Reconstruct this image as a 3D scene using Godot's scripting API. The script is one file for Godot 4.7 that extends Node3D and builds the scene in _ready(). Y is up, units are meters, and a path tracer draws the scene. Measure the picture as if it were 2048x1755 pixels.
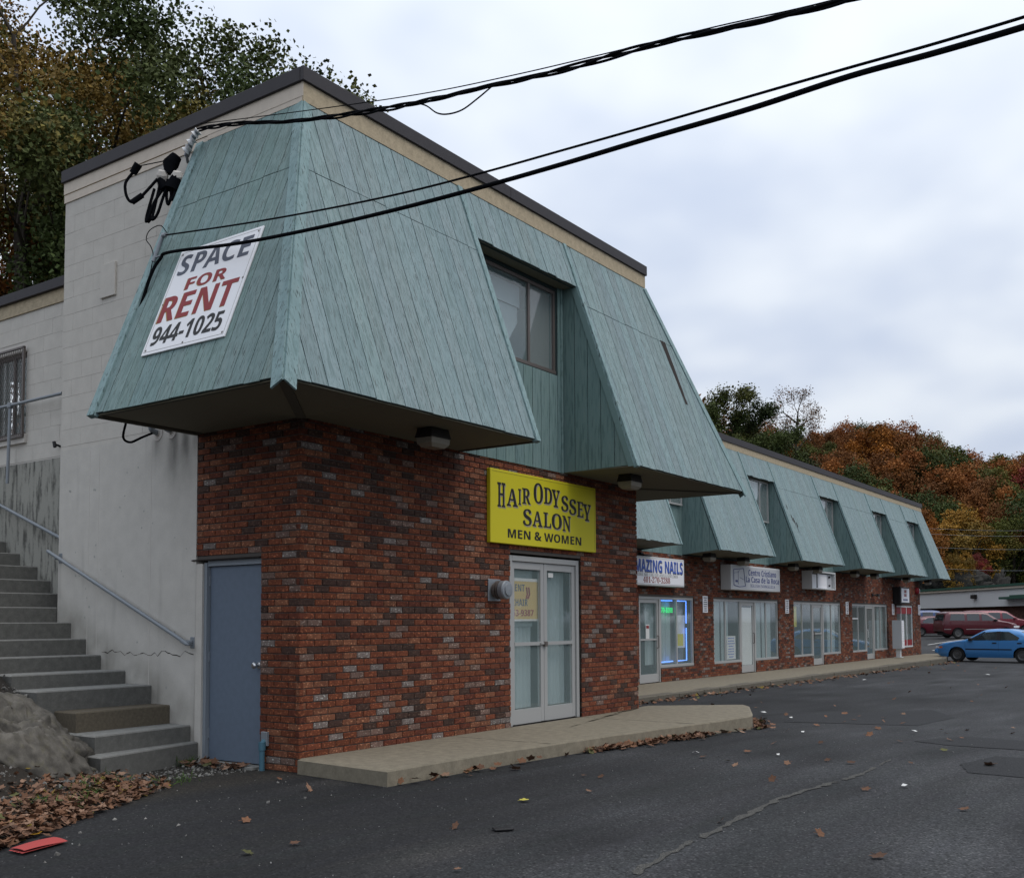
extends Node3D
# A two-storey mansard salon on a hillside corner with a lower row of shops beyond it, under an overcast autumn sky.

var R := RandomNumberGenerator.new()
var used := {}
var M := {}
const DG := 0.0677

# ---------------------------------------------------------------- mesh building
class MB:
	var v := PackedVector3Array()
	var n := PackedVector3Array()
	var c := PackedColorArray()
	var uv := PackedVector2Array()
	func tri(a: Vector3, b: Vector3, d: Vector3, col := Color.WHITE, ua := Vector2.ZERO, ub := Vector2.ZERO, ud := Vector2.ZERO) -> void:
		var nn := (b - a).cross(d - a).normalized()
		for k in [[a, ua], [d, ud], [b, ub]]:
			v.append(k[0]); n.append(nn); c.append(col); uv.append(k[1])
	func quad(a: Vector3, b: Vector3, d: Vector3, e: Vector3, col := Color.WHITE) -> void:
		var nn := (b - a).cross(e - a).normalized()
		if nn.length() < 0.5:
			nn = (d - b).cross(e - b).normalized()
		var w := (b - a).length()
		var h := (e - a).length()
		var q := [a, d, b, a, e, d]
		var t := [Vector2(0, 0), Vector2(w, h), Vector2(w, 0), Vector2(0, 0), Vector2(0, h), Vector2(w, h)]
		for i in 6:
			v.append(q[i]); n.append(nn); c.append(col); uv.append(t[i])
	func box(mn: Vector3, mx: Vector3, col := Color.WHITE, t := Transform3D.IDENTITY) -> void:
		var p := []
		for i in 8:
			p.append(t * Vector3(mx.x if i & 1 else mn.x, mx.y if i & 2 else mn.y, mx.z if i & 4 else mn.z))
		quad(p[4], p[5], p[7], p[6], col); quad(p[1], p[0], p[2], p[3], col)
		quad(p[5], p[1], p[3], p[7], col); quad(p[0], p[4], p[6], p[2], col)
		quad(p[6], p[7], p[3], p[2], col); quad(p[0], p[1], p[5], p[4], col)
	func rbox(mn: Vector3, mx: Vector3, b: float, col := Color.WHITE, t := Transform3D.IDENTITY) -> void:
		# a box with chamfered edges
		var i := Vector3(b, b, b)
		var ax := [[0, 1, 2], [1, 2, 0], [2, 0, 1]]
		var lo := mn + i
		var hi := mx - i
		for a in ax:
			for s in [0, 1]:
				var q := []
				for k in [[0, 0], [1, 0], [1, 1], [0, 1]]:
					var p := Vector3.ZERO
					p[a[0]] = mx[a[0]] if s else mn[a[0]]
					p[a[1]] = hi[a[1]] if k[0] else lo[a[1]]
					p[a[2]] = hi[a[2]] if k[1] else lo[a[2]]
					q.append(t * p)
				if s: quad(q[0], q[1], q[2], q[3], col)
				else: quad(q[0], q[3], q[2], q[1], col)
			# four chamfers along axis a[0]
			for s1 in [0, 1]:
				for s2 in [0, 1]:
					var p1 := Vector3.ZERO
					var p2 := Vector3.ZERO
					p1[a[1]] = mx[a[1]] if s1 else mn[a[1]]
					p1[a[2]] = hi[a[2]] if s2 else lo[a[2]]
					p2[a[1]] = hi[a[1]] if s1 else lo[a[1]]
					p2[a[2]] = mx[a[2]] if s2 else mn[a[2]]
					var A := p1; var B := p2; var C := p2; var D := p1
					A[a[0]] = lo[a[0]]; B[a[0]] = lo[a[0]]; C[a[0]] = hi[a[0]]; D[a[0]] = hi[a[0]]
					if s1 == s2: quad(t * D, t * C, t * B, t * A, col)
					else: quad(t * A, t * B, t * C, t * D, col)
		for k in 8:
			var sx := k & 1; var sy := (k >> 1) & 1; var sz := (k >> 2) & 1
			var px := Vector3(mx.x if sx else mn.x, hi.y if sy else lo.y, hi.z if sz else lo.z)
			var py := Vector3(hi.x if sx else lo.x, mx.y if sy else mn.y, hi.z if sz else lo.z)
			var pz := Vector3(hi.x if sx else lo.x, hi.y if sy else lo.y, mx.z if sz else mn.z)
			if (sx + sy + sz) % 2 == 1: tri(t * px, t * py, t * pz, col)
			else: tri(t * px, t * pz, t * py, col)
	func prism(poly: Array, off: Vector3, col := Color.WHITE, uvs := []) -> void:
		# convex polygon (counter-clockwise seen from the side that off points to), extruded from poly to poly + off
		var m := poly.size()
		for k in range(1, m - 1):
			if uvs: tri(poly[0] + off, poly[k] + off, poly[k + 1] + off, col, uvs[0], uvs[k], uvs[k + 1])
			else: tri(poly[0] + off, poly[k] + off, poly[k + 1] + off, col)
			tri(poly[0], poly[k + 1], poly[k], col)
		for k in m:
			var a: Vector3 = poly[k]
			var b: Vector3 = poly[(k + 1) % m]
			quad(a, b, b + off, a + off, col)
	func tube(path: Array, rad, sides := 8, col := Color.WHITE, caps := true) -> void:
		var rings := []
		var up := Vector3(0.13, 1, 0.31).normalized()
		var m := path.size()
		var side := Vector3.ZERO
		for k in m:
			var d: Vector3 = (path[mini(k + 1, m - 1)] - path[maxi(k - 1, 0)]).normalized()
			if side == Vector3.ZERO:
				side = d.cross(up if absf(d.dot(up)) < 0.9 else Vector3.RIGHT).normalized()
			else:
				side = (side - d * side.dot(d)).normalized()
			var o := d.cross(side)
			var r: float = rad[k] if rad is Array else rad
			var ring := []
			for j in sides:
				var an := TAU * j / sides
				var dir := side * cos(an) + o * sin(an)
				ring.append([path[k] + dir * r, dir])
			rings.append(ring)
		for k in m - 1:
			for j in sides:
				var j2 := (j + 1) % sides
				for q in [rings[k][j], rings[k + 1][j2], rings[k][j2], rings[k][j], rings[k + 1][j], rings[k + 1][j2]]:
					v.append(q[0]); n.append(q[1]); c.append(col); uv.append(Vector2.ZERO)
		if caps:
			for e in [0, m - 1]:
				for j in range(1, sides - 1):
					if e == 0: tri(rings[e][0][0], rings[e][j][0], rings[e][j + 1][0], col)
					else: tri(rings[e][0][0], rings[e][j + 1][0], rings[e][j][0], col)
	func lathe(profile: Array, t: Transform3D, sides := 20, col := Color.WHITE) -> void:
		# profile of Vector2(radius, height), turned about the local y axis
		var area := (profile[-1] as Vector2).cross(Vector2(0, profile[-1].y)) + Vector2(0, profile[-1].y).cross(Vector2(0, profile[0].y)) + Vector2(0, profile[0].y).cross(profile[0])
		for k in profile.size() - 1: area += (profile[k] as Vector2).cross(profile[k + 1])
		var flip := 1.0 if area > 0 else -1.0
		for k in profile.size() - 1:
			var p: Vector2 = profile[k]
			var q: Vector2 = profile[k + 1]
			var nr := Vector2(q.y - p.y, p.x - q.x).normalized() * flip
			for j in sides:
				var a0 := TAU * j / sides
				var a1 := TAU * (j + 1) / sides
				var P := func(w: Vector2, a: float) -> Vector3: return t * Vector3(w.x * cos(a), w.y, w.x * sin(a))
				var N := func(a: float) -> Vector3: return (t.basis * Vector3(nr.x * cos(a), nr.y, nr.x * sin(a))).normalized()
				var order := [[p, a0], [p, a1], [q, a1], [p, a0], [q, a1], [q, a0]] if flip > 0 else [[p, a0], [q, a1], [p, a1], [p, a0], [q, a0], [q, a1]]
				for w in order:
					v.append(P.call(w[0], w[1])); n.append(N.call(w[1])); c.append(col); uv.append(Vector2.ZERO)
	func add(m: MB, t: Transform3D) -> void:
		for k in m.v.size():
			v.append(t * m.v[k]); n.append((t.basis * m.n[k]).normalized()); c.append(m.c[k]); uv.append(m.uv[k])
	func mesh() -> ArrayMesh:
		var a := []
		a.resize(Mesh.ARRAY_MAX)
		a[Mesh.ARRAY_VERTEX] = v; a[Mesh.ARRAY_NORMAL] = n; a[Mesh.ARRAY_COLOR] = c; a[Mesh.ARRAY_TEX_UV] = uv
		var m := ArrayMesh.new()
		m.add_surface_from_arrays(Mesh.PRIMITIVE_TRIANGLES, a)
		return m

# smooth grid mesh from a function of (i, j)
func grid_mesh(ni: int, nj: int, f: Callable, col = null) -> ArrayMesh:
	var st := SurfaceTool.new()
	st.begin(Mesh.PRIMITIVE_TRIANGLES)
	for j in nj:
		for i in ni:
			var p: Vector3 = f.call(i, j)
			if col != null: st.set_color(col.call(p))
			st.set_uv(Vector2(p.x, p.z))
			st.add_vertex(p)
	for j in nj - 1:
		for i in ni - 1:
			var a := j * ni + i
			for k in [a, a + 1, a + ni + 1, a, a + ni + 1, a + ni]:
				st.add_index(k)
	st.generate_normals()
	return st.commit()

# ---------------------------------------------------------------- scene tree
func numbered(called: String) -> String:
	used[called] = used.get(called, 0) + 1
	return called if used[called] == 1 else "%s_%03d" % [called, used[called] - 1]

func tag(o: Node, label: String, category: String, group := "", kind := "") -> Node:
	if label: o.set_meta("label", label)
	if category: o.set_meta("category", category)
	if group: o.set_meta("group", group)
	if kind: o.set_meta("kind", kind)
	return o

func thing(called: String, label: String, category: String, at := Vector3.ZERO, group := "") -> Node3D:
	var o := Node3D.new()
	o.name = numbered(called)
	o.position = at
	add_child(o)
	tag(o, label, category, group)
	return o

func put(called: String, mesh: Mesh, m: Material, parent: Node = null, kind := "") -> MeshInstance3D:
	var o := MeshInstance3D.new()
	o.mesh = mesh
	o.material_override = m
	if parent == null:
		o.name = numbered(called)
		add_child(o)
	else:
		o.name = called
		parent.add_child(o, true)
	if kind: o.set_meta("kind", kind)
	return o

func put_many(called: String, mesh: Mesh, m: Material, xs: Array, cols: Array, parent: Node = null, kind := "stuff") -> MultiMeshInstance3D:
	var mm := MultiMesh.new()
	mm.transform_format = MultiMesh.TRANSFORM_3D
	mm.use_colors = cols.size() > 0
	mm.mesh = mesh
	mm.instance_count = xs.size()
	for k in xs.size():
		mm.set_instance_transform(k, xs[k])
		if cols: mm.set_instance_color(k, cols[k])
	var o := MultiMeshInstance3D.new()
	o.multimesh = mm
	o.material_override = m
	if parent == null:
		o.name = numbered(called)
		add_child(o)
	else:
		o.name = called
		parent.add_child(o, true)
	if kind: o.set_meta("kind", kind)
	return o

func bx(called: String, mn: Vector3, mx: Vector3, m: Material, parent: Node = null, bevel := 0.0) -> MeshInstance3D:
	var b := MB.new()
	if bevel > 0: b.rbox(mn, mx, bevel)
	else: b.box(mn, mx)
	return put(called, b.mesh(), m, parent)

func smooth_path(p: Array, per := 6) -> Array:
	var c := Curve3D.new()
	for k in p.size():
		var t: Vector3 = (p[mini(k + 1, p.size() - 1)] - p[maxi(k - 1, 0)]) / 6.0
		c.add_point(p[k], -t, t)
	var o := []
	for k in p.size() - 1:
		for j in per:
			o.append(c.sample(k, float(j) / per))
	o.append(p[-1])
	return o

# ---------------------------------------------------------------- lettering
var fonts := {}
func letters(txt: String, face: String, w: float, h: float, shear := 0.0, depth := 0.003) -> ArrayMesh:
	if not fonts.has(face):
		var f := SystemFont.new()
		f.font_names = PackedStringArray([face.split(":")[0]])
		f.font_weight = 700 if face.ends_with(":b") else 400
		fonts[face] = f
	var t := TextMesh.new()
	t.text = txt
	t.font = fonts[face]
	t.font_size = 64
	t.pixel_size = 0.01
	t.depth = 0.02
	t.curve_step = 1.5
	var a := t.get_aabb()
	var st := SurfaceTool.new()
	var sx := w / maxf(a.size.x, 0.001)
	var sy := h / maxf(a.size.y, 0.001)
	var ctr := a.get_center()
	var b := Basis(Vector3(sx, 0, 0), Vector3(shear * sy, sy, 0), Vector3(0, 0, depth / 0.02))
	st.append_from(t, 0, Transform3D(b, -(b * ctr)))
	return st.commit()

func text_on(called: String, txt: String, face: String, w: float, h: float, at: Vector3, u: Vector3, up: Vector3, m: Material, parent: Node, shear := 0.0) -> MeshInstance3D:
	var o := put(called, letters(txt, face, w, h, shear), m, parent)
	o.transform = Transform3D(Basis(u, up, u.cross(up)), at)
	return o

# ---------------------------------------------------------------- materials
func mat(r: float, g: float, b: float, rough := 0.85, metal := 0.0) -> StandardMaterial3D:
	var m := StandardMaterial3D.new()
	m.albedo_color = Color(r, g, b).linear_to_srgb()
	m.roughness = rough
	m.metallic = metal
	m.metallic_specular = 0.4
	return m

func tex(img: Image) -> ImageTexture:
	return ImageTexture.create_from_image(img)

func noise(sd: int, fr: float, oct := 4) -> FastNoiseLite:
	var f := FastNoiseLite.new()
	f.seed = sd
	f.frequency = fr
	f.noise_type = FastNoiseLite.TYPE_SIMPLEX_SMOOTH
	f.fractal_octaves = oct
	return f

# a seamless grey picture: f(x, y on a torus) in 0..1, tinted between two colours
func picture(n: int, f: Callable) -> Image:
	var im := Image.create(n, n, false, Image.FORMAT_RGB8)
	for y in n:
		for x in n:
			im.set_pixel(x, y, f.call(x, y))
	return im

func wrap2(f: FastNoiseLite, x: float, y: float, n: float, sx := 1.0, sy := 1.0) -> float:
	# blends four shifted samples so that the picture repeats without a seam
	var u := x / n
	var w := y / n
	u = u * u * (3 - 2 * u)
	w = w * w * (3 - 2 * w)
	var a := f.get_noise_2d(x * sx, y * sy)
	var b := f.get_noise_2d((x - n) * sx, y * sy)
	var c := f.get_noise_2d(x * sx, (y - n) * sy)
	var d := f.get_noise_2d((x - n) * sx, (y - n) * sy)
	return lerpf(lerpf(a, b, u), lerpf(c, d, u), w) / maxf(0.5, sqrt((u * u + (1 - u) * (1 - u)) * (w * w + (1 - w) * (1 - w))))

func world_tri(m: StandardMaterial3D, t: Texture2D, metres: float) -> void:
	m.albedo_texture = t
	m.uv1_triplanar = true
	m.uv1_world_triplanar = true
	m.uv1_scale = Vector3.ONE / metres

func materials() -> void:
	var n1 := noise(3, 0.03)
	var n2 := noise(5, 0.11, 3)
	var n3 := noise(9, 0.35, 2)
	# pale lime smears and pits on brick faces
	var brick_im := picture(384, func(x, y):
		var s := wrap2(n2, x, y, 384.0, 0.55, 0.8)
		var d := wrap2(n3, x, y, 384.0)
		var g := 0.55 + 0.10 * d + 0.10 * wrap2(n1, x, y, 384.0)
		var pale := smoothstep(0.24, 0.62, s) * 0.48
		return Color(clampf(g + pale * 0.8, 0, 1), clampf(g + pale * 1.1, 0, 1), clampf(g + pale * 1.15, 0, 1)))
	M.brick = mat(1, 1, 1, 0.92)
	M.brick.vertex_color_use_as_albedo = true
	world_tri(M.brick, tex(brick_im), 0.9)
	M.mortar = mat(0.085, 0.076, 0.068, 0.95)
	# weathered stain on grooved plywood: grain along the board, scuffs and flakes
	var wood := func(seedy: int, chips: float) -> ImageTexture:
		var a := noise(seedy, 0.05, 4)
		var b := noise(seedy + 1, 0.09, 3)
		var c := noise(seedy + 2, 0.02, 3)
		return tex(picture(512, func(x, y):
			var gr := wrap2(a, x, y, 512.0, 2.6, 0.16)
			var bl := wrap2(c, x, y, 512.0, 1.0, 0.5)
			var fl := wrap2(b, x, y, 512.0, 1.5, 0.26)
			var g := 0.87 + 0.055 * gr + 0.07 * bl
			var t := Color(g * 0.985, g, g * 1.0)
			var worn := smoothstep(0.0, 0.6, bl + 0.5 * gr) * 0.42
			t = t.lerp(Color(0.99, 0.94, 0.93) * g, worn)
			var wet := smoothstep(-0.1, -0.6, bl + 0.4 * gr) * 0.34
			t = t.lerp(Color(0.55, 0.60, 0.58), wet)
			var ch := smoothstep(0.60 - chips, 0.70 - chips, fl + 0.35 * bl + 0.1 * gr)
			return t.lerp(Color(0.30, 0.32, 0.31), ch * 0.85)))
	M.siding = mat(0.31, 0.405, 0.415, 0.75)
	M.siding.vertex_color_use_as_albedo = true
	M.siding.albedo_texture = wood.call(21, 0.20)
	M.siding_sheltered = mat(0.215, 0.315, 0.305, 0.8)   # the sheltered walls kept more of their green stain
	M.siding_sheltered.vertex_color_use_as_albedo = true
	M.siding_sheltered.albedo_texture = wood.call(41, -0.25)
	M.trim = mat(0.29, 0.41, 0.415, 0.75)
	M.siding_end = mat(0.245, 0.345, 0.335, 0.75)   # the end facing the steps, greener and darker than the front
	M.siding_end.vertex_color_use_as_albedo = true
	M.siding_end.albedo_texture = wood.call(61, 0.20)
	M.trim.albedo_texture = M.siding.albedo_texture
	M.trim.uv1_triplanar = true
	M.trim.uv1_scale = Vector3(0.7, 0.7, 0.7)
	M.groove = mat(0.035, 0.055, 0.055, 0.95)
	M.soffit = mat(0.17, 0.16, 0.115, 0.9)
	M.soffit_edge = mat(0.09, 0.085, 0.065, 0.9)
	M.brown = mat(0.026, 0.02, 0.017, 0.95)
	# plaster, concrete and asphalt
	var plaster := tex(picture(384, func(x, y):
		var g := 0.90 + 0.03 * wrap2(n1, x, y, 384.0) + 0.025 * wrap2(n3, x, y, 384.0)
		return Color(g, g * 0.995, g * 0.98)))
	M.painted = mat(0.66, 0.63, 0.585, 0.9)
	world_tri(M.painted, plaster, 2.9)
	M.painted_v = mat(0.66, 0.635, 0.595, 0.9)
	world_tri(M.painted_v, plaster, 2.9)
	M.painted_v.vertex_color_use_as_albedo = true
	M.joint = mat(0.53, 0.495, 0.45, 0.95)
	var conc := tex(picture(512, func(x, y):
		var g := 0.86 + 0.09 * wrap2(n1, x, y, 512.0) + 0.05 * wrap2(n2, x, y, 512.0) + 0.045 * wrap2(n3, x, y, 512.0)
		return Color(g, g * 0.99, g * 0.965)))
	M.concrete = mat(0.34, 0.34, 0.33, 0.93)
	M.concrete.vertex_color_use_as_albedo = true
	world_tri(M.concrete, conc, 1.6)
	M.walk = mat(0.275, 0.245, 0.19, 0.93)
	world_tri(M.walk, conc, 2.3)
	M.curb = mat(0.16, 0.145, 0.12, 0.95)
	world_tri(M.curb, conc, 1.1)
	M.oldstone = mat(0.17, 0.145, 0.11, 0.95)
	world_tri(M.oldstone, conc, 0.7)
	# streaked concrete of the landing wall: dark runs of dirt down the face
	var n4 := noise(77, 0.035, 4)
	M.stained = mat(0.42, 0.41, 0.385, 0.93)
	world_tri(M.stained, tex(picture(384, func(x, y):
		var s := smoothstep(-0.15, 0.75, wrap2(n4, x, y, 384.0, 1.7, 0.3) + 0.2 * wrap2(n2, x, y, 384.0))
		var g := lerpf(0.85, 0.42, s * 0.85) + 0.05 * wrap2(n3, x, y, 384.0)
		return Color(g, g, g * 0.97))), 2.4)
	var rnd := RandomNumberGenerator.new()
	rnd.seed = 4
	M.asphalt = mat(1, 1, 1, 0.95)
	M.asphalt.vertex_color_use_as_albedo = true
	var asp := picture(512, func(x, y):
		var g := 0.58 + 0.10 * wrap2(n2, x, y, 512.0) + 0.16 * wrap2(n3, x, y, 512.0) + rnd.randf_range(-0.16, 0.16)
		return Color(g, g, g))
	for k in 15000:   # stone chips in the binder
		var x := rnd.randi_range(0, 510)
		var y := rnd.randi_range(0, 510)
		var g := rnd.randf_range(0.72, 1.0) if rnd.randf() < 0.55 else rnd.randf_range(0.18, 0.42)
		var s := 1 if rnd.randf() < 0.5 else 2
		asp.fill_rect(Rect2i(x, y, s, s), Color(g, g * 0.99, g * 0.97))
	world_tri(M.asphalt, tex(asp), 3.7)
	M.patch = mat(0.058, 0.059, 0.064, 0.93)
	world_tri(M.patch, tex(asp), 2.0)
	M.dust = mat(0.20, 0.195, 0.178, 0.97)
	world_tri(M.dust, tex(asp), 1.5)
	M.gravel = mat(1, 1, 1, 0.95)
	M.gravel.vertex_color_use_as_albedo = true
	M.earth = mat(0.075, 0.06, 0.045, 0.97)
	world_tri(M.earth, tex(asp), 1.3)
	M.woodland = mat(0.05, 0.04, 0.022, 0.97)
	world_tri(M.woodland, conc, 6.0)
	var n5 := noise(55, 0.06, 5)
	M.rock = mat(0.27, 0.255, 0.225, 0.95)
	world_tri(M.rock, tex(picture(384, func(x, y):
		var g := 0.66 + 0.30 * wrap2(n5, x, y, 384.0, 0.6, 0.6) + 0.08 * wrap2(n3, x, y, 384.0)
		var k := smoothstep(0.15, 0.5, wrap2(n1, x, y, 384.0, 1.3, 1.3))
		return Color(g, g * 0.985, g * lerpf(0.97, 0.90, k)))), 1.9)
	M.cliff = mat(0.085, 0.083, 0.078, 0.95)
	world_tri(M.cliff, M.rock.albedo_texture, 4.0)
	# plain finishes
	M.cream = mat(0.56, 0.47, 0.335, 0.8)
	world_tri(M.cream, conc, 1.9)
	M.cream_pale = mat(0.76, 0.67, 0.575, 0.8)
	world_tri(M.cream_pale, plaster, 1.7)
	M.fascia = mat(0.045, 0.040, 0.045, 0.6, 0.1)
	world_tri(M.fascia, plaster, 2.0)
	M.roofing = mat(0.06, 0.06, 0.06, 0.95)
	M.alu = mat(0.36, 0.36, 0.35, 0.5, 0.15)
	M.alu_dark = mat(0.14, 0.12, 0.11, 0.5, 0.4)
	M.alu_white = mat(0.55, 0.56, 0.56, 0.5, 0.1)
	M.galv = mat(0.23, 0.25, 0.27, 0.5, 0.25)
	M.steel_blue = mat(0.17, 0.225, 0.29, 0.6, 0.3)
	M.door_blue = mat(0.16, 0.205, 0.275, 0.6)
	world_tri(M.door_blue, plaster, 1.1)
	M.door_frame = mat(0.22, 0.245, 0.27, 0.7)
	M.pipe_blue = mat(0.07, 0.16, 0.21, 0.6, 0.2)
	M.black = mat(0.012, 0.012, 0.013, 0.6)
	M.cable = mat(0.006, 0.0065, 0.008, 0.9)
	M.cable.metallic_specular = 0.1
	M.rust = mat(0.20, 0.11, 0.04, 0.9)
	M.white = mat(0.74, 0.74, 0.76, 0.5)
	M.white_plastic = mat(0.62, 0.62, 0.62, 0.6)
	M.sign_yellow = mat(0.54, 0.475, 0.013, 0.6)
	M.sign_edge = mat(0.30, 0.25, 0.02, 0.6)
	M.ink = mat(0.012, 0.012, 0.012, 0.6)
	M.ink_soft = mat(0.07, 0.08, 0.11, 0.6)
	M.ink_grey = mat(0.33, 0.33, 0.30, 0.6)
	M.shadow_lilac = mat(0.30, 0.26, 0.20, 0.6)
	M.red = mat(0.22, 0.010, 0.013, 0.55)
	M.gold = mat(0.30, 0.17, 0.03, 0.6)
	M.ink_blue = mat(0.04, 0.10, 0.42, 0.5)
	M.ink_navy = mat(0.03, 0.045, 0.16, 0.5)
	M.ink_brick = mat(0.24, 0.05, 0.04, 0.6)
	M.silver_panel = mat(0.44, 0.45, 0.47, 0.5, 0.1)
	M.curtain = mat(0.29, 0.35, 0.35, 0.9)
	M.blind = mat(0.27, 0.33, 0.35, 0.8)
	M.paper = mat(0.58, 0.58, 0.56, 0.8)
	M.poster = mat(0.50, 0.35, 0.11, 0.7)
	M.room = mat(0.05, 0.048, 0.045, 0.9)
	M.room_light = mat(0.16, 0.155, 0.15, 0.9)
	M.lens = mat(0.22, 0.195, 0.15, 0.4)
	M.lamp_case = mat(0.02, 0.017, 0.014, 0.6)
	M.rubber = mat(0.012, 0.012, 0.012, 0.85)
	M.hub = mat(0.09, 0.09, 0.09, 0.4, 0.3)
	M.chrome = mat(0.6, 0.6, 0.6, 0.2, 0.9)
	M.lens_orange = mat(0.6, 0.16, 0.03, 0.3)
	M.car_glass = mat(0.02, 0.025, 0.028, 0.05)
	M.car_glass.metallic_specular = 0.75
	M.glass = StandardMaterial3D.new()
	M.glass.transparency = BaseMaterial3D.TRANSPARENCY_ALPHA
	M.glass.albedo_color = Color(0.75, 0.85, 0.85, 0.10)
	M.glass.roughness = 0.02
	M.glass.metallic_specular = 0.4
	M.neon_green = mat(0.05, 0.4, 0.2, 0.4)
	M.neon_green.emission_enabled = true
	M.neon_green.emission = Color(0.05, 1.0, 0.45)
	M.neon_green.emission_energy_multiplier = 1.2
	M.neon_blue = mat(0.2, 0.3, 0.6, 0.4)
	M.neon_blue.emission_enabled = true
	M.neon_blue.emission = Color(0.33, 0.55, 1.0)
	M.neon_blue.emission_energy_multiplier = 2.2
	M.leaf = mat(1, 1, 1, 0.75)
	M.leaf.vertex_color_use_as_albedo = true
	M.leaf.backlight_enabled = true
	M.leaf.backlight = Color(0.12, 0.11, 0.05)
	M.litter = mat(1, 1, 1, 0.85)
	M.litter.vertex_color_use_as_albedo = true
	M.bark = mat(0.055, 0.045, 0.036, 0.95)
	world_tri(M.bark, plaster, 0.5)

func paint(r: float, g: float, b: float) -> StandardMaterial3D:
	var m := mat(r, g, b, 0.35, 0.15)
	m.clearcoat_enabled = true
	m.clearcoat = 0.8
	m.clearcoat_roughness = 0.12
	return m

# ---------------------------------------------------------------- bricks, boards, blocks
const VIEWER := Vector3(-7.145, 1.458, 7.557)

func brick_colour() -> Color:
	var r := R.randf()
	var c: Color
	if r < 0.40: c = Color(0.45, 0.125, 0.055)
	elif r < 0.60: c = Color(0.31, 0.080, 0.040)
	elif r < 0.75: c = Color(0.55, 0.205, 0.105)
	elif r < 0.885: c = Color(0.165, 0.083, 0.058)
	elif r < 0.965: c = Color(0.47, 0.285, 0.22)
	else: c = Color(0.52, 0.41, 0.36)
	var k := R.randf_range(0.92, 1.3)
	return Color(c.r * k, c.g * k, c.b * k)

# running bond cut round the holes; returns [u0, v0, u1, v1] in metres
func bond(u0: float, u1: float, v0: float, v1: float, holes: Array, bl := 0.203) -> Array:
	var out := []
	var row := 0
	var v := v0
	while v < v1 - 0.02:
		var top := minf(v + DG - 0.0095, v1)
		var cuts := []   # solid spans of this row
		var spans := [[u0, u1]]
		for h in holes:
			if h[1] < top and h[3] > v + 0.004:
				var ns := []
				for s in spans:
					if h[2] <= s[0] or h[0] >= s[1]: ns.append(s)
					else:
						if h[0] > s[0] + 0.015: ns.append([s[0], h[0]])
						if h[2] < s[1] - 0.015: ns.append([h[2], s[1]])
				spans = ns
		cuts = spans
		for s in cuts:
			var u: float = u0 - bl + (0.0 if row % 2 else bl * 0.5) + R.randf_range(-0.006, 0.006)
			while u < s[1]:
				var a := maxf(u, s[0])
				var b := minf(u + bl - 0.0095, s[1])
				if b - a > 0.022:
					out.append([a, v, b, top])
				u += bl
		v += DG
		row += 1
	return out

func brick_xform(f: Transform3D, q: Array, depth: float) -> Transform3D:
	var out := R.randf_range(-0.0015, 0.002)
	var w: float = q[2] - q[0]
	var h: float = q[3] - q[1]
	return f * Transform3D(Basis(Vector3(w, 0, 0), Vector3(0, h, 0), Vector3(0, 0, depth)), Vector3(q[0], q[1], out - depth))

func unit_brick(c: Color) -> ArrayMesh:
	var b := MB.new()
	var e := 0.03
	# a brick whose front arris is a little worn
	b.quad(Vector3(e, e * 2, 1), Vector3(1 - e, e * 2, 1), Vector3(1 - e, 1 - e * 2, 1), Vector3(e, 1 - e * 2, 1), c)
	var o := [Vector3(0, 0, 0.85), Vector3(1, 0, 0.85), Vector3(1, 1, 0.85), Vector3(0, 1, 0.85)]
	var i := [Vector3(e, e * 2, 1), Vector3(1 - e, e * 2, 1), Vector3(1 - e, 1 - e * 2, 1), Vector3(e, 1 - e * 2, 1)]
	var k := [Vector3(0, 0, 0), Vector3(1, 0, 0), Vector3(1, 1, 0), Vector3(0, 1, 0)]
	for j in 4:
		var j2 := (j + 1) % 4
		b.quad(o[j], o[j2], i[j2], i[j], c)
		b.quad(k[j], k[j2], o[j2], o[j], c)
	return b.mesh()

func clip_line(poly: Array, axis: int, at: float, above: bool) -> Array:
	var out := []
	for k in poly.size():
		var a: Vector2 = poly[k]
		var b: Vector2 = poly[(k + 1) % poly.size()]
		var ia := (a[axis] >= at) == above
		var ib := (b[axis] >= at) == above
		if ia: out.append(a)
		if ia != ib:
			out.append(a.lerp(b, (at - a[axis]) / (b[axis] - a[axis])))
	return out

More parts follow.
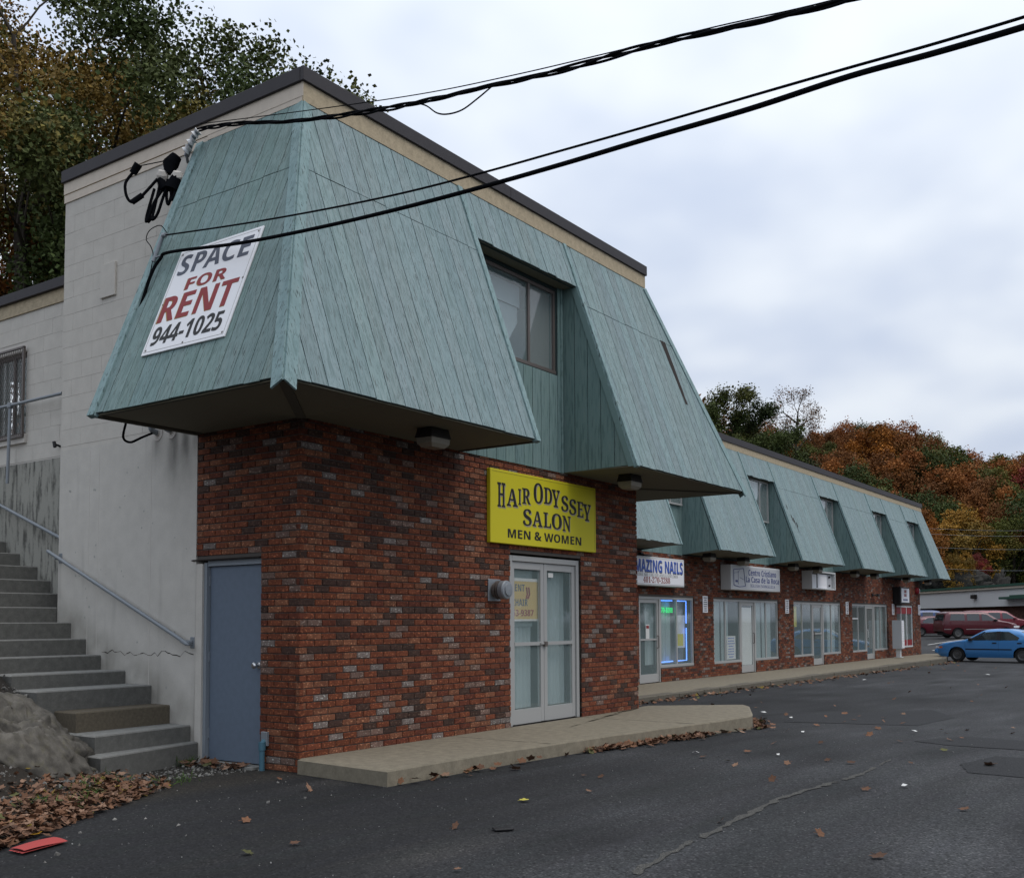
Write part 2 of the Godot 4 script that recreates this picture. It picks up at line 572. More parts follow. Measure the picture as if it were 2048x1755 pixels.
# grooved boards over a convex outline lying in the plane of f (x along, y up the boards, z out)
func boards(parent: Node, f: Transform3D, poly: Array, m: Material, o := {}) -> void:
	var width: float = o.get("width", 0.203)
	var gap: float = o.get("gap", 0.010)
	var th: float = o.get("th", 0.012)
	var seam: float = o.get("seam", INF)
	var merged: bool = o.get("merged", false)
	var drop: float = o.get("drop", 0.012)
	var lo := INF
	var hi := -INF
	var vlo := INF
	var vhi := -INF
	for p in poly:
		lo = minf(lo, p.x); hi = maxf(hi, p.x)
		vlo = minf(vlo, p.y); vhi = maxf(vhi, p.y)
	var all := MB.new()
	var u: float = lo - o.get("start", 0.06)
	while u < hi:
		var s := clip_line(clip_line(poly, 0, u + gap * 0.5, true), 0, u + width - gap * 0.5, false)
		var g := R.randf_range(0.86, 1.0)
		var tone := Color(g * R.randf_range(0.97, 1.03), g, g * R.randf_range(0.98, 1.02))
		var off := Vector2(R.randf(), R.randf())
		var parts := [s]
		if seam < INF:
			var sj := seam + R.randf_range(-0.006, 0.006)
			parts = [clip_line(s, 1, sj - R.randf_range(0.003, 0.008), false), clip_line(s, 1, sj + 0.004, true)]
		for q in parts:
			if q.size() < 3: continue
			var area := 0.0
			for k in q.size(): area += q[k].cross(q[(k + 1) % q.size()])
			if absf(area) < 0.004: continue
			var p3 := []
			var uvs := []
			var low := R.randf_range(0.0, drop)
			for w in q:
				var y: float = w.y - (low if w.y < vlo + 0.002 else 0.0)
				p3.append(f * Vector3(w.x, y, 0))
				uvs.append(Vector2((w.x - u) * 1.7, y * 0.42) + off)
			if area < 0:
				p3.reverse(); uvs.reverse()
			var b := all if merged else MB.new()
			b.prism(p3, f.basis.z * (th + R.randf_range(-0.001, 0.0015)), tone, uvs)
			off += Vector2(0.37, 0.21)
			if not merged:
				put("plank", b.mesh(), m, parent)
		u += width
	if merged:
		put("planks", all.mesh(), m, parent, "stuff")

func flat(poly: Array, f: Transform3D, z0: float, z1: float) -> ArrayMesh:
	var b := MB.new()
	var p := []
	var area := 0.0
	for k in poly.size(): area += poly[k].cross(poly[(k + 1) % poly.size()])
	for w in poly: p.append(f * Vector3(w.x, w.y, z0))
	if area < 0: p.reverse()
	b.prism(p, f.basis.z * (z1 - z0))
	return b.mesh()

# a bar of rectangular section in the plane of f
func bar(b: MB, f: Transform3D, u0: float, u1: float, v0: float, v1: float, n0: float, n1: float, bev := 0.0) -> void:
	if bev > 0: b.rbox(Vector3(u0, v0, n0), Vector3(u1, v1, n1), bev, Color.WHITE, f)
	else: b.box(Vector3(u0, v0, n0), Vector3(u1, v1, n1), Color.WHITE, f)

func bar_part(called: String, f: Transform3D, u0: float, u1: float, v0: float, v1: float, n0: float, n1: float, m: Material, parent: Node, bev := 0.0) -> MeshInstance3D:
	var b := MB.new()
	bar(b, f, u0, u1, v0, v1, n0, n1, bev)
	return put(called, b.mesh(), m, parent)

# an aluminium window: one frame, panes between its mullions
func window(parent: Node, f: Transform3D, u0: float, u1: float, v0: float, v1: float, mull: Array, n: float, o := {}) -> MeshInstance3D:
	var t: float = o.get("t", 0.05)
	var d: float = o.get("d", 0.05)
	var m: Material = o.get("m", M.alu)
	var b := MB.new()
	bar(b, f, u0, u0 + t, v0 + t, v1 - t, n - d, n)
	bar(b, f, u1 - t, u1, v0 + t, v1 - t, n - d, n)
	bar(b, f, u0, u1, v0, v0 + t, n - d - 0.002, n + 0.012)
	bar(b, f, u0, u1, v1 - t, v1, n - d - 0.002, n + 0.002)
	for x in mull:
		bar(b, f, x - t * 0.5, x + t * 0.5, v0 + t, v1 - t, n - d + 0.002, n - 0.004)
	var w := put("window", b.mesh(), m, parent)
	var e := [u0 + t * 0.5]
	e.append_array(mull)
	e.append(u1 - t * 0.5)
	for k in e.size() - 1:
		bar_part("pane", f, e[k] + t * 0.4, e[k + 1] - t * 0.4, v0 + t - 0.01, v1 - t + 0.01, n - d * 0.5 - 0.003, n - d * 0.5 + 0.003, M.glass, w)
	return w

func glass_door(parent: Node, f: Transform3D, u0: float, u1: float, v0: float, v1: float, n: float, rail: float, o := {}) -> MeshInstance3D:
	var t: float = o.get("t", 0.075)
	var kick: float = o.get("kick", 0.2)
	var head: float = o.get("head", 0.09)
	var m: Material = o.get("m", M.alu)
	var b := MB.new()
	var d := 0.045
	bar(b, f, u0, u0 + t, v0, v1, n - d, n, 0.004)
	bar(b, f, u1 - t, u1, v0, v1, n - d, n, 0.004)
	bar(b, f, u0 + t, u1 - t, v0, v0 + kick, n - d + 0.003, n - 0.003)
	bar(b, f, u0 + t, u1 - t, v1 - head, v1, n - d + 0.003, n - 0.003)
	var w := put("door", b.mesh(), m, parent)
	bar_part("pane", f, u0 + t - 0.01, u1 - t + 0.01, v0 + kick - 0.01, v1 - head + 0.01, n - d * 0.5 - 0.003, n - d * 0.5 + 0.003, M.glass, w)
	if rail > 0:
		bar_part("push_bar", f, u0 + t - 0.005, u1 - t + 0.005, rail - 0.022, rail + 0.022, n - d + 0.004, n + 0.006, m, w)
	return w

# hanging cloth with folds; x along u, y up
func cloth(u0: float, u1: float, v0: float, v1: float, f: Transform3D, fold := 0.09, deep := 0.02) -> ArrayMesh:
	var nx := maxi(8, int((u1 - u0) / 0.018))
	var ph := R.randf() * 9.0
	return grid_mesh(nx, 6, func(i, j):
		var u := lerpf(u0, u1, float(i) / (nx - 1))
		var v := lerpf(v0, v1, j / 5.0)
		return f * Vector3(u, v, deep * (sin(u * TAU / fold + ph + 0.4 * sin(v * 2.0)) + 0.5 * sin(u * TAU / (fold * 2.7) + ph * 2.0))))

# ---------------------------------------------------------------- small fittings
func soffit_lamp(at: Vector3, label: String, s := 1.0, parented: Node = null) -> void:
	var t := thing("soffit_lamp", label, "lamp", at, "lamps under the eaves")
	var b := MB.new()
	b.prism([Vector3(-0.15, 0, 0.10) * s, Vector3(0.15, 0, 0.10) * s, Vector3(0.15, 0, -0.10) * s, Vector3(-0.15, 0, -0.10) * s], Vector3(0, 0.002, 0))
	var top := [Vector3(-0.14, 0, 0.095), Vector3(0.14, 0, 0.095), Vector3(0.14, 0, -0.095), Vector3(-0.14, 0, -0.095)]
	var low := [Vector3(-0.165, -0.10, 0.115), Vector3(0.165, -0.10, 0.115), Vector3(0.165, -0.10, -0.115), Vector3(-0.165, -0.10, -0.115)]
	for k in 4:
		b.quad(low[k] * s, low[(k + 1) % 4] * s, top[(k + 1) % 4] * s, top[k] * s)
	b.quad(low[3] * s, low[2] * s, low[1] * s, low[0] * s)
	put("case", b.mesh(), M.lamp_case, t)
	var g := MB.new()
	var mid := [Vector3(-0.15, -0.102, 0.105), Vector3(0.15, -0.102, 0.105), Vector3(0.15, -0.102, -0.105), Vector3(-0.15, -0.102, -0.105)]
	var md2 := [Vector3(-0.147, -0.16, 0.10), Vector3(0.147, -0.16, 0.10), Vector3(0.147, -0.16, -0.10), Vector3(-0.147, -0.16, -0.10)]
	var bot := [Vector3(-0.105, -0.20, 0.07), Vector3(0.105, -0.20, 0.07), Vector3(0.105, -0.20, -0.07), Vector3(-0.105, -0.20, -0.07)]
	for k in 4:
		g.quad(md2[k] * s, md2[(k + 1) % 4] * s, mid[(k + 1) % 4] * s, mid[k] * s)
		g.quad(bot[k] * s, bot[(k + 1) % 4] * s, md2[(k + 1) % 4] * s, md2[k] * s)
	g.quad(bot[3] * s, bot[2] * s, bot[1] * s, bot[0] * s)
	put("lens", g.mesh(), M.lens, t)

func print_lines(f: Transform3D, w: float, h: float, rows: int, m: Material, parent: Node, fill := 0.55) -> void:
	# print too small to read in the photograph: short runs of ink
	var b := MB.new()
	for r in rows:
		var y := h * 0.5 - h * (r + 0.5) / rows
		var len := w * R.randf_range(0.45, 0.85)
		var x := -len * 0.5
		while x < len * 0.5 - 0.001:
			var e := minf(x + w * R.randf_range(0.05, 0.16), len * 0.5)
			b.box(Vector3(x, y - h / rows * fill * 0.5, 0), Vector3(e, y + h / rows * fill * 0.5, 0.0015), Color.WHITE, f)
			x = e + w * 0.03
	put("lettering", b.mesh(), m, parent)

# ---------------------------------------------------------------- trees
func leaf_clump(k: int, size: float, sd: int, spread := 1.0) -> ArrayMesh:
	var r := RandomNumberGenerator.new()
	r.seed = sd
	var b := MB.new()
	for j in k:
		var p := Vector3(r.randfn(), r.randfn() * 0.7, r.randfn()) * size * spread
		var d := Vector3(r.randfn(), r.randfn() * 0.6 - 0.3, r.randfn()).normalized()
		var s := d.cross(Vector3(r.randfn(), r.randfn(), r.randfn())).normalized()
		var l := size * r.randf_range(0.8, 1.25)
		var w := l * r.randf_range(0.34, 0.5)
		var nn := d.cross(s) * l * 0.12
		var g := r.randf_range(0.75, 1.2)
		var c := Color(g, g, g)
		b.tri(p, p + d * l * 0.5 + s * w + nn, p + d * l, c)
		b.tri(p, p + d * l, p + d * l * 0.5 - s * w + nn, c)
	return b.mesh()

func rand_basis(s: float) -> Basis:
	return Basis(Vector3(R.randfn(), R.randfn(), R.randfn()).normalized(), R.randf() * TAU).scaled(Vector3.ONE * s)

func grow(b: MB, p: Vector3, d: Vector3, len: float, rad: float, level: int, tips: Array, spread: float) -> void:
	var path := [p]
	var rads := [rad]
	var q := p
	var dir := d
	var steps := 4
	for k in steps:
		dir = (dir + Vector3(R.randfn(), R.randfn() * 0.5 + 0.22, R.randfn()) * 0.16).normalized()
		q += dir * len / steps
		path.append(q)
		rads.append(rad * (1.0 - 0.14 * (k + 1)))
	b.tube(path, rads, 6 if level < 2 else (4 if level < 4 else 3), Color.WHITE, false)
	if level >= 3: tips.append([path[1], q])
	if level >= 4: return
	var n := 3 if level < 2 else 3
	for k in n:
		var an := TAU * (k + R.randf()) / n
		var side := dir.cross(Vector3(0.3, 0.1, 0.9)).normalized().rotated(dir, an)
		grow(b, path[steps - (1 if k == 0 else 0)], (dir + side * spread * R.randf_range(0.7, 1.3)).normalized(), len * R.randf_range(0.58, 0.78), rads[-1] * 0.72, level + 1, tips, spread)

func big_tree(called: String, label: String, at: Vector3, h: float, cols: Array, sd: int, leaves: int, o := {}) -> Node3D:
	R.seed = sd
	var t := thing(called, label, "tree", at, o.get("group", ""))
	var b := MB.new()
	var tips := []
	var stem: float = o.get("stem", 0.55)
	var trunk := [Vector3(0, -0.6, 0)]
	var rr := [h * 0.016 + 0.05]
	var lean := Vector3(R.randfn() * 0.03, 0, R.randfn() * 0.03)
	for k in 6:
		trunk.append(Vector3(R.randfn() * 0.08, h * stem * (k + 1) / 6.0, R.randfn() * 0.08) + lean * h * (k + 1) / 6.0)
		rr.append((h * 0.013 + 0.03) * (1.0 - 0.1 * k))
	b.tube(trunk, rr, 8, Color.WHITE, false)
	put("trunk", b.mesh(), M.bark, t)
	var lb := MB.new()
	var spread: float = o.get("spread", 0.75)
	var wide: float = o.get("wide", 1.0)
	var conic: float = o.get("conic", 0.0)
	var thick: float = o.get("thick", 1.0)
	for k in 7:
		var from: Vector3 = trunk[2 + k % 5]
		var an := TAU * (k * 0.382 + R.randf() * 0.1)
		var out := Vector3(cos(an), R.randf_range(0.35, 0.8), sin(an)).normalized()
		grow(lb, from, out, h * R.randf_range(0.17, 0.23) * wide * (1.0 - conic * (k % 5 + 1) / 5.0), (h * 0.006 + 0.012) * thick, 1, tips, spread)
	grow(lb, trunk[-1], Vector3(0, 1, 0), h * 0.2 * minf(1.0, wide * 1.2) * (1.0 - conic * 0.8), (h * 0.007 + 0.015) * thick, 1, tips, spread * 0.8)
	put("limbs", lb.mesh(), M.bark, t)
	var xs := []
	var cs := []
	var per := float(leaves) / tips.size()
	var pr: float = h * o.get("fluff", 0.0125)
	var tone: Color = cols[0]
	var near := 0
	for p in tips:
		near -= 1
		if near <= 0:   # neighbouring twigs share a tint
			tone = cols[R.randi() % cols.size()]
			near = R.randi_range(4, 22)
		var base := tone
		if R.randf() < 0.12: base = cols[R.randi() % cols.size()]
		var rich := R.randf_range(0.35, 1.65)
		if R.randf() < 0.12: rich = 0.1
		for k in int(per * rich + R.randf()):
			var q: Vector3 = p[0].lerp(p[1], R.randf_range(0.15, 1.12)) + Vector3(R.randfn() * pr, R.randfn() * pr * 0.7 - pr * 0.3, R.randfn() * pr)
			xs.append(Transform3D(rand_basis(R.randf_range(0.7, 1.3)), q))
			var g := R.randf_range(0.8, 1.22)
			cs.append(Color(base.r * g, base.g * g, base.b * g))
	put_many("crown", leaf_clump(o.get("per", 8), o.get("leaf", 0.085), sd, 1.9), M.leaf, xs, cs, t, "stuff")
	return t

# a tree far up the hillside: rounded crown of many leaf clumps
func hill_tree(called: String, label: String, h: float, rad: float, cols: Array, sd: int, n: int, group: String) -> Node3D:
	R.seed = sd
	var t := thing(called, label, "tree", Vector3.ZERO, group)
	var b := MB.new()
	b.tube([Vector3(0, -1, 0), Vector3(0.1, h * 0.35, 0), Vector3(0.0, h * 0.7, 0.1)], [0.24, 0.19, 0.09], 6, Color.WHITE, false)
	for k in 6:
		var an := TAU * k / 6.0 + R.randf()
		b.tube([Vector3(0.08, h * R.randf_range(0.32, 0.5), 0), Vector3(cos(an) * rad * 0.5, h * 0.62, sin(an) * rad * 0.5), Vector3(cos(an) * rad * 0.8, h * 0.74, sin(an) * rad * 0.8)], [0.11, 0.07, 0.03], 5, Color.WHITE, false)
	put("trunk", b.mesh(), M.bark, t)
	var xs := []
	var cs := []
	var lobes := []
	for k in 26:
		var an := TAU * k * 0.382 + R.randf_range(-0.5, 0.5)
		var y := lerpf(0.36, 0.99, k / 25.0) + R.randf_range(-0.04, 0.04)
		var rr := rad * sqrt(maxf(0.08, 1.0 - pow((y - 0.58) / 0.46, 2.0))) * R.randf_range(0.5, 1.08)
		lobes.append([Vector3(cos(an) * rr, h * y - rad * 0.18, sin(an) * rr), rad * R.randf_range(0.17, 0.38), cols[R.randi() % cols.size()] * R.randf_range(0.8, 1.25)])
	for k in n:
		var l: Array = lobes[R.randi() % lobes.size()]
		var d: Vector3 = Vector3(R.randfn(), R.randfn() * 0.8 + 0.25, R.randfn()).normalized() * l[1] * (R.randf_range(0.7, 1.05) if R.randf() < 0.85 else R.randf_range(1.0, 1.5))
		xs.append(Transform3D(rand_basis(R.randf_range(0.7, 1.3)), l[0] + d))
		var c: Color = l[2]
		var g := R.randf_range(0.85, 1.15)
		cs.append(Color(c.r * g, c.g * g, c.b * g))
	put_many("crown", leaf_clump(8, 0.19, sd, 1.05), M.leaf, xs, cs, t, "stuff")
	return t

func copy_of(o: Node3D, label: String, at: Vector3, turn: float, s: float) -> Node3D:
	var c: Node3D = o.duplicate()
	var base: String = str(o.name).rstrip("0123456789").trim_suffix("_")
	c.name = numbered(base)
	add_child(c)
	c.transform = Transform3D(Basis(Vector3.UP, turn).scaled(Vector3(s, s, s)), at)
	c.set_meta("label", label)
	return c

# ---------------------------------------------------------------- rocks
func rock_mesh(rx: float, ry: float, rz: float, sd: int, rough := 0.22) -> ArrayMesh:
	var f := noise(sd, 0.9, 4)
	var g := noise(sd + 7, 2.6, 3)
	return grid_mesh(97, 65, func(i, j):
		var a: float = TAU * (i % 96) / 96.0
		var b: float = PI * (j / 64.0 - 0.5)
		var d := Vector3(cos(b) * cos(a), sin(b), cos(b) * sin(a))
		var k := 1.0 + rough * f.get_noise_3dv(d * 1.1) * 1.6 + rough * 0.55 * g.get_noise_3dv(d * 1.4) - rough * 0.5 * pow(1.0 - absf(g.get_noise_3dv(d * 0.9 + Vector3(4, 4, 4))), 9.0)
		# flatten a few faces so that it reads as broken stone
		for w in [Vector3(0.5, 0.7, 0.5), Vector3(-0.6, 0.6, 0.4), Vector3(0.1, 0.3, 0.95), Vector3(0.8, 0.3, -0.2)]:
			var e: float = d.dot(w.normalized()) * k
			if e > 0.86: k -= (e - 0.86) * 0.75
		return Vector3(d.x * rx * k, d.y * ry * k, d.z * rz * k))

# ---------------------------------------------------------------- vehicles
func prof(p: Array, x: float) -> float:
	if x <= p[0][0]: return p[0][1]
	for k in p.size() - 1:
		if x <= p[k + 1][0]:
			var t: float = (x - p[k][0]) / (p[k + 1][0] - p[k][0])
			return lerpf(p[k][1], p[k + 1][1], t)
	return p[-1][1]

func sprof(p: Array, x: float) -> float:   # rounded version of prof
	var s := 0.0
	for k in 5: s += prof(p, x + (k - 2) * 0.035)
	return s / 5.0

# x runs from the nose backwards, y up, z to the car's left and right
func car(called: String, label: String, category: String, s: Dictionary) -> Node3D:
	var t := thing(called, label, category)
	var L: float = s.len
	var W: float = s.wid * 0.5
	var belt: Array = s.belt
	var half := func(x: float, y: float) -> float:
		var e := 1.0
		if x < 0.55: e = 1.0 - 0.20 * pow((0.55 - x) / 0.55, 2.2)
		if x > L - 0.5: e = 1.0 - 0.13 * pow((x - L + 0.5) / 0.5, 2.2)
		var w := W * e
		var bl := prof(belt, x)
		if y > bl: w -= (y - bl) * s.get("tumble", 0.36)
		else: w -= 0.035 * pow((bl - y) / 0.5 - 0.45, 2.0)
		if y < 0.36: w -= (0.36 - y) * 0.28
		return w
	var top := func(x: float) -> float: return sprof(s.top, x)
	var r: float = s.r
	var low := func(x: float) -> float:
		var y := sprof(s.low, x)
		for xw in s.wheels:
			var d := absf(x - xw)
			var ra := r + 0.055
			if d < ra: y = maxf(y, r - 0.01 + sqrt(ra * ra - d * d) * 0.97)
		return y
	var nx := 110
	var ny := 14
	var xs := []
	for i in nx: xs.append(L * i / (nx - 1.0))
	var side_pt := func(i: int, j: int, sg: float) -> Vector3:
		var x: float = xs[i]
		var y0: float = low.call(x)
		var y1: float = top.call(x)
		var k := j / (ny - 1.0)
		var y := lerpf(y0, y1, k)
		var w: float = half.call(x, y)
		if k > 0.84: w -= W * 0.10 * pow((k - 0.84) / 0.16, 2.0)
		return Vector3(x, y, w * sg)
	var st := SurfaceTool.new()
	st.begin(Mesh.PRIMITIVE_TRIANGLES)
	var nt := 11
	var ring := ny * 2 + nt - 2
	for i in nx:
		for j in ny: st.add_vertex(side_pt.call(i, j, -1.0))
		var a: Vector3 = side_pt.call(i, ny - 1, -1.0)
		for q in range(1, nt - 1):
			var z := lerpf(a.z, -a.z, q / (nt - 1.0))
			st.add_vertex(Vector3(a.x, a.y + 0.035 * (1.0 - pow(z / a.z, 2.0)), z))
		for j in ny: st.add_vertex(side_pt.call(i, ny - 1 - j, 1.0))
	for i in nx - 1:
		for j in ring - 1:
			var a := i * ring + j
			for k in [a, a + ring, a + ring + 1, a, a + ring + 1, a + 1]: st.add_index(k)
	for e in [0, nx - 1]:
		for j in range(1, ring - 1):
			var a: int = e * ring
			for k in ([a, a + j, a + j + 1] if e == 0 else [a, a + j + 1, a + j]): st.add_index(k)
	st.generate_normals()
	put("body", st.commit(), s.paint, t)
	bx("underbody", Vector3(0.25, 0.2, -W * 0.82), Vector3(L - 0.25, 0.42, W * 0.82), M.black, t)
	# glass lying just proud of the body sides
	var patch := func(name: String, poly: Array, m: Material, out: float) -> void:
		for sg in [-1.0, 1.0]:
			var lo := INF
			var hi := -INF
			for p in poly:
				lo = minf(lo, p.x); hi = maxf(hi, p.x)
			var g := MB.new()
			var n := maxi(3, int((hi - lo) / 0.05))
			for i in n:
				var col := []
				for q in [i, i + 1]:
					var x := clampf(lerpf(lo, hi, q / float(n)), lo + 0.001, hi - 0.001)
					var ya := INF
					var yb := -INF
					for k in poly.size():
						var a: Vector2 = poly[k]
						var b: Vector2 = poly[(k + 1) % poly.size()]
						if (a.x <= x) != (b.x <= x):
							var y := lerpf(a.y, b.y, (x - a.x) / (b.x - a.x))
							ya = minf(ya, y); yb = maxf(yb, y)
					col.append([x, ya, yb])
				for k in 3:
					var P := func(c: Array, f: float) -> Vector3:
						var y := lerpf(c[1], c[2], f)
						return Vector3(c[0], y, (half.call(c[0], y) + out) * sg)
					var a: Vector3 = P.call(col[0], k / 3.0)
					var b: Vector3 = P.call(col[1], k / 3.0)
					var c: Vector3 = P.call(col[1], (k + 1) / 3.0)
					var d: Vector3 = P.call(col[0], (k + 1) / 3.0)
					if sg > 0: g.quad(a, b, c, d)
					else: g.quad(d, c, b, a)
			put(name, g.mesh(), m, t)
	for p in s.glass: patch.call("side_window", p, M.car_glass, 0.007)
	for p in s.get("pillars", []): patch.call("door_pillar", p, M.black, 0.009)
	for p in s.get("strips", []): patch.call("side_strip", p, s.get("strip_mat", M.black), 0.012)
	for p in s.get("handles", []): patch.call("door_handle", p, s.get("handle_mat", M.black), 0.014)
	for p in s.get("gaps", []): patch.call("door_gap", p, M.black, 0.003)
	for w in s.screens:   # windscreen and rear window on the upper surface
		var g := MB.new()
		for i in 8:
			for q in 8:
				var P := func(a: int, b: int) -> Vector3:
					var x := lerpf(w[0], w[1], a / 8.0)
					var y: float = top.call(x)
					var hw: float = half.call(x, y) - W * 0.10
					var z := lerpf(-hw, hw, b / 8.0) * 0.94
					return Vector3(x, y + 0.035 * (1.0 - pow(z / hw, 2.0)) + 0.009, z)
				g.quad(P.call(i, q), P.call(i, q + 1), P.call(i + 1, q + 1), P.call(i + 1, q))
		put("windscreen" if w[0] < L * 0.5 else "rear_window", g.mesh(), M.car_glass, t)
	for sg in [-1.0, 1.0]:
		for xw in s.wheels:
			var wt := Transform3D(Basis(Vector3(1, 0, 0), PI / 2 * sg), Vector3(xw, r, (W - 0.11) * sg))
			var tb := MB.new()
			tb.lathe([Vector2(r * 0.62, -0.09), Vector2(r * 0.94, -0.10), Vector2(r, -0.06), Vector2(r, 0.06), Vector2(r * 0.94, 0.095), Vector2(r * 0.64, 0.085)], wt, 28)
			var tire := put("wheel", tb.mesh(), M.rubber, t)
			var hb := MB.new()
			hb.lathe([Vector2(0.001, 0.075), Vector2(r * 0.2, 0.075), Vector2(r * 0.24, 0.055), Vector2(r * 0.5, 0.06), Vector2(r * 0.58, 0.085), Vector2(r * 0.65, 0.08), Vector2(r * 0.65, -0.05), Vector2(0.001, -0.05)], wt, 28)
			put("rim", hb.mesh(), s.get("hub_mat", M.hub), tire)
		var mx: float = s.mirror
		var my := prof(belt, mx)
		var mz: float = half.call(mx, my)
		bx("mirror", Vector3(mx - 0.09, my + 0.0, mz + 0.0) if sg > 0 else Vector3(mx - 0.09, my, -mz - 0.17), Vector3(mx + 0.05, my + 0.13, mz + 0.17) if sg > 0 else Vector3(mx + 0.05, my + 0.13, -mz), s.get("mirror_mat", M.black), t, 0.02)
		for l in s.lamps:   # [x0, x1, y0, y1, material, name]
			var b := MB.new()
			var n := 6
			for i in n:
				var x0 := lerpf(l[0], l[1], i / float(n))
				var x1 := lerpf(l[0], l[1], (i + 1) / float(n))
				var q := [Vector3(x0, l[2], (half.call(x0, l[2]) + 0.006) * sg), Vector3(x1, l[2], (half.call(x1, l[2]) + 0.006) * sg), Vector3(x1, l[3], (half.call(x1, l[3]) + 0.006) * sg), Vector3(x0, l[3], (half.call(x0, l[3]) + 0.006) * sg)]
				if sg < 0: q.reverse()
				b.quad(q[0], q[1], q[2], q[3])
			if l[0] < 0.1:   # wraps round the nose
				var hw: float = half.call(l[0], l[2])
				b.box(Vector3(-0.008, l[2], minf(hw * 0.45 * sg, hw * sg)), Vector3(0.03, l[3], maxf(hw * 0.45 * sg, hw * sg)))
			put(l[5], b.mesh(), l[4], t)
	return t

# ---------------------------------------------------------------- the place
const L := 6.93
const XR := 7.2455
const HS := 3.49
const HE := 3.505
const HC := 6.683
const HD := 6.891
const HT := 7.031
const EV := 1.11
const ES := 1.249
const WB := 1.578
const D := 4.17
const N1 := 2.555
const N2 := 4.834

func lot_height(x: float, z: float) -> float:
	var y := 0.0
	if x > 4.0: y = -0.2 * smoothstep(4.0, 13.0, x)
	if x > 13.0: y -= 0.13 * clampf((x - 13.0) / 29.0, 0, 1)
	if x > 46.0: y += 0.62 * smoothstep(46.0, 66.0, x) + 0.25 * smoothstep(66.0, 80.0, x)
	return y + 0.0 * z

func _ready() -> void:
	R.seed = 11
	# camera
	var cam := Camera3D.new()
	cam.name = "camera"
	var yaw := 0.9583
	var pitch := 0.0560
	var roll := -0.0046
	var rt := Vector3(cos(yaw), 0, sin(yaw))
	var f0 := Vector3(sin(yaw), 0, -cos(yaw))
	var fw := f0 * cos(pitch) + Vector3.UP * sin(pitch)
	var u0 := -f0 * sin(pitch) + Vector3.UP * cos(pitch)
	var r2 := rt * cos(roll) + u0 * sin(roll)
	var u2 := -rt * sin(roll) + u0 * cos(roll)
	cam.projection = Camera3D.PROJECTION_FRUSTUM
	cam.near = 0.1
	cam.far = 1500.0
	cam.size = 2.0 * 0.1 * 877.5 / 2084.26
	cam.frustum_offset = Vector2(0.0, 0.1 * 0.1195)
	cam.transform = Transform3D(Basis(r2, u2, -fw), VIEWER)
	add_child(cam)
	cam.current = true
	# overcast sky
	var we := WorldEnvironment.new()
	we.name = "environment"
	var env := Environment.new()
	env.background_mode = Environment.BG_SKY
	env.tonemap_mode = Environment.TONE_MAPPER_LINEAR
	env.tonemap_exposure = 1.0
	env.sdfgi_enabled = true
	env.ssao_enabled = true
	env.ssil_enabled = true
	var sky := Sky.new()
	var sm := PanoramaSkyMaterial.new()
	sm.panorama = tex(cloud_image())
	sky.sky_material = sm
	env.sky = sky
	env.background_energy_multiplier = 1.0
	we.environment = env
	add_child(we)
	var sun := DirectionalLight3D.new()
	sun.name = "sun"
	sun.light_color = Color(1.0, 0.97, 0.93)
	sun.light_energy = 0.5
	sun.light_angular_distance = 40.0
	sun.shadow_enabled = true
	add_child(sun)
	sun.look_at_from_position(Vector3(3, 40, 23), Vector3.ZERO)
	materials()
	ground()
	hillside()
	salon()
	shops()
	far_building()
	stairs_and_bank()
	signs()
	fittings()
	wires()
	cars()
	near_trees()
	far_trees()
	scraps()

func cloud_image() -> Image:
	var w := 1024
	var h := 512
	var im := Image.create(w, h, false, Image.FORMAT_RGBF)
	var a := noise(101, 0.9, 5)
	var b := noise(202, 2.4, 4)
	for y in h:
		var el := PI * (0.5 - (y + 0.5) / h)
		for x in w:
			var az := TAU * (x + 0.5) / w
			var d := Vector3(cos(el) * cos(az), sin(el), cos(el) * sin(az))
			if el < -0.02:
				im.set_pixel(x, y, Color(0.055, 0.055, 0.056))
				continue
			# clouds lie on a flat layer, so they crowd together towards the horizon
			var p := Vector3(d.x, 0, d.z) / (maxf(d.y, 0.0) + 0.16)
			var n := a.get_noise_3dv(p * Vector3(0.8, 1, 0.8)) + 0.6 * b.get_noise_3dv(p * Vector3(1.0, 1, 1.0))
			var t := smoothstep(-0.55, 0.65, n)
			var thin := Color(0.53, 0.60, 0.735)
			var thick := Color(0.75, 0.80, 0.865)
			var c := thin.lerp(thick, t)
			var g := lerpf(0.97, 1.65, clampf(sin(maxf(el, 0.0)), 0, 1))
			im.set_pixel(x, y, Color(c.r * g, c.g * g, c.b * g))
	return im

func axis(spans: Array) -> PackedFloat32Array:
	# [[from, to, step], ...]
	var o := PackedFloat32Array()
	for s in spans:
		var n := int(round((s[1] - s[0]) / s[2]))
		for k in n: o.append(s[0] + (s[1] - s[0]) * k / n)
	o.append(spans[-1][1])
	return o

func seg_dist(p: Vector2, a: Vector2, b: Vector2) -> float:
	var t := clampf((p - a).dot(b - a) / (b - a).length_squared(), 0, 1)
	return p.distance_to(a + (b - a) * t)

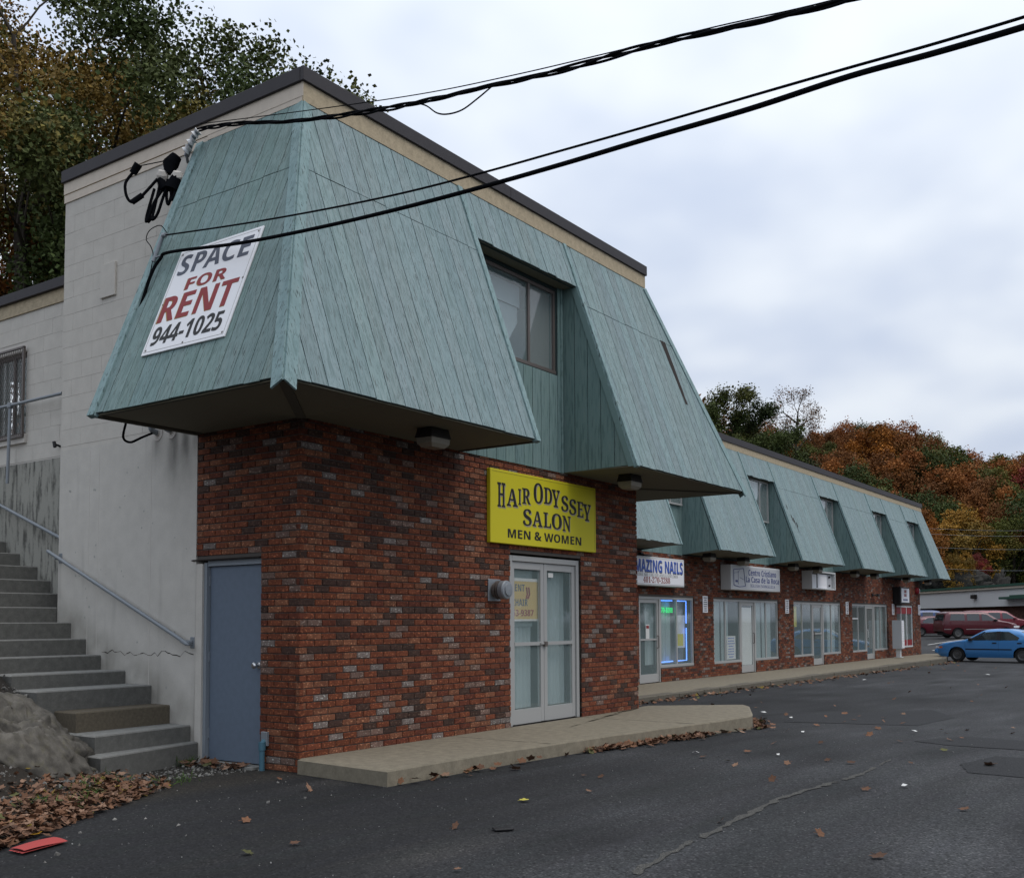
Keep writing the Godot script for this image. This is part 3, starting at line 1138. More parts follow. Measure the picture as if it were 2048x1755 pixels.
func ground() -> void:
	var xs := axis([[-400, -60, 40], [-60, -12, 4], [-12, -5, 0.5], [-5, 10, 0.085], [10, 20, 0.25], [20, 50, 0.8], [50, 110, 2.5], [110, 500, 30]])
	var zs := axis([[-400, -60, 40], [-60, -6, 3], [-6, -3.2, 0.35], [-3.2, 6.6, 0.085], [6.6, 12, 0.4], [12, 60, 4], [60, 400, 34]])
	var n1 := noise(311, 0.35, 4)
	var n2 := noise(312, 1.6, 4)
	var n3 := noise(313, 0.09, 3)
	var crack := [Vector2(-1.75, 4.62), Vector2(-1.2, 4.54), Vector2(-0.6, 4.5), Vector2(0.4, 4.44), Vector2(1.2, 4.38), Vector2(2.0, 4.44), Vector2(2.8, 4.52), Vector2(3.9, 4.47), Vector2(5.3, 4.43)]
	var crack2 := [Vector2(13.0, 3.9), Vector2(16, 4.0), Vector2(24, 4.4), Vector2(40, 5.2)]
	var shade := func(p: Vector3) -> Color:
		var q := Vector2(p.x, p.z)
		var a := n1.get_noise_2dv(q)
		var b := n2.get_noise_2dv(q)
		# newer dark binder near the salon, older and greyer out in the lot
		var age := smoothstep(1.6, 4.6, p.z + 0.10 * p.x + a * 1.2 + n3.get_noise_2dv(q) * 1.5)
		if p.x > 10: age = maxf(age, smoothstep(10, 22, p.x + a * 4))
		var c := Color(0.040, 0.0405, 0.043).lerp(Color(0.098, 0.100, 0.106), age)
		var g := (1.0 + 0.32 * a + 0.34 * b) * (1.0 - 0.40 * smoothstep(0.15, 0.5, n2.get_noise_2dv(q * 0.45 + Vector2(31, 9))) + 0.45 * smoothstep(0.2, 0.55, n1.get_noise_2dv(q * 1.7 + Vector2(5, 77))))
		c = Color(c.r * g, c.g * g, c.b * g)
		if p.x < 8 and p.x > -6 and p.z < 7 and p.z > -4:
			# dusty patches
			for s in [[Vector2(-2.15, 3.35), 0.40, 0.75], [Vector2(-1.75, 2.35), 0.26, 0.65], [Vector2(-0.05, 0.62), 0.32, 0.5], [Vector2(-0.35, 1.9), 0.2, 0.35], [Vector2(-2.4, 0.75), 0.45, 0.4], [Vector2(-0.75, 0.85), 0.3, 0.3], [Vector2(2.9, 5.3), 0.6, 0.15]]:
				var e: float = q.distance_to(s[0]) / s[1] + 0.5 * b
				c = c.lerp(Color(0.15, 0.146, 0.135), s[2] * smoothstep(1.0, 0.1, e))
			# earth and grit washed out beside the steps
			var w := smoothstep(0.30, -0.25, p.z + 0.28 * b + 0.25 * a - 0.05) * smoothstep(0.7, 0.2, p.x)
			c = c.lerp(Color(0.085, 0.073, 0.056) * (1.0 + 0.3 * b), 0.85 * w)
		if p.z > 12 and p.x < 6: c = Color(0.085, 0.085, 0.09)
		return c
	var m := grid_mesh(xs.size(), zs.size(), func(i, j):
		var x := xs[i]
		var z := zs[j]
		var y := lot_height(x, z)
		if x > -6 and x < 20 and z > -4 and z < 9: y += 0.002 * n1.get_noise_2d(x * 1.3, z * 1.3)
		return Vector3(x, y, z), shade)
	var o := put("asphalt_lot", m, M.asphalt)
	tag(o, "worn dark asphalt parking lot with a dusty crack", "ground", "", "structure")
	var rib := MB.new()   # pale dust worked into a long crack, broken here and there
	var fine := []
	for k in crack.size() - 1:
		for q in 10: fine.append(crack[k].lerp(crack[k + 1], q / 10.0) + Vector2(0, R.randf_range(-0.02, 0.02)))
	for k in fine.size() - 1:
		var q0: Vector2 = fine[k]
		var q1: Vector2 = fine[k + 1]
		var w0 := 0.042 * (0.58 + n2.get_noise_2d(q0.x * 3.0, 3.0)) * smoothstep(5.4, 2.0, q0.x)
		var w1 := 0.042 * (0.58 + n2.get_noise_2d(q1.x * 3.0, 3.0)) * smoothstep(5.4, 2.0, q1.x)
		if w0 < 0.006 or w1 < 0.006: continue
		var y0 := lot_height(q0.x, 0) + 0.005
		var y1 := lot_height(q1.x, 0) + 0.005
		rib.quad(Vector3(q0.x, y0, q0.y + w0), Vector3(q1.x, y1, q1.y + w1), Vector3(q1.x, y1, q1.y - w1), Vector3(q0.x, y0, q0.y - w0))
	tag(put("crack_dust", rib.mesh(), M.dust), "pale dusty crack running across the asphalt", "ground", "", "structure")
	# darker rectangles where the lot was cut open and resurfaced
	for poly in [[[8.5, 1.66], [9.2, 3.45], [11.6, 3.5], [13.2, 2.75], [10.6, 1.1]], [[6.3, 4.15], [6.0, 4.6], [5.9, 6.6], [7.0, 6.4], [7.5, 4.5]], [[4.15, 5.15], [3.58, 5.33], [3.35, 6.8], [5.0, 6.7], [5.1, 5.3]]]:
		var b := MB.new()
		var pts := []
		for k in poly.size():
			var a: Array = poly[k]
			var c: Array = poly[(k + 1) % poly.size()]
			for q in 6:
				var w := Vector2(lerpf(a[0], c[0], q / 6.0), lerpf(a[1], c[1], q / 6.0))
				w += Vector2(R.randf_range(-0.012, 0.012), R.randf_range(-0.012, 0.012))
				pts.append(w)
		var ctr := Vector2.ZERO
		for w in pts: ctr += w / pts.size()
		for k in pts.size():
			var u: Vector2 = pts[k]
			var w: Vector2 = pts[(k + 1) % pts.size()]
			b.tri(Vector3(ctr.x, lot_height(ctr.x, 0) + 0.005, ctr.y), Vector3(w.x, lot_height(w.x, 0) + 0.005, w.y), Vector3(u.x, lot_height(u.x, 0) + 0.005, u.y))
		tag(put("asphalt_patch", b.mesh(), M.patch), "darker rectangular asphalt repair in the lot", "pavement", "dark asphalt repairs in the lot", "structure")
	# two painted bay lines among the parked cars
	for s in [[Vector2(52.0, -6.3), Vector2(57.0, -5.4)], [Vector2(56.5, -7.6), Vector2(62.0, -6.8)]]:
		var b := MB.new()
		var d: Vector2 = (s[1] - s[0]).normalized() * 0.06
		var nn := Vector2(-d.y, d.x)
		var n := 8
		for k in n:
			var a: Vector2 = s[0].lerp(s[1], k / float(n))
			var c: Vector2 = s[0].lerp(s[1], (k + 1) / float(n))
			b.quad(Vector3(a.x + nn.x, lot_height(a.x, 0) + 0.02, a.y + nn.y), Vector3(c.x + nn.x, lot_height(c.x, 0) + 0.02, c.y + nn.y), Vector3(c.x - nn.x, lot_height(c.x, 0) + 0.02, c.y - nn.y), Vector3(a.x - nn.x, lot_height(a.x, 0) + 0.02, a.y - nn.y))
		tag(put("bay_line", b.mesh(), M.paper), "faded white painted bay line on the far asphalt", "road marking", "bay lines beside the parked cars", "structure")

func hill_height(x: float, z: float) -> float:
	# wooded knoll beyond the shops
	var ax := (x - 140.0) / 27.0
	var k := 20.5 * exp(-(ax * ax if x < 140.0 else ax * ax * 0.15) - pow((z + 50.0) / (44.0 if z > -50.0 else 90.0), 2.0))
	# the bank that runs behind the whole row
	var back := clampf((-15.0 - z) / 40.0, 0, 1) * 9.0
	var left := smoothstep(6.0, -3.0, x) * smoothstep(-3.5, -7.0, z) * 3.2
	return maxf(maxf(k, back), left) - 0.4

func hillside() -> void:
	var xs := axis([[-120, -20, 10], [-20, 60, 2.5], [60, 170, 2.2], [170, 420, 25]])
	var zs := axis([[-320, -100, 18], [-100, 30, 2.2], [30, 90, 10]])
	var n1 := noise(71, 0.08, 4)
	var m := grid_mesh(xs.size(), zs.size(), func(i, j):
		var x := xs[i]
		var z := zs[j]
		var h := hill_height(x, z)
		if x < 90.0 and z > -14.0 and not (x < 4.0 and z < -5.0): h = -0.6
		if h > 0: h += 0.7 * n1.get_noise_2d(x, z)
		return Vector3(x, h, z))
	tag(put("hillside", m, M.woodland), "wooded hillside behind the shops", "hill", "", "structure")

# ---------------------------------------------------------------- the two-storey salon
func salon() -> void:
	var s := thing("salon_building", "two-storey corner building of red brick under a blue-green mansard", "building")
	var F := Transform3D(Basis(Vector3.RIGHT, Vector3.UP, Vector3.BACK), Vector3.ZERO)               # front wall, x along
	var G := Transform3D(Basis(Vector3.BACK, Vector3.UP, Vector3.LEFT), Vector3.ZERO)                 # end wall, z along, looks to -x
	var dx0 := 3.575
	var dx1 := 5.29
	var dy0 := 0.147
	var dy1 := 2.335
	# brick walls
	var b := MB.new()
	bar(b, F, 0.012, dx0, -0.2, HS, -0.25, -0.012)
	bar(b, F, dx1, L - 0.012, -0.2, HS, -0.25, -0.012)
	bar(b, F, dx0, dx1, dy1, HS, -0.25, -0.012)
	bar(b, F, dx0, dx1, -0.2, dy0 - 0.01, -0.25, -0.012)
	var wf := put("brick_wall", b.mesh(), M.mortar, s)
	b = MB.new()
	bar(b, G, -WB, -0.252, 2.125, HS, -0.25, -0.012)
	bar(b, G, -0.57, -0.252, -0.2, 2.125, -0.25, -0.012)
	var we := put("brick_wall", b.mesh(), M.mortar, s)
	# the bricks: the ones that show largest stand alone, the rest are one mesh
	var list := []
	for q in bond(0.0, L, -0.06, HS, [[dx0, dy0, dx1, dy1]]):
		list.append([F, q, wf, 0.0])
	for q in bond(-WB, 0.0, -0.06, HS, [[-WB - 1, -1, -0.565, 2.125]]):
		list.append([G, q, we, 0.0])
	for k in list:
		var c: Vector3 = k[0] * Vector3((k[1][0] + k[1][2]) * 0.5, (k[1][1] + k[1][3]) * 0.5, 0)
		var to := VIEWER - c
		var hid := c.y > 2.95 or (c.y > 2.4 and c.x > 3.0 and c.x < 5.7)
		k[3] = (k[1][2] - k[1][0]) * absf(to.normalized().dot(k[0].basis.z)) / to.length_squared() * (0.2 if hid else 1.0)
	list.sort_custom(func(p, q): return p[3] > q[3])
	var kinds := []
	for k in 24: kinds.append(unit_brick(brick_colour()))
	var xs := [[], []]
	var cs := [[], []]
	for k in list.size():
		var e: Array = list[k]
		var t := brick_xform(e[0], e[1], 0.05)
		if k < 296:
			var o := put("brick", kinds[R.randi() % kinds.size()], M.brick, e[2])
			o.transform = t
		else:
			var w := 0 if e[2] == wf else 1
			xs[w].append(t)
			cs[w].append(brick_colour())
	var plain_brick := unit_brick(Color.WHITE)
	put_many("bricks", plain_brick, M.brick, xs[0], cs[0], wf)
	put_many("bricks", plain_brick, M.brick, xs[1], cs[1], we)
	# painted end wall: poured concrete below, blocks above
	b = MB.new()
	bar(b, G, -D, -WB, -0.3, 3.56, -0.26, 0.004)
	bar(b, G, -WB, -1.475, -0.3, 2.09, -0.26, 0.004)
	var cw := put("concrete_wall", b.mesh(), M.painted, s)
	# the face of the wall with its dirt: soot under the conduits, splashes above the steps
	var nd := noise(641, 1.1, 4)
	var nf := noise(642, 5.0, 3)
	put("wall_face", grid_mesh(105, 156, func(i, j):
		return Vector3(-0.0062, lerpf(-0.2, 3.555, j / 155.0), lerpf(-D, -WB, i / 104.0)), func(p):
		var sm := 0.0
		for q in [[-1.98, 3.5, 0.11, 0.55, 0.75], [-1.78, 3.5, 0.10, 0.5, 0.7], [-2.28, 3.5, 0.08, 0.25, 0.35], [-1.62, 3.52, 0.07, 0.3, 0.4]]:
			var dy: float = (q[1] - p.y) / q[3]
			if dy > -0.1: sm = maxf(sm, q[4] * exp(-pow((p.z - q[0]) / (q[2] * (0.7 + 0.8 * maxf(dy, 0.0))), 2.0) - dy * dy * 1.6) * (0.85 + 0.35 * nf.get_noise_2d(p.z * 2.0, p.y * 0.6)))
		var step_y := prof([[-4.2, 1.68], [-3.26, 1.1], [-2.3, 0.79], [-1.6, 0.38]], p.z)
		var low := smoothstep(0.40, 0.0, p.y - step_y) * 0.25 * (1.0 + nd.get_noise_2d(p.z * 2.0, p.y * 2.0))
		var run := smoothstep(0.25, 0.7, nd.get_noise_2d(p.z * 3.2, p.y * 0.25)) * 0.14
		var k := clampf(1.0 - sm - low - run, 0.12, 1.0) * (0.98 + 0.04 * nd.get_noise_2d(p.z, p.y))
		return Color(k, k * (1.0 - 0.02 * low), k * (1.0 - 0.10 * low))), M.painted_v, cw)
	b = MB.new()   # faint board marks of the formwork
	for z in [-3.55, -3.36, -2.37]: bar(b, G, z - 0.004, z + 0.004, 0.6, 3.5, 0.0, 0.0075)
	put("form_mark", b.mesh(), M.joint, cw)
	b = MB.new()   # ragged crack across the foot of the wall
	var z := -3.25
	var y := 1.135
	while z < -1.62:
		var z2 := z + R.randf_range(0.03, 0.08)
		var y2 := 1.135 + R.randf_range(-0.035, 0.03)
		var w := R.randf_range(0.0015, 0.006)
		b.quad(Vector3(-0.0078, y - w, z), Vector3(-0.0078, y2 - w, z2), Vector3(-0.0078, y2 + w, z2), Vector3(-0.0078, y + w, z))
		z = z2; y = y2
	put("crack", b.mesh(), M.brown, cw)
	b = MB.new()   # chips and pocks
	for k in 46:
		var c := Vector3(-0.0075, R.randf_range(0.4, 3.3), R.randf_range(-4.1, -1.65))
		var r := R.randf_range(0.005, 0.016)
		var p := []
		for j in 6: p.append(c + Vector3(0, cos(TAU * j / 6) * r * R.randf_range(0.6, 1.4), sin(TAU * j / 6) * r * R.randf_range(0.6, 1.4)))
		for j in range(1, 5): b.tri(p[0], p[j], p[j + 1])
	put("chips", b.mesh(), M.ink_grey, cw, "stuff")
	b = MB.new()
	bar(b, G, -D, -0.25, 3.56, 6.66, -0.26, -0.004)
	var bw := put("block_wall", b.mesh(), M.joint, s)
	var row := 0
	var by := 3.605
	b = MB.new()
	bar(b, G, -D, -0.25, 3.56, 3.60, -0.02, 0.002)
	put("block", b.mesh(), M.painted, bw)
	while by < 6.6:
		var bz := -D - (0.2 if row % 2 else 0.0)
		while bz < -0.8:
			var z0 := maxf(bz, -D)
			var z1 := minf(bz + 0.4025, -0.75)
			if z1 - z0 > 0.05:
				bar_part("block", G, z0, z1, by, minf(by + 0.2, 6.655), -0.03, R.randf_range(0.0, 0.0018), M.painted, bw)
			bz += 0.4045
		by += 0.2025
		row += 1
	bar_part("cover_plate", G, -3.38, -3.09, 5.29, 5.69, 0.0, 0.028, M.painted, s, 0.004)
	# upper storey wall behind the mansard, with the window opening
	b = MB.new()
	bar(b, F, 0.02, 2.64, HS, 6.66, -0.25, -0.012)
	bar(b, F, 4.69, XR - 0.02, HS, 6.66, -0.25, -0.012)
	bar(b, F, 2.64, 4.69, 5.975, 6.66, -0.25, -0.012)
	bar(b, F, 2.64, 4.69, HS, 4.815, -0.25, -0.012)
	var uw := put("upper_wall", b.mesh(), M.groove, s)
	boards(uw, F, [Vector2(N1, HS - 0.01), Vector2(N2, HS - 0.01), Vector2(N2, 4.80), Vector2(N1, 4.80)], M.siding_sheltered, {"start": 0.1, "drop": 0.0})
	boards(uw, F, [Vector2(4.70, 4.80), Vector2(N2, 4.80), Vector2(N2, 6.03), Vector2(4.70, 6.03)], M.siding_sheltered, {"start": 0.0, "drop": 0.0})
	bx("corner_board", Vector3(4.765, HS - 0.012, 0.013), Vector3(4.80, 6.02, 0.032), M.siding_sheltered, uw)
	# side and rear walls, floors, roof
	b = MB.new()
	b.box(Vector3(L - 0.25, -0.2, -D), Vector3(L - 0.01, HS, -0.252))
	b.box(Vector3(XR - 0.25, HS + 0.001, -D), Vector3(XR - 0.01, 6.66, -0.252))
	put("side_wall", b.mesh(), M.painted, s)
	bx("rear_wall", Vector3(0.262, -0.2, -D), Vector3(L - 0.252, 6.66, -D + 0.2), M.room, s)
	bx("floor", Vector3(0.262, -0.1, -D + 0.202), Vector3(L - 0.252, 0.13, -0.252), M.room, s)
	bx("upper_floor", Vector3(0.262, 3.2, -D + 0.202), Vector3(L - 0.252, 3.45, -0.252), M.room_light, s)
	bx("roof", Vector3(0.0, 6.662, -D), Vector3(XR, 6.93, 0.0), M.roofing, s)
	# cream band and dark fascia
	bx("cream_band", Vector3(-0.02, HC - 0.003, 0.002), Vector3(XR + 0.01, HD, 0.022), M.cream, s)
	b = MB.new()
	b.box(Vector3(-0.022, 6.735, -D - 0.01), Vector3(-0.001, HD - 0.001, 0.021))
	b.box(Vector3(-0.014, 6.63, -D - 0.01), Vector3(-0.0011, 6.728, -WB + 0.12))
	put("cream_band", b.mesh(), M.cream_pale, s)
	bx("cream_band", Vector3(-0.0185, HC - 0.002, -WB + 0.121), Vector3(-0.0012, 6.734, 0.0205), M.cream_pale, s)
	bx("drip_edge", Vector3(-0.013, 6.728, -D - 0.008), Vector3(-0.0013, 6.7349, -WB), M.gold, s)
	b = MB.new()
	b.rbox(Vector3(-0.05, HD - 0.012, 0.0), Vector3(3.55, HT, 0.05), 0.006)
	b.rbox(Vector3(3.553, HD - 0.012, 0.0), Vector3(XR + 0.03, HT, 0.05), 0.006)
	b.rbox(Vector3(-0.052, HD - 0.011, -D - 0.03), Vector3(-0.0014, HT - 0.001, -0.002), 0.006)
	b.box(Vector3(0.0, HD, -D - 0.03), Vector3(XR + 0.029, HT - 0.004, -0.001))
	put("fascia", b.mesh(), M.fascia, s)
	# mansard: panels of grooved boards
	var sl := sqrt(EV * EV + (HC - HE) * (HC - HE))
	var FM := Transform3D(Basis(Vector3.RIGHT, Vector3(0, HC - HE, -EV) / sl, Vector3.RIGHT.cross(Vector3(0, HC - HE, -EV) / sl)), Vector3(0, HE, EV))
	var se := sqrt(ES * ES + (HC - HE) * (HC - HE))
	var upe := Vector3(ES, HC - HE, 0) / se
	var GM := Transform3D(Basis(Vector3.BACK, upe, Vector3.BACK.cross(upe)), Vector3(-ES, HE, 0))
	var upr := Vector3(-ES, HC - HE, 0) / se
	var HM := Transform3D(Basis(Vector3.FORWARD, upr, Vector3.FORWARD.cross(upr)), Vector3(XR + ES, HE, 0))
	var v_of := func(yy: float) -> float: return (yy - HE) / (HC - HE) * sl
	var seam: float = v_of.call(5.82)
	var outl := [Vector2(-ES, 0), Vector2(N1, 0), Vector2(N1, sl), Vector2(0, sl)]
	var p := put("mansard_panel", flat(outl, FM, -0.06, -0.001), M.groove, s)
	boards(p, FM, outl, M.siding, {"seam": seam, "start": 0.1})
	outl = [Vector2(N2, 0), Vector2(XR + ES, 0), Vector2(XR, sl), Vector2(N2, sl)]
	p = put("mansard_panel", flat(outl, FM, -0.06, -0.001), M.groove, s)
	boards(p, FM, outl, M.siding, {"seam": v_of.call(5.76), "start": 0.02})
	# a strip torn from the boards on the right
	b = MB.new()
	var tv0: float = v_of.call(4.76)
	var tv1: float = v_of.call(5.78)
	var l := []
	var r := []
	for k in 9:
		var f := k / 8.0
		var vv := lerpf(tv0, tv1, f)
		var c := lerpf(7.31, 7.225, f)
		var hw := 0.035 + 0.05 * f + R.randf_range(-0.005, 0.008)
		l.append(FM * Vector3(c - hw, vv, 0.0145)); r.append(FM * Vector3(c + hw, vv, 0.0145))
	for k in 8: b.quad(l[k], r[k], r[k + 1], l[k + 1])
	put("torn_strip", b.mesh(), M.brown, p)
	outl = [Vector2(-WB, 0), Vector2(EV, 0), Vector2(0, se), Vector2(-WB, se)]
	p = put("mansard_panel", flat(outl, GM, -0.06, -0.001), M.groove, s)
	boards(p, GM, outl, M.siding_end, {"seam": (5.83 - HE) / (HC - HE) * se, "start": 0.03})
	outl = [Vector2(-EV, 0), Vector2(WB, 0), Vector2(WB, se), Vector2(0, se)]
	p = put("mansard_panel", flat(outl, HM, -0.06, -0.001), M.groove, s)
	boards(p, HM, outl, M.siding, {"merged": true})
	# header above the window
	var vh: float = v_of.call(6.03)
	outl = [Vector2(N1, vh), Vector2(N2, vh), Vector2(N2, sl), Vector2(N1, sl)]
	p = put("window_header", flat(outl, FM, -0.06, -0.001), M.groove, s)
	boards(p, FM, outl, M.siding, {"start": 0.06, "drop": 0.018})
	b = MB.new()
	b.box(Vector3(N1 + 0.01, 6.02, -0.01), Vector3(N2 - 0.01, 6.04, 0.21))
	put("header_soffit", b.mesh(), M.soffit, s)
	# cheeks either side of the window
	for k in [[N2, -1.0], [N1, 1.0]]:
		var C := Transform3D(Basis(Vector3(0, 0, -k[1]), Vector3.UP, Vector3(k[1], 0, 0)), Vector3(k[0], 0, 0))
		var q := [Vector2(0.012, HS), Vector2(EV - 0.015, HE), Vector2(0.232, 6.03), Vector2(0.012, 6.03)]
		if k[1] > 0:
			for j in q.size(): q[j] = Vector2(-q[j].x, q[j].y)
		p = put("cheek_wall", flat(q, C, -0.05, -0.014), M.groove, s)
		boards(p, C.translated_local(Vector3(0, 0, -0.0139)), q, M.siding_sheltered, {"start": 0.02, "drop": 0.0})
		var tr := MB.new()   # sloping trim on the cheek
		var d0: float = (EV - 0.008) * (-k[1])
		var a0 := C * Vector3(d0, HE - 0.02, 0.0)
		var a1 := C * Vector3(0.238 * -k[1], 6.02, 0.0)
		var inn: Vector3 = C.basis.x * (0.085 * k[1])
		var o3: Vector3 = C.basis.z * 0.012
		tr.prism([a0, a1, a1 + inn, a0 + inn] if k[1] > 0 else [a0, a0 + inn, a1 + inn, a1], o3)
		put("cheek_trim", tr.mesh(), M.siding_sheltered, p)
	# hip and edge trim
	for hp in [[Vector3(-ES, HE, EV), Vector3(0, HC, 0), FM.basis.z, GM.basis.z, 1.0, -0.06], [Vector3(XR + ES, HE, EV), Vector3(XR, HC, 0), FM.basis.z, HM.basis.z, -1.0, -0.03]]:
		b = MB.new()
		var bot: Vector3 = hp[0]
		var top: Vector3 = hp[1]
		var ax := (top - bot).normalized()
		bot += ax * hp[5]
		top -= ax * 0.02
		for e in [[hp[2], hp[4]], [hp[3], -hp[4]]]:
			var nn: Vector3 = e[0]
			var into: Vector3 = ax.cross(nn).normalized() * -e[1]
			if into.dot(Vector3(3, 5, -1) - bot) < 0: into = -into
			var q0 := bot + nn * 0.014
			var q1 := top + nn * 0.014
			var poly := [q0 - into * 0.012, q0 + into * 0.115 - Vector3(0, 0.03, 0), q1 + into * 0.09, q1 - into * 0.012]
			if (poly[1] - poly[0]).cross(poly[3] - poly[0]).dot(nn) < 0: poly.reverse()
			b.prism(poly, nn * 0.018)
		put("hip_trim", b.mesh(), M.trim, s)
	for e in [[FM, N1 - 0.085, N1 + 0.0, 0.0], [FM, N2 - 0.005, N2 + 0.07, 0.0], [GM, -WB - 0.05, -WB + 0.06, 0.0]]:
		bar_part("edge_trim", e[0], e[1], e[2], -0.035, (se if e[0] == GM else sl) - 0.01, -0.03, 0.034, M.trim, s, 0.004)
	# soffits
	b = MB.new()
	var yb := HS - 0.004
	b.prism([Vector3(-ES + 0.02, yb, -WB), Vector3(-ES + 0.02, yb, EV - 0.02), Vector3(0.003, yb, EV - 0.02), Vector3(0.003, yb, -WB)], Vector3(0, 0.012, 0))
	b.prism([Vector3(0.006, yb, 0.0), Vector3(0.006, yb, EV - 0.02), Vector3(N1 - 0.01, yb, EV - 0.02), Vector3(N1 - 0.01, yb, 0.0)], Vector3(0, 0.012, 0))
	put("soffit", b.mesh(), M.soffit, s)
	b = MB.new()
	b.prism([Vector3(N2 + 0.01, yb, 0.0), Vector3(N2 + 0.01, yb, EV - 0.02), Vector3(L + 0.001, yb, EV - 0.02), Vector3(L + 0.001, yb, 0.0)], Vector3(0, 0.012, 0))
	b.prism([Vector3(L + 0.004, yb, -WB), Vector3(L + 0.004, yb, EV - 0.02), Vector3(XR + ES - 0.02, yb, EV - 0.02), Vector3(XR + ES - 0.02, yb, -WB)], Vector3(0, 0.012, 0))
	put("soffit", b.mesh(), M.soffit, s)
	b = MB.new()
	for e in [[-ES + 0.03, -0.01, -WB - 0.012, -WB + 0.035], [-ES + 0.03, -0.01, -WB + 0.075, -WB + 0.09]]:
		b.box(Vector3(e[0], yb - 0.016, e[2]), Vector3(e[1], yb - 0.001, e[3]))
	b.box(Vector3(L + 0.02, yb - 0.016, -WB - 0.012), Vector3(XR + ES - 0.04, yb - 0.001, -WB + 0.035))
	b.box(Vector3(N1 - 0.05, yb - 0.014, 0.01), Vector3(N1 - 0.012, yb - 0.001, EV - 0.04))
	# mitred joints at the two corners
	for e in [[Vector3(0.0, yb - 0.004, 0.0), Vector3(-ES + 0.05, yb - 0.004, EV - 0.06)], [Vector3(L, yb - 0.004, 0.0), Vector3(XR + ES - 0.06, yb - 0.004, EV - 0.06)]]:
		var d: Vector3 = (e[1] - e[0]).normalized()
		var sd := d.cross(Vector3.UP) * 0.045
		b.prism([e[0] - sd, e[1] - sd, e[1] + sd, e[0] + sd], Vector3(0, -0.008, 0))
	put("soffit_batten", b.mesh(), M.soffit_edge, s)
	# window upstairs
	var w1 := window(s, F, 2.645, 4.685, 4.82, 5.97, [4.06], -0.02, {"t": 0.045, "m": M.alu_dark})
	bx("insect_screen", Vector3(4.10, 4.87, -0.085), Vector3(4.63, 5.92, -0.08), M.alu_dark, w1)
	bx("window_shade", Vector3(2.70, 5.60, -0.16), Vector3(4.02, 5.88, -0.15), M.blind, w1)
	b = MB.new()
	b.prism([Vector3(2.72, 4.87, -0.18), Vector3(3.62, 4.87, -0.18), Vector3(4.0, 5.40, -0.18), Vector3(4.0, 5.60, -0.18), Vector3(2.72, 5.60, -0.18)], Vector3(0, 0, 0.006))
	put("curtain", b.mesh(), M.blind, w1)
	# salon entrance: a pair of glass doors in an aluminium frame
	b = MB.new()
	bar(b, F, dx0 + 0.02, dx0 + 0.085, dy0, dy1 - 0.03, -0.13, -0.03, 0.004)
	bar(b, F, dx1 - 0.085, dx1 - 0.02, dy0, dy1 - 0.03, -0.13, -0.03, 0.004)
	bar(b, F, dx0 + 0.086, dx1 - 0.086, dy1 - 0.10, dy1 - 0.03, -0.128, -0.032, 0.004)
	put("door_frame", b.mesh(), M.alu, s)
	var mid := (dx0 + dx1) * 0.5 - 0.01
	var g1 := glass_door(s, F, dx0 + 0.09, mid - 0.004, dy0 + 0.01, dy1 - 0.105, -0.055, 1.175, {"kick": 0.185})
	var g2 := glass_door(s, F, mid + 0.004, dx1 - 0.09, dy0 + 0.01, dy1 - 0.105, -0.055, 1.175, {"kick": 0.185})
	bx("lock", Vector3(mid - 0.03, 1.135, -0.05), Vector3(mid + 0.035, 1.20, -0.015), M.alu_dark, g2, 0.004)
	bx("push_bar", Vector3(mid - 0.11, 1.16, -0.052), Vector3(mid - 0.03, 1.19, -0.03), M.alu, g1, 0.004)
	put("curtain", cloth(dx0 + 0.15, mid - 0.08, 0.34, 1.42, F.translated_local(Vector3(0, 0, -0.22)), 0.10, 0.014), M.curtain, g1)
	put("curtain", cloth(mid + 0.075, dx1 - 0.15, 0.34, 2.14, F.translated_local(Vector3(0, 0, -0.22)), 0.11, 0.014), M.curtain, g2)
	bx("blind", Vector3(dx0 + 0.15, 1.40, -0.20), Vector3(mid - 0.08, 2.14, -0.19), M.curtain, g1)
	bx("sticker", Vector3(mid + 0.10, 2.05, -0.052), Vector3(mid + 0.22, 2.11, -0.0505), M.paper, g2)
	# steel service door in the end wall
	b = MB.new()
	bar(b, G, -1.475, -1.43, -0.02, 2.10, -0.2, -0.02)
	bar(b, G, -0.585, -0.571, 0.0, 2.10, -0.2, -0.03)
	bar(b, G, -1.43, -0.585, 2.062, 2.12, -0.2, -0.03)
	put("door_frame", b.mesh(), M.door_frame, s)
	var sd2 := bar_part("door", G, -1.425, -0.588, 0.035, 2.058, -0.11, -0.065, M.door_blue, s, 0.004)
	b = MB.new()
	b.lathe([Vector2(0.0, 0.0), Vector2(0.032, 0.0), Vector2(0.032, 0.01), Vector2(0.014, 0.014), Vector2(0.014, 0.05), Vector2(0.03, 0.06), Vector2(0.033, 0.078), Vector2(0.02, 0.092), Vector2(0.001, 0.094)], Transform3D(Basis(Vector3.FORWARD, Vector3.LEFT, Vector3.UP), Vector3(0.065, 1.03, -0.65)), 16)
	put("handle", b.mesh(), M.chrome, sd2)
	b = MB.new()
	for yy in [0.25, 1.05, 1.85]: bar(b, G, -1.435, -1.418, yy, yy + 0.11, -0.075, -0.05)
	put("hinge", b.mesh(), M.door_frame, sd2)
	bx("lintel", Vector3(-0.02, 2.122, -WB - 0.06), Vector3(0.1, 2.135, -0.572), M.brown, s)
	bx("door_sill", Vector3(-0.10, -0.1, -1.43), Vector3(0.12, 0.025, -0.56), M.concrete, s)

# ---------------------------------------------------------------- the lower row of shops
const ZB := -4.72
const BX0 := 6.95
const BX1 := 43.14
const BFL := -0.09

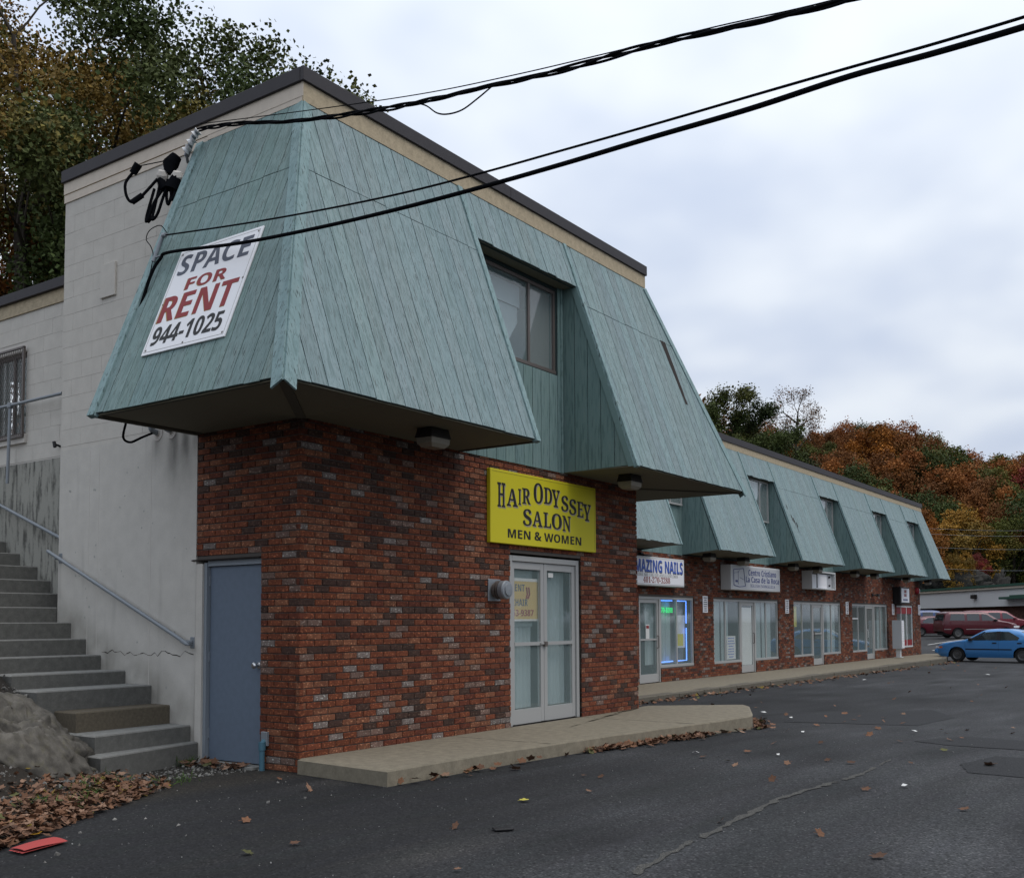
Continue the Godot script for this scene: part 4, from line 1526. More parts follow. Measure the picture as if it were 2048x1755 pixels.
func shops() -> void:
	var s := thing("shop_row", "long two-storey row of brick shops under repeated blue-green mansard bays", "building", Vector3(0, 0, ZB))
	var F := Transform3D(Basis(Vector3.RIGHT, Vector3.UP, Vector3.BACK), Vector3.ZERO)
	var hs := 3.235
	var he := 3.335
	var hc := 6.515
	var hd := 6.715
	var ht := 6.89
	var holes := []
	var wt := 2.09
	# [window left, door left, door right, window right, sill, mullions left, mullions right]
	var units := [
		[15.79, 15.79, 16.97, 18.94, 0.27, [], [17.95]],
		[20.24, 22.19, 23.32, 25.22, 0.25, [21.10], [24.22]],
		[26.62, 28.51, 29.62, 31.54, 0.25, [27.5], [30.54]],
		[32.94, 34.77, 35.87, 37.70, 0.24, [33.76], [36.76]]]
	for u in units:
		if u[1] > u[0]: holes.append([u[0], u[4], u[1], wt])
		holes.append([u[1], BFL, u[2], wt])
		holes.append([u[2], u[4], u[3], wt])
	holes.append([39.16, 0.27, 41.80, wt])
	var b := MB.new()
	var cuts := [BX0]
	for h in holes:
		for k in [h[0], h[2]]:
			if not cuts.has(k): cuts.append(k)
	cuts.append(BX1)
	cuts.sort()
	for k in cuts.size() - 1:
		var mid: float = (cuts[k] + cuts[k + 1]) * 0.5
		var open := []
		for h in holes:
			if h[0] < mid and h[2] > mid: open = h
		if open:
			bar(b, F, cuts[k], cuts[k + 1], open[3], hs, -0.25, -0.012)
			if open[1] > BFL: bar(b, F, cuts[k], cuts[k + 1], -0.4, open[1], -0.25, -0.012)
		else: bar(b, F, cuts[k], cuts[k + 1], -0.4, hs, -0.25, -0.012)
	var wall := put("brick_wall", b.mesh(), M.mortar, s)
	var xs := []
	var cs := []
	for q in bond(11.5, BX1, -0.16, hs, holes):
		xs.append(brick_xform(F, q, 0.04))
		cs.append(brick_colour() * 1.0)
	put_many("bricks", unit_brick(Color.WHITE), M.brick, xs, cs, wall)
	# end wall, rear wall, floors, roof, party walls
	bx("end_wall", Vector3(BX1 - 0.25, -0.4, -8.0), Vector3(BX1 - 0.002, hs, -0.252), M.painted, s)
	bx("end_wall", Vector3(BX0, -0.4, -8.0), Vector3(BX0 + 0.2, hs, -0.252), M.painted, s)
	bx("rear_wall", Vector3(BX0 + 0.202, -0.4, -8.0), Vector3(BX1 - 0.252, 6.45, -7.8), M.room_light, s)
	bx("floor", Vector3(BX0 + 0.202, -0.4, -7.798), Vector3(BX1 - 0.252, BFL - 0.01, -0.252), M.room, s)
	bx("upper_floor", Vector3(BX0 + 0.202, 2.75, -7.798), Vector3(BX1 - 0.252, 3.2, -0.252), M.room_light, s)
	for x in [13.0, 19.5, 25.9, 32.2, 38.4]:
		bx("party_wall", Vector3(x, BFL - 0.009, -7.797), Vector3(x + 0.12, 2.749, -0.255), M.room_light, s)
	bx("roof", Vector3(BX0, 6.46, -8.0), Vector3(43.7, 6.78, 0.0), M.roofing, s)
	b = MB.new()
	b.box(Vector3(BX0, hs + 0.001, -0.25), Vector3(43.7, 6.459, -0.012))
	var uw := put("upper_wall", b.mesh(), M.groove, s)
	bx("cream_band", Vector3(BX0 + 0.02, hc - 0.003, 0.001), Vector3(43.74, hd, 0.02), M.cream, s)
	bx("fascia", Vector3(BX0 + 0.02, hd - 0.01, -8.0), Vector3(43.76, ht, 0.05), M.fascia, s)
	# mansard bays and the window notches between them
	var ov := 1.10
	var sl := sqrt(ov * ov + (hc - he) * (hc - he))
	var up := Vector3(0, hc - he, -ov) / sl
	var FM := Transform3D(Basis(Vector3.RIGHT, up, Vector3.RIGHT.cross(up)), Vector3(0, he, ov))
	var v_of := func(yy: float) -> float: return (yy - he) / (hc - he) * sl
	var bays := [[8.6, 9.7], [11.95, 15.94], [18.24, 22.11], [24.43, 28.53], [30.76, 34.77], [36.95, 39.93], [42.16, 44.28]]
	for k in bays.size():
		var a: float = bays[k][0]
		var e: float = bays[k][1]
		var last := k == bays.size() - 1
		var outl := [Vector2(a, 0), Vector2(e, 0), Vector2(43.74 if last else e, sl), Vector2(a, sl)]
		var p := put("mansard_panel", flat(outl, FM, -0.06, -0.001), M.groove, s)
		boards(p, FM, outl, M.siding, {"merged": true, "seam": v_of.call(5.66), "start": R.randf() * 0.15, "gap": 0.005, "drop": 0.02})
		bar_part("edge_trim", FM, a - 0.005, a + 0.06, -0.02, sl - 0.01, -0.03, 0.03, M.trim, s)
		if not last: bar_part("edge_trim", FM, e - 0.06, e + 0.005, -0.02, sl - 0.01, -0.03, 0.036, M.trim, s)
		# soffit
		var so := MB.new()
		so.prism([Vector3(a + 0.01, hs + 0.03, 0.0), Vector3(a + 0.01, he - 0.02, ov - 0.02), Vector3(e - 0.01, he - 0.02, ov - 0.02), Vector3(e - 0.01, hs + 0.03, 0.0)], Vector3(0, 0.02, 0))
		put("soffit", so.mesh(), M.soffit, s)
		# cheeks
		for c in [[a, -1.0], [e, 1.0]]:
			if last and c[1] > 0: continue
			var C := Transform3D(Basis(Vector3(0, 0, -c[1]), Vector3.UP, Vector3(c[1], 0, 0)), Vector3(c[0], 0, 0))
			var q := [Vector2(0.012, hs), Vector2(ov - 0.015, he), Vector2(0.235, 5.835), Vector2(0.012, 5.835)]
			if c[1] > 0:
				for j in q.size(): q[j] = Vector2(-q[j].x, q[j].y)
			var ck := put("cheek_wall", flat(q, C, -0.05, -0.014), M.groove, s)
			boards(ck, C.translated_local(Vector3(0, 0, -0.0139)), q, M.siding_sheltered, {"merged": true, "start": 0.02, "drop": 0.0, "gap": 0.005})
		if last: continue
		# notch: header, wall boards and window
		var n0 := e
		var n1: float = bays[k + 1][0]
		var ho := [Vector2(n0, v_of.call(5.83)), Vector2(n1, v_of.call(5.83)), Vector2(n1, sl), Vector2(n0, sl)]
		var hp := put("window_header", flat(ho, FM, -0.06, -0.001), M.groove, s)
		boards(hp, FM, ho, M.siding, {"merged": true, "drop": 0.03, "gap": 0.005})
		bx("header_soffit", Vector3(n0 + 0.01, 5.82, -0.01), Vector3(n1 - 0.01, 5.84, 0.21), M.soffit, s)
		boards(uw, F, [Vector2(n0, hs - 0.02), Vector2(n1, hs - 0.02), Vector2(n1, 5.83), Vector2(n0, 5.83)], M.siding_sheltered, {"merged": true, "drop": 0.0, "gap": 0.005})
		var wv := MB.new()
		bar(wv, F, n0 + 0.12, n1 - 0.12, 4.55, 5.78, 0.0, 0.016)
		var wn := window(s, F, n0 + 0.1, n1 - 0.1, 4.53, 5.80, [n0 + (n1 - n0) * 0.66], 0.075, {"t": 0.045, "d": 0.05})
		put("window_backing", wv.mesh(), M.room, wn)
		bx("window_shade", Vector3(n0 + 0.2, 5.45 if k % 2 else 5.2, 0.018), Vector3(n0 + (n1 - n0) * 0.62, 5.75, 0.022), M.blind, wn)
	# scuffs and holes in the third bay
	b = MB.new()
	for q in [[24.75, 5.05, 0.03, 0.10], [24.86, 4.72, 0.035, 0.16], [24.97, 4.60, 0.05, 0.20], [25.10, 4.50, 0.05, 0.12], [25.05, 4.36, 0.02, 0.14]]:
		var pts := []
		for j in 8:
			var an := TAU * j / 8
			pts.append(FM * Vector3(q[0] + cos(an) * q[2] * R.randf_range(0.6, 1.3), v_of.call(q[1]) + sin(an) * q[3] * R.randf_range(0.6, 1.2), 0.015))
		for j in range(1, 7): b.tri(pts[0], pts[j], pts[j + 1])
	put("board_damage", b.mesh(), M.brown, s)
	# shop windows and doors
	for i in units.size():
		var u: Array = units[i]
		if u[1] > u[0]: window(s, F, u[0], u[1], u[4], wt, u[5], -0.03, {"t": 0.065})
		window(s, F, u[2], u[3], u[4], wt, u[6], -0.03, {"t": 0.065})
		b = MB.new()
		bar(b, F, u[1] + 0.001, u[1] + 0.06, BFL, wt, -0.1, -0.025)
		bar(b, F, u[2] - 0.06, u[2] - 0.001, BFL, wt, -0.1, -0.025)
		bar(b, F, u[1] + 0.06, u[2] - 0.06, wt - 0.07, wt, -0.098, -0.027)
		put("door_frame", b.mesh(), M.alu, s)
		var dr := glass_door(s, F, u[1] + 0.065, u[2] - 0.065, BFL + 0.01, wt - 0.075, -0.045, 1.0 if i in [0, 2] else 0.0, {"t": 0.08, "kick": 0.21})
		var hx: float = u[2] - 0.13 if i < 2 else u[1] + 0.13
		var hb := MB.new()
		if i == 3: hx = u[1] + 0.13
		hb.tube([Vector3(hx, 0.78, -0.045), Vector3(hx, 0.79, 0.0), Vector3(hx, 1.08, 0.0), Vector3(hx, 1.09, -0.045)], 0.014, 6)
		put("handle", hb.mesh(), M.alu_white if i == 3 else M.alu_dark, dr)
		# what hangs behind the glass
		var fz := F.translated_local(Vector3(0, 0, -0.2))
		if i == 0:
			put("curtain", cloth(u[1] + 0.62, u[2] - 0.09, 0.35, wt - 0.12, fz, 0.09, 0.02), M.curtain, dr)
			put("curtain", cloth(u[2] + 0.08, 17.9, 0.36, wt - 0.06, fz, 0.11, 0.02), M.curtain, s)
			bx("poster", Vector3(18.10, 0.75, -0.16), Vector3(18.66, 1.62, -0.15), M.paper, s)
			bx("poster", Vector3(18.22, 0.80, -0.149), Vector3(18.56, 1.12, -0.147), M.sign_yellow, s)
			bx("backboard", Vector3(18.0, 0.34, -0.3), Vector3(18.86, 2.02, -0.29), M.room_light, s)
			bx("notice", Vector3(u[1] + 0.42, 1.02, -0.04), Vector3(u[1] + 0.6, 1.38, -0.036), M.paper, dr)
			bx("notice", Vector3(u[1] + 0.44, 1.28, -0.0355), Vector3(u[1] + 0.58, 1.35, -0.033), M.red, dr)
		elif i == 1:
			for e in [[u[0] + 0.07, 21.05], [21.14, 21.66], [u[2] + 0.06, 24.17], [24.26, u[3] - 0.2]]:
				put("curtain", cloth(e[0], e[1], 0.3, wt - 0.06, fz, 0.35, 0.004), M.curtain, s)
			bx("door_paper", Vector3(u[1] + 0.14, 0.14, -0.09), Vector3(u[2] - 0.15, 1.86, -0.08), M.paper, dr)
			var nt := bx("notice", Vector3(21.35, 0.34, -0.12), Vector3(22.0, 1.02, -0.115), M.paper, s)
			print_lines(Transform3D(Basis.IDENTITY, Vector3(21.675, 0.68, -0.1145)), 0.6, 0.62, 8, M.ink_blue, nt, 0.35)
		elif i == 2:
			bx("poster", Vector3(26.75, 1.25, -0.2), Vector3(27.4, 1.95, -0.19), M.sign_yellow, s)
			put("curtain", cloth(u[2] + 0.9, u[3] - 0.08, 0.3, wt - 0.06, fz, 0.2, 0.012), M.curtain, s)
		else:
			put("curtain", cloth(36.8, u[3] - 0.08, 0.3, wt - 0.06, fz, 0.2, 0.012), M.curtain, s)
			bx("door_paper", Vector3(u[1] + 0.14, 0.14, -0.09), Vector3(u[2] - 0.15, 1.9, -0.08), M.brown, dr)
			bar_part("transom", F, u[0] + 0.06, 33.73, 1.50, 1.56, -0.06, -0.025, M.alu_white, s)
	var w5 := window(s, F, 39.16, 41.80, 0.27, wt, [39.98, 40.86], -0.03, {"t": 0.06, "m": M.alu_white})
	bx("window_band", Vector3(39.225, 1.74, -0.0505), Vector3(41.735, 2.02, -0.049), M.red, w5)
	bx("window_band", Vector3(39.225, 0.34, -0.0505), Vector3(41.735, 0.60, -0.049), M.red, w5)
	bx("window_shade", Vector3(40.95, 0.62, -0.14), Vector3(41.5, 1.7, -0.135), M.room_light, w5)
	# walk in front of the shops, with its kerb of separate stones
	var wk := MB.new()
	var wz := 2.02
	var outer := [Vector3(7.2, BFL, 0.002), Vector3(7.2, BFL, wz), Vector3(38.0, BFL - 0.01, wz), Vector3(41.0, BFL - 0.015, 1.45), Vector3(43.9, BFL - 0.02, 0.7), Vector3(44.0, BFL - 0.02, 0.002)]
	var wo := thing("shop_walk", "raised concrete walk along the front of the shops", "sidewalk", Vector3(0, 0, ZB))
	wo.set_meta("kind", "structure")
	wk = MB.new()
	wk.prism([outer[5] + Vector3(0, -0.4, 0), outer[4] + Vector3(0, -0.4, 0), outer[3] + Vector3(0, -0.4, 0), outer[2] + Vector3(0, -0.4, 0), outer[1] + Vector3(0, -0.4, 0), outer[0] + Vector3(0, -0.4, 0)], Vector3(0, 0.4, 0))
	put("slab", wk.mesh(), M.walk, wo)
	for e in [[outer[1], outer[2]], [outer[2], outer[3]], [outer[3], outer[4]]]:
		var a: Vector3 = e[0]
		var c: Vector3 = e[1]
		var len := (c - a).length()
		var d := (c - a).normalized()
		var sd := Vector3(-d.z, 0, d.x)
		var t := 0.0
		while t < len - 0.1:
			var l := minf(R.randf_range(0.8, 1.3), len - t)
			var st := MB.new()
			var T := Transform3D(Basis(d, Vector3.UP, d.cross(Vector3.UP)), a + d * t)
			st.rbox(Vector3(0.006, -0.36, -0.15 + R.randf_range(-0.008, 0.008)), Vector3(l - 0.006, R.randf_range(-0.012, 0.004), 0.16 + R.randf_range(-0.012, 0.012)), 0.012, Color.WHITE, T)
			put("curb_stone", st.mesh(), M.curb, wo)
			t += l

func far_building() -> void:
	var s := thing("far_shop_building", "long low shop building with a white parapet beyond the parked cars", "building", Vector3(91.5, 0.4, -15.9))
	var d := Vector3(-11.5, 0, 9.1).normalized()
	var F := Transform3D(Basis(d, Vector3.UP, d.cross(Vector3.UP)), Vector3.ZERO)
	var bk := mat(0.16, 0.075, 0.055, 0.95)
	var n := noise(91, 0.4, 2)
	world_tri(bk, tex(picture(128, func(x, y):
		var g := 0.75 + 0.35 * n.get_noise_2d(floor(x / 4.0) * 3.0, floor(y / 2.0) * 5.0)
		return Color(g, g, g))), 4.0)
	bar_part("brick_wall", F, -30, 26, -1.0, 2.1, -12, -0.15, bk, s)
	bar_part("parapet", F, -30, 26, 2.1, 3.45, -12.2, 0.25, M.white_plastic, s)
	bar_part("cornice", F, -30.2, 26.2, 3.45, 3.62, -12.4, 0.42, M.cream_pale, s)
	var gr := mat(0.03, 0.085, 0.06, 0.6)
	bar_part("roof_edge", F, -30.3, 26.3, 3.62, 3.80, -12.5, 0.5, gr, s)
	bar_part("awning", F, 14.0, 24.0, 2.62, 2.80, 0.25, 0.9, gr, s)
	bar_part("awning", F, 15.2, 24.0, 2.801, 2.92, 0.25, 0.7, gr, s)
	var t := thing("wall_lamp", "dark boxy floodlight on the white parapet of the far building", "lamp", s.position + F.basis * Vector3(9.2, 2.95, 0.25))
	var b := MB.new()
	b.rbox(Vector3(-0.3, -0.16, 0), Vector3(0.3, 0.16, 0.3), 0.04, Color.WHITE, F)
	put("housing", b.mesh(), M.lamp_case, t)
	b = MB.new()
	b.box(Vector3(-0.22, -0.175, 0.08), Vector3(0.22, -0.158, 0.26), Color.WHITE, F)
	put("lens", b.mesh(), M.lens, t)
	# rock ledges at the foot of the hill behind it
	for q in [[Vector3(99.0, 3.6, -16.0), Vector3(4.6, 3.0, 2.4), 5, "grey rock face at the foot of the wooded hill above the burgundy cars"], [Vector3(102.6, 2.2, -12.9), Vector3(2.4, 3.6, 1.5), 8, "steep pale rock ledge right of the large grey rock face"], [Vector3(100.0, 3.2, -20.5), Vector3(2.6, 1.8, 2.0), 12, "low pale boulder just above the far roof beside the shop row"]]:
		var r := put("rock_ledge", rock_mesh(q[1].x, q[1].y, q[1].z, q[2], 0.42), M.cliff)
		r.position = q[0]
		r.rotation = Vector3(0.45 if q[2] == 8 else 0.1, 1.1 if q[2] == 8 else float(q[2]), 0.25)
		tag(r, q[3], "rock")

# ---------------------------------------------------------------- steps, landing and the bank beside them
func bank_height(x: float, z: float) -> float:
	var lz := -0.35 + (x + 1.4) * -0.56
	var d := lz - z
	if d < 0: return -0.05 + d * 0.2
	var h := 0.03 + 0.05 * minf(d, 1.0) + minf(0.555 * maxf(0.0, d - 0.95), 3.2) * lerpf(0.35, 1.0, smoothstep(-7.5, -2.6, x))
	return h + 0.05 * sin(x * 2.1) * minf(d, 1.0)

func stairs_and_bank() -> void:
	var s := thing("concrete_stairs", "grey concrete stairs climbing beside the painted end wall", "stairs")
	var st := [[0.214, -1.509, -1.22], [0.383, -1.635, -1.5], [0.582, -1.989, -1.93], [0.787, -2.313, -2.31], [0.935, -2.789, -2.78], [1.102, -3.261, -3.26], [1.287, -3.563, -3.56], [1.479, -3.875, -3.87], [1.661, -4.18, -4.18], [1.838, -4.5, -4.5], [2.014, -4.836, -4.83], [2.2, -5.14, -5.14], [2.385, -5.56, -5.56], [2.56, -5.9, -5.9], [2.74, -6.25, -6.25], [2.93, -6.6, -6.6], [3.12, -6.95, -6.95], [3.3, -7.3, -7.3], [3.5, -7.65, -7.65]]
	for k in st.size():
		var y: float = st[k][0]
		var zr: float = st[k][1]
		var zl: float = st[k][2]
		var x0 := -1.34 if k != 1 else -1.22
		if k == 2: x0 = -1.15
		var x1 := -0.008 if k < 9 else 0.296
		var back := -9.5 if k == st.size() - 1 else minf(st[k + 1][1], st[k + 1][2]) - 0.12
		var b := MB.new()
		var e := 0.012
		# a worn nosing: small chamfer along the front edge
		var p := [Vector3(x0, 0, zl), Vector3(x1, 0, zr), Vector3(x1, 0, back), Vector3(x0, 0, back)]
		var q := [Vector3(x0, y - 0.6, zl), Vector3(x1, y - 0.6, zr), Vector3(x1, y - 0.6, back), Vector3(x0, y - 0.6, back)]
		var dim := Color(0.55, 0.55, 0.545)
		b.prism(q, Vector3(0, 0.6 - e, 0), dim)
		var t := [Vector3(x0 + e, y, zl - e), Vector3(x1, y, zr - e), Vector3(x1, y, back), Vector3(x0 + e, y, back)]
		b.quad(t[0], t[1], t[2], t[3], Color(0.97, 0.985, 1.0))   # sky light on the treads is put into their paler colour
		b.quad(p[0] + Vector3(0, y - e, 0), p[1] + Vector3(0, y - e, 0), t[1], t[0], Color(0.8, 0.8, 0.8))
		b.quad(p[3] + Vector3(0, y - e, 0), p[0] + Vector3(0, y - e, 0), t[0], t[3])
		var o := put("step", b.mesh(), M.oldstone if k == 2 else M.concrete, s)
		if k == 2: o.set_meta("label", "old brown stone step third from the bottom")
	# rear wing and the stained landing wall below it
	var G := Transform3D(Basis(Vector3.BACK, Vector3.UP, Vector3.LEFT), Vector3(0.30, 0, 0))
	var w := thing("rear_wing", "lower painted block wing with a dark roof edge behind the stairs", "building", Vector3(0.3, 0, -4.2))
	var lw := Transform3D(G.basis, Vector3(0.0, 0, 4.2))
	bar_part("landing_wall", lw, -9.6, -4.19, -0.3, 3.57, -0.25, 0.0, M.stained, w)
	var b := MB.new()
	bar(b, lw, -9.6, -6.42, 3.572, 5.60, -0.3, -0.045)
	bar(b, lw, -5.57, -4.19, 3.572, 5.60, -0.3, -0.045)
	bar(b, lw, -6.42, -5.57, 3.572, 3.97, -0.3, -0.045)
	bar(b, lw, -6.42, -5.57, 5.09, 5.60, -0.3, -0.045)
	var bw := put("block_wall", b.mesh(), M.joint, w)
	var row := 0
	var y := 3.60
	while y < 5.5:
		var z := -7.4 - (0.2 if row % 2 else 0.0)
		while z < -4.2:
			var z1 := minf(z + 0.402, -4.19)
			var y1 := minf(y + 0.2, 5.598)
			if not (z1 > -6.42 and z < -5.57 and y1 > 3.97 and y < 5.09):
				bar_part("block", lw, z, z1, y, y1, -0.06, R.randf_range(-0.041, -0.039), M.painted, bw)
			elif z1 > -5.57:
				bar_part("block", lw, -5.565, z1, y, y1, -0.06, -0.04, M.painted, bw)
			z += 0.4045
		y += 0.2025
		row += 1
	bar_part("cream_band", lw, -9.6, -4.19, 5.60, 5.775, -0.3, -0.02, M.cream, w)
	bar_part("fascia", lw, -9.6, -4.19, 5.775, 5.905, -1.2, 0.03, M.fascia, w, 0.004)
	bar_part("roof", lw, -9.6, -4.19, 5.62, 5.86, -6.0, -0.302, M.roofing, w)
	bar_part("rear_wall", lw, -9.6, -4.19, 3.3, 5.6, -6.0, -5.8, M.room, w)
	var wn := window(w, lw, -6.42, -5.57, 3.97, 5.09, [-5.98], -0.10, {"t": 0.045, "m": M.alu_dark})
	var gm := MB.new()   # woven steel guard over the window
	for k in 34:
		var z0 := -6.46 + k * 0.055
		for sg in [-1.0, 1.0]:
			var a := Vector3(0.02, 3.95, z0 - (1.14 if sg > 0 else 0.0) * 0.6)
			var c := Vector3(0.02, 5.11, z0 - (0.0 if sg > 0 else 1.14) * 0.6)
			# clip to the frame
			var t0 := 0.0
			var t1 := 1.0
			var dz := c.z - a.z
			for lim in [-6.44, -5.55]:
				var tt: float = (lim - a.z) / dz
				if (lim < -6.0) == (dz > 0): t0 = maxf(t0, tt)
				else: t1 = minf(t1, tt)
			if t1 - t0 > 0.02:
				gm.tube([lw.origin + a.lerp(c, t0) + Vector3(-0.03, 0, -0.0), lw.origin + a.lerp(c, t1) + Vector3(-0.03, 0, -0.0)], 0.0035, 4, Color.WHITE, false)
	for q in [[-6.46, -6.43, 3.94, 5.12], [-5.56, -5.53, 3.94, 5.12]]:
		bar(gm, lw, q[0], q[1], q[2], q[3], 0.0, 0.03)
	bar(gm, lw, -6.46, -5.53, 5.11, 5.135, 0.0, 0.03)
	bar(gm, lw, -6.46, -5.53, 3.92, 3.945, 0.0, 0.03)
	put("window_guard", gm.mesh(), M.alu_dark, wn)
	bar_part("sill", lw, -6.46, -5.52, 3.85, 3.965, -0.1, 0.0, M.joint, wn)
	# handrails
	var hr := thing("handrail", "galvanised pipe handrail sloping down the painted wall to the blue door", "handrail")
	b = MB.new()
	b.tube(smooth_path([Vector3(-0.085, 2.34, -4.27), Vector3(-0.085, 1.32, -1.79), Vector3(-0.085, 1.275, -1.70), Vector3(-0.06, 1.262, -1.64), Vector3(-0.015, 1.262, -1.62)], 5), 0.022, 10)
	put("rail", b.mesh(), M.galv, hr)
	for p in [Vector3(0, 2.25, -4.12), Vector3(0, 1.255, -1.62)]:
		b = MB.new()
		b.rbox(p + Vector3(-0.012, -0.06, -0.035), p + Vector3(-0.0045, 0.06, 0.035), 0.003)
		b.tube([p + Vector3(-0.01, -0.02, 0), p + Vector3(-0.085, 0.0, 0)], 0.013, 8)
		put("bracket", b.mesh(), M.galv, hr)
	hr = thing("handrail", "upper handrail on the stained landing wall at the left edge", "handrail", Vector3(0.2, 0, 0))
	b = MB.new()
	b.tube([Vector3(0.02, 3.40, -6.95), Vector3(0.02, 2.44, -4.25)], 0.022, 10)
	put("rail", b.mesh(), M.galv, hr)
	b = MB.new()
	b.tube([Vector3(0.02, 3.2, -6.38), Vector3(0.10, 3.17, -6.38)], 0.012, 8)
	put("bracket", b.mesh(), M.galv, hr)
	hr = thing("landing_rail", "pipe guard rail with a post along the top of the landing wall", "handrail", Vector3(0.2, 3.56, -5.7))
	b = MB.new()
	b.tube([Vector3(0, 0.775, -2.6), Vector3(0, 0.79, 1.21)], 0.021, 10)
	put("rail", b.mesh(), M.galv, hr)
	b = MB.new()
	b.tube([Vector3(0, -0.25, -0.03), Vector3(0, 0.765, 0.0)], 0.021, 10)
	b.rbox(Vector3(-0.033, 0.745, -0.035), Vector3(0.033, 0.82, 0.035), 0.012)
	put("post", b.mesh(), M.galv, hr)
	# bank of earth and gravel to the left of the stairs
	var n1 := noise(131, 0.7, 4)
	var m := grid_mesh(78, 96, func(i, j):
		var x := lerpf(-9.0, -1.0, i / 77.0)
		var z := lerpf(-8.0, 1.8, j / 95.0)
		var h := bank_height(x, z)
		if x > -1.34: h = minf(h, -0.05)
		return Vector3(x, h + 0.05 * n1.get_noise_2d(x * 2.0, z * 2.0), z))
	tag(put("earth_bank", m, M.earth), "bank of earth and stones left of the stairs", "ground", "", "structure")
	# the big rock
	var r := put("boulder", rock_mesh(1.06, 0.50, 0.66, 23, 0.36), M.rock)
	r.transform = Transform3D(Basis.from_euler(Vector3(0.12, -0.42, -0.50)), Vector3(-2.02, 0.17, -1.56))
	tag(r, "large pale weathered boulder against the foot of the stairs", "boulder")
	# loose stones
	var stone := rock_mesh(1.0, 0.7, 0.85, 61, 0.3)
	var xs := []
	var cs := []
	for k in 5960:
		var x: float
		var z: float
		if k < 5000:
			x = R.randf_range(-4.6, -1.25)
			z = R.randf_range(-5.4, 0.2)
			var lz := -0.35 + (x + 1.4) * -0.56
			if z > lz + 0.1: continue
			if x > -1.36 and z < -1.25: continue
		else:
			x = R.randf_range(-1.5, 0.25) if k < 5900 else R.randf_range(-4, 0.6)
			z = R.randf_range(-1.5, -0.05) if k < 5900 else R.randf_range(-0.2, 1.6)
			if x > -0.06 and z < 0.0: continue
			if k < 5900 and z > -0.45 + 0.25 * x: continue
		var sc := 0.006 + 0.022 * pow(R.randf(), 2.4)
		var y0 := bank_height(x, z) + 0.05 * n1.get_noise_2d(x * 2.0, z * 2.0) if x < -1.34 else 0.0
		y0 = maxf(y0, 0.0)
		xs.append(Transform3D(rand_basis(sc), Vector3(x, y0 + sc * 0.25, z)))
		var g := R.randf_range(0.08, 0.23)
		cs.append(Color(g, g * 0.96, g * 0.88))
	var pebble := simple_stone()
	tag(put_many("gravel", pebble, M.gravel, xs, cs), "loose grey gravel around the boulder and the service door", "gravel", "", "stuff")
	# fallen leaves: a drift by the boulder, along the kerbs, and strays on the lot
	var lf := fallen_leaf()
	xs = []
	cs = []
	for k in 2600:
		var x := R.randf_range(-4.6, -1.15)
		var lz := -0.35 + (x + 1.4) * -0.56
		var z := lz + 0.12 - absf(R.randfn()) * 0.5
		if x > -1.5 and R.randf() < 0.6: continue
		var y0 := maxf(0.0, bank_height(x, z)) + R.randf_range(0.008, 0.05)
		add_leaf(xs, cs, Vector3(x, y0, z), 0.52)
	for k in 60:
		add_leaf(xs, cs, Vector3(R.randf_range(-0.28, -0.03), R.randf_range(0.01, 0.05), R.randf_range(-1.45, -0.7)), 0.7)
	tag(put_many("leaf_drift", lf, M.litter, xs, cs), "drift of brown fallen leaves in front of the boulder", "fallen leaves", "", "stuff")
	xs = []
	cs = []
	for k in 260:   # against the salon slab
		var x := 2.9 + 2.6 * R.randf() if k < 200 else R.randf_range(0.0, 6.8)
		var e := slab_edge(x)
		add_leaf(xs, cs, Vector3(x, lot_height(x, e) + R.randf_range(0.012, 0.05), e + 0.03 + absf(R.randfn()) * 0.09), 0.75)
	for k in 90:
		var an := R.randf_range(6.6, 8.3)
		add_leaf(xs, cs, Vector3(an, lot_height(an, 0) + 0.03, slab_edge(an) + 0.05 + absf(R.randfn()) * 0.08), 0.75)
	for k in 520:   # along the kerb of the shops
		var x := 8.4 + 32.0 * pow(R.randf(), 2.0)
		add_leaf(xs, cs, Vector3(x, lot_height(x, 0) + R.randf_range(0.012, 0.05), -2.53 + absf(R.randfn()) * 0.22), 0.8)
	tag(put_many("kerb_leaves", lf, M.litter, xs, cs), "dry leaves blown along the edges of the walks", "fallen leaves", "", "stuff")
	xs = []
	cs = []
	for k in 150:
		var x := R.randf_range(-3.2, 12.0)
		var z := R.randf_range(-2.0, 6.0)
		if k > 105:
			x = R.randf_range(12, 36)
			z = R.randf_range(-2, 5)
		if z < slab_edge(x) + 0.1 and x > -0.3 and x < 9: continue
		if x < 0.2 and z < 0.1: continue
		add_leaf(xs, cs, Vector3(x, lot_height(x, z) + 0.02, z), 0.6 if k % 3 else 0.8)
	tag(put_many("stray_leaves", lf, M.litter, xs, cs), "single dry leaves strewn over the asphalt", "fallen leaves", "", "stuff")
	# grit on the lot
	xs = []
	cs = []
	for k in 1500:
		var x := R.randf_range(-4.5, 9.0)
		var z := R.randf_range(0.0, 6.5)
		if z < slab_edge(x) + 0.03 and x > -0.2: continue
		var sc := 0.0025 + 0.0055 * pow(R.randf(), 3.0)
		xs.append(Transform3D(rand_basis(sc), Vector3(x, lot_height(x, z) + 0.008, z)))
		var g := R.randf_range(0.07, 0.22)
		cs.append(Color(g, g, g * 0.95))
	tag(put_many("grit", pebble, M.gravel, xs, cs), "pale grit scattered over the asphalt", "grit", "", "stuff")
	# grass in the cracks
	b = MB.new()
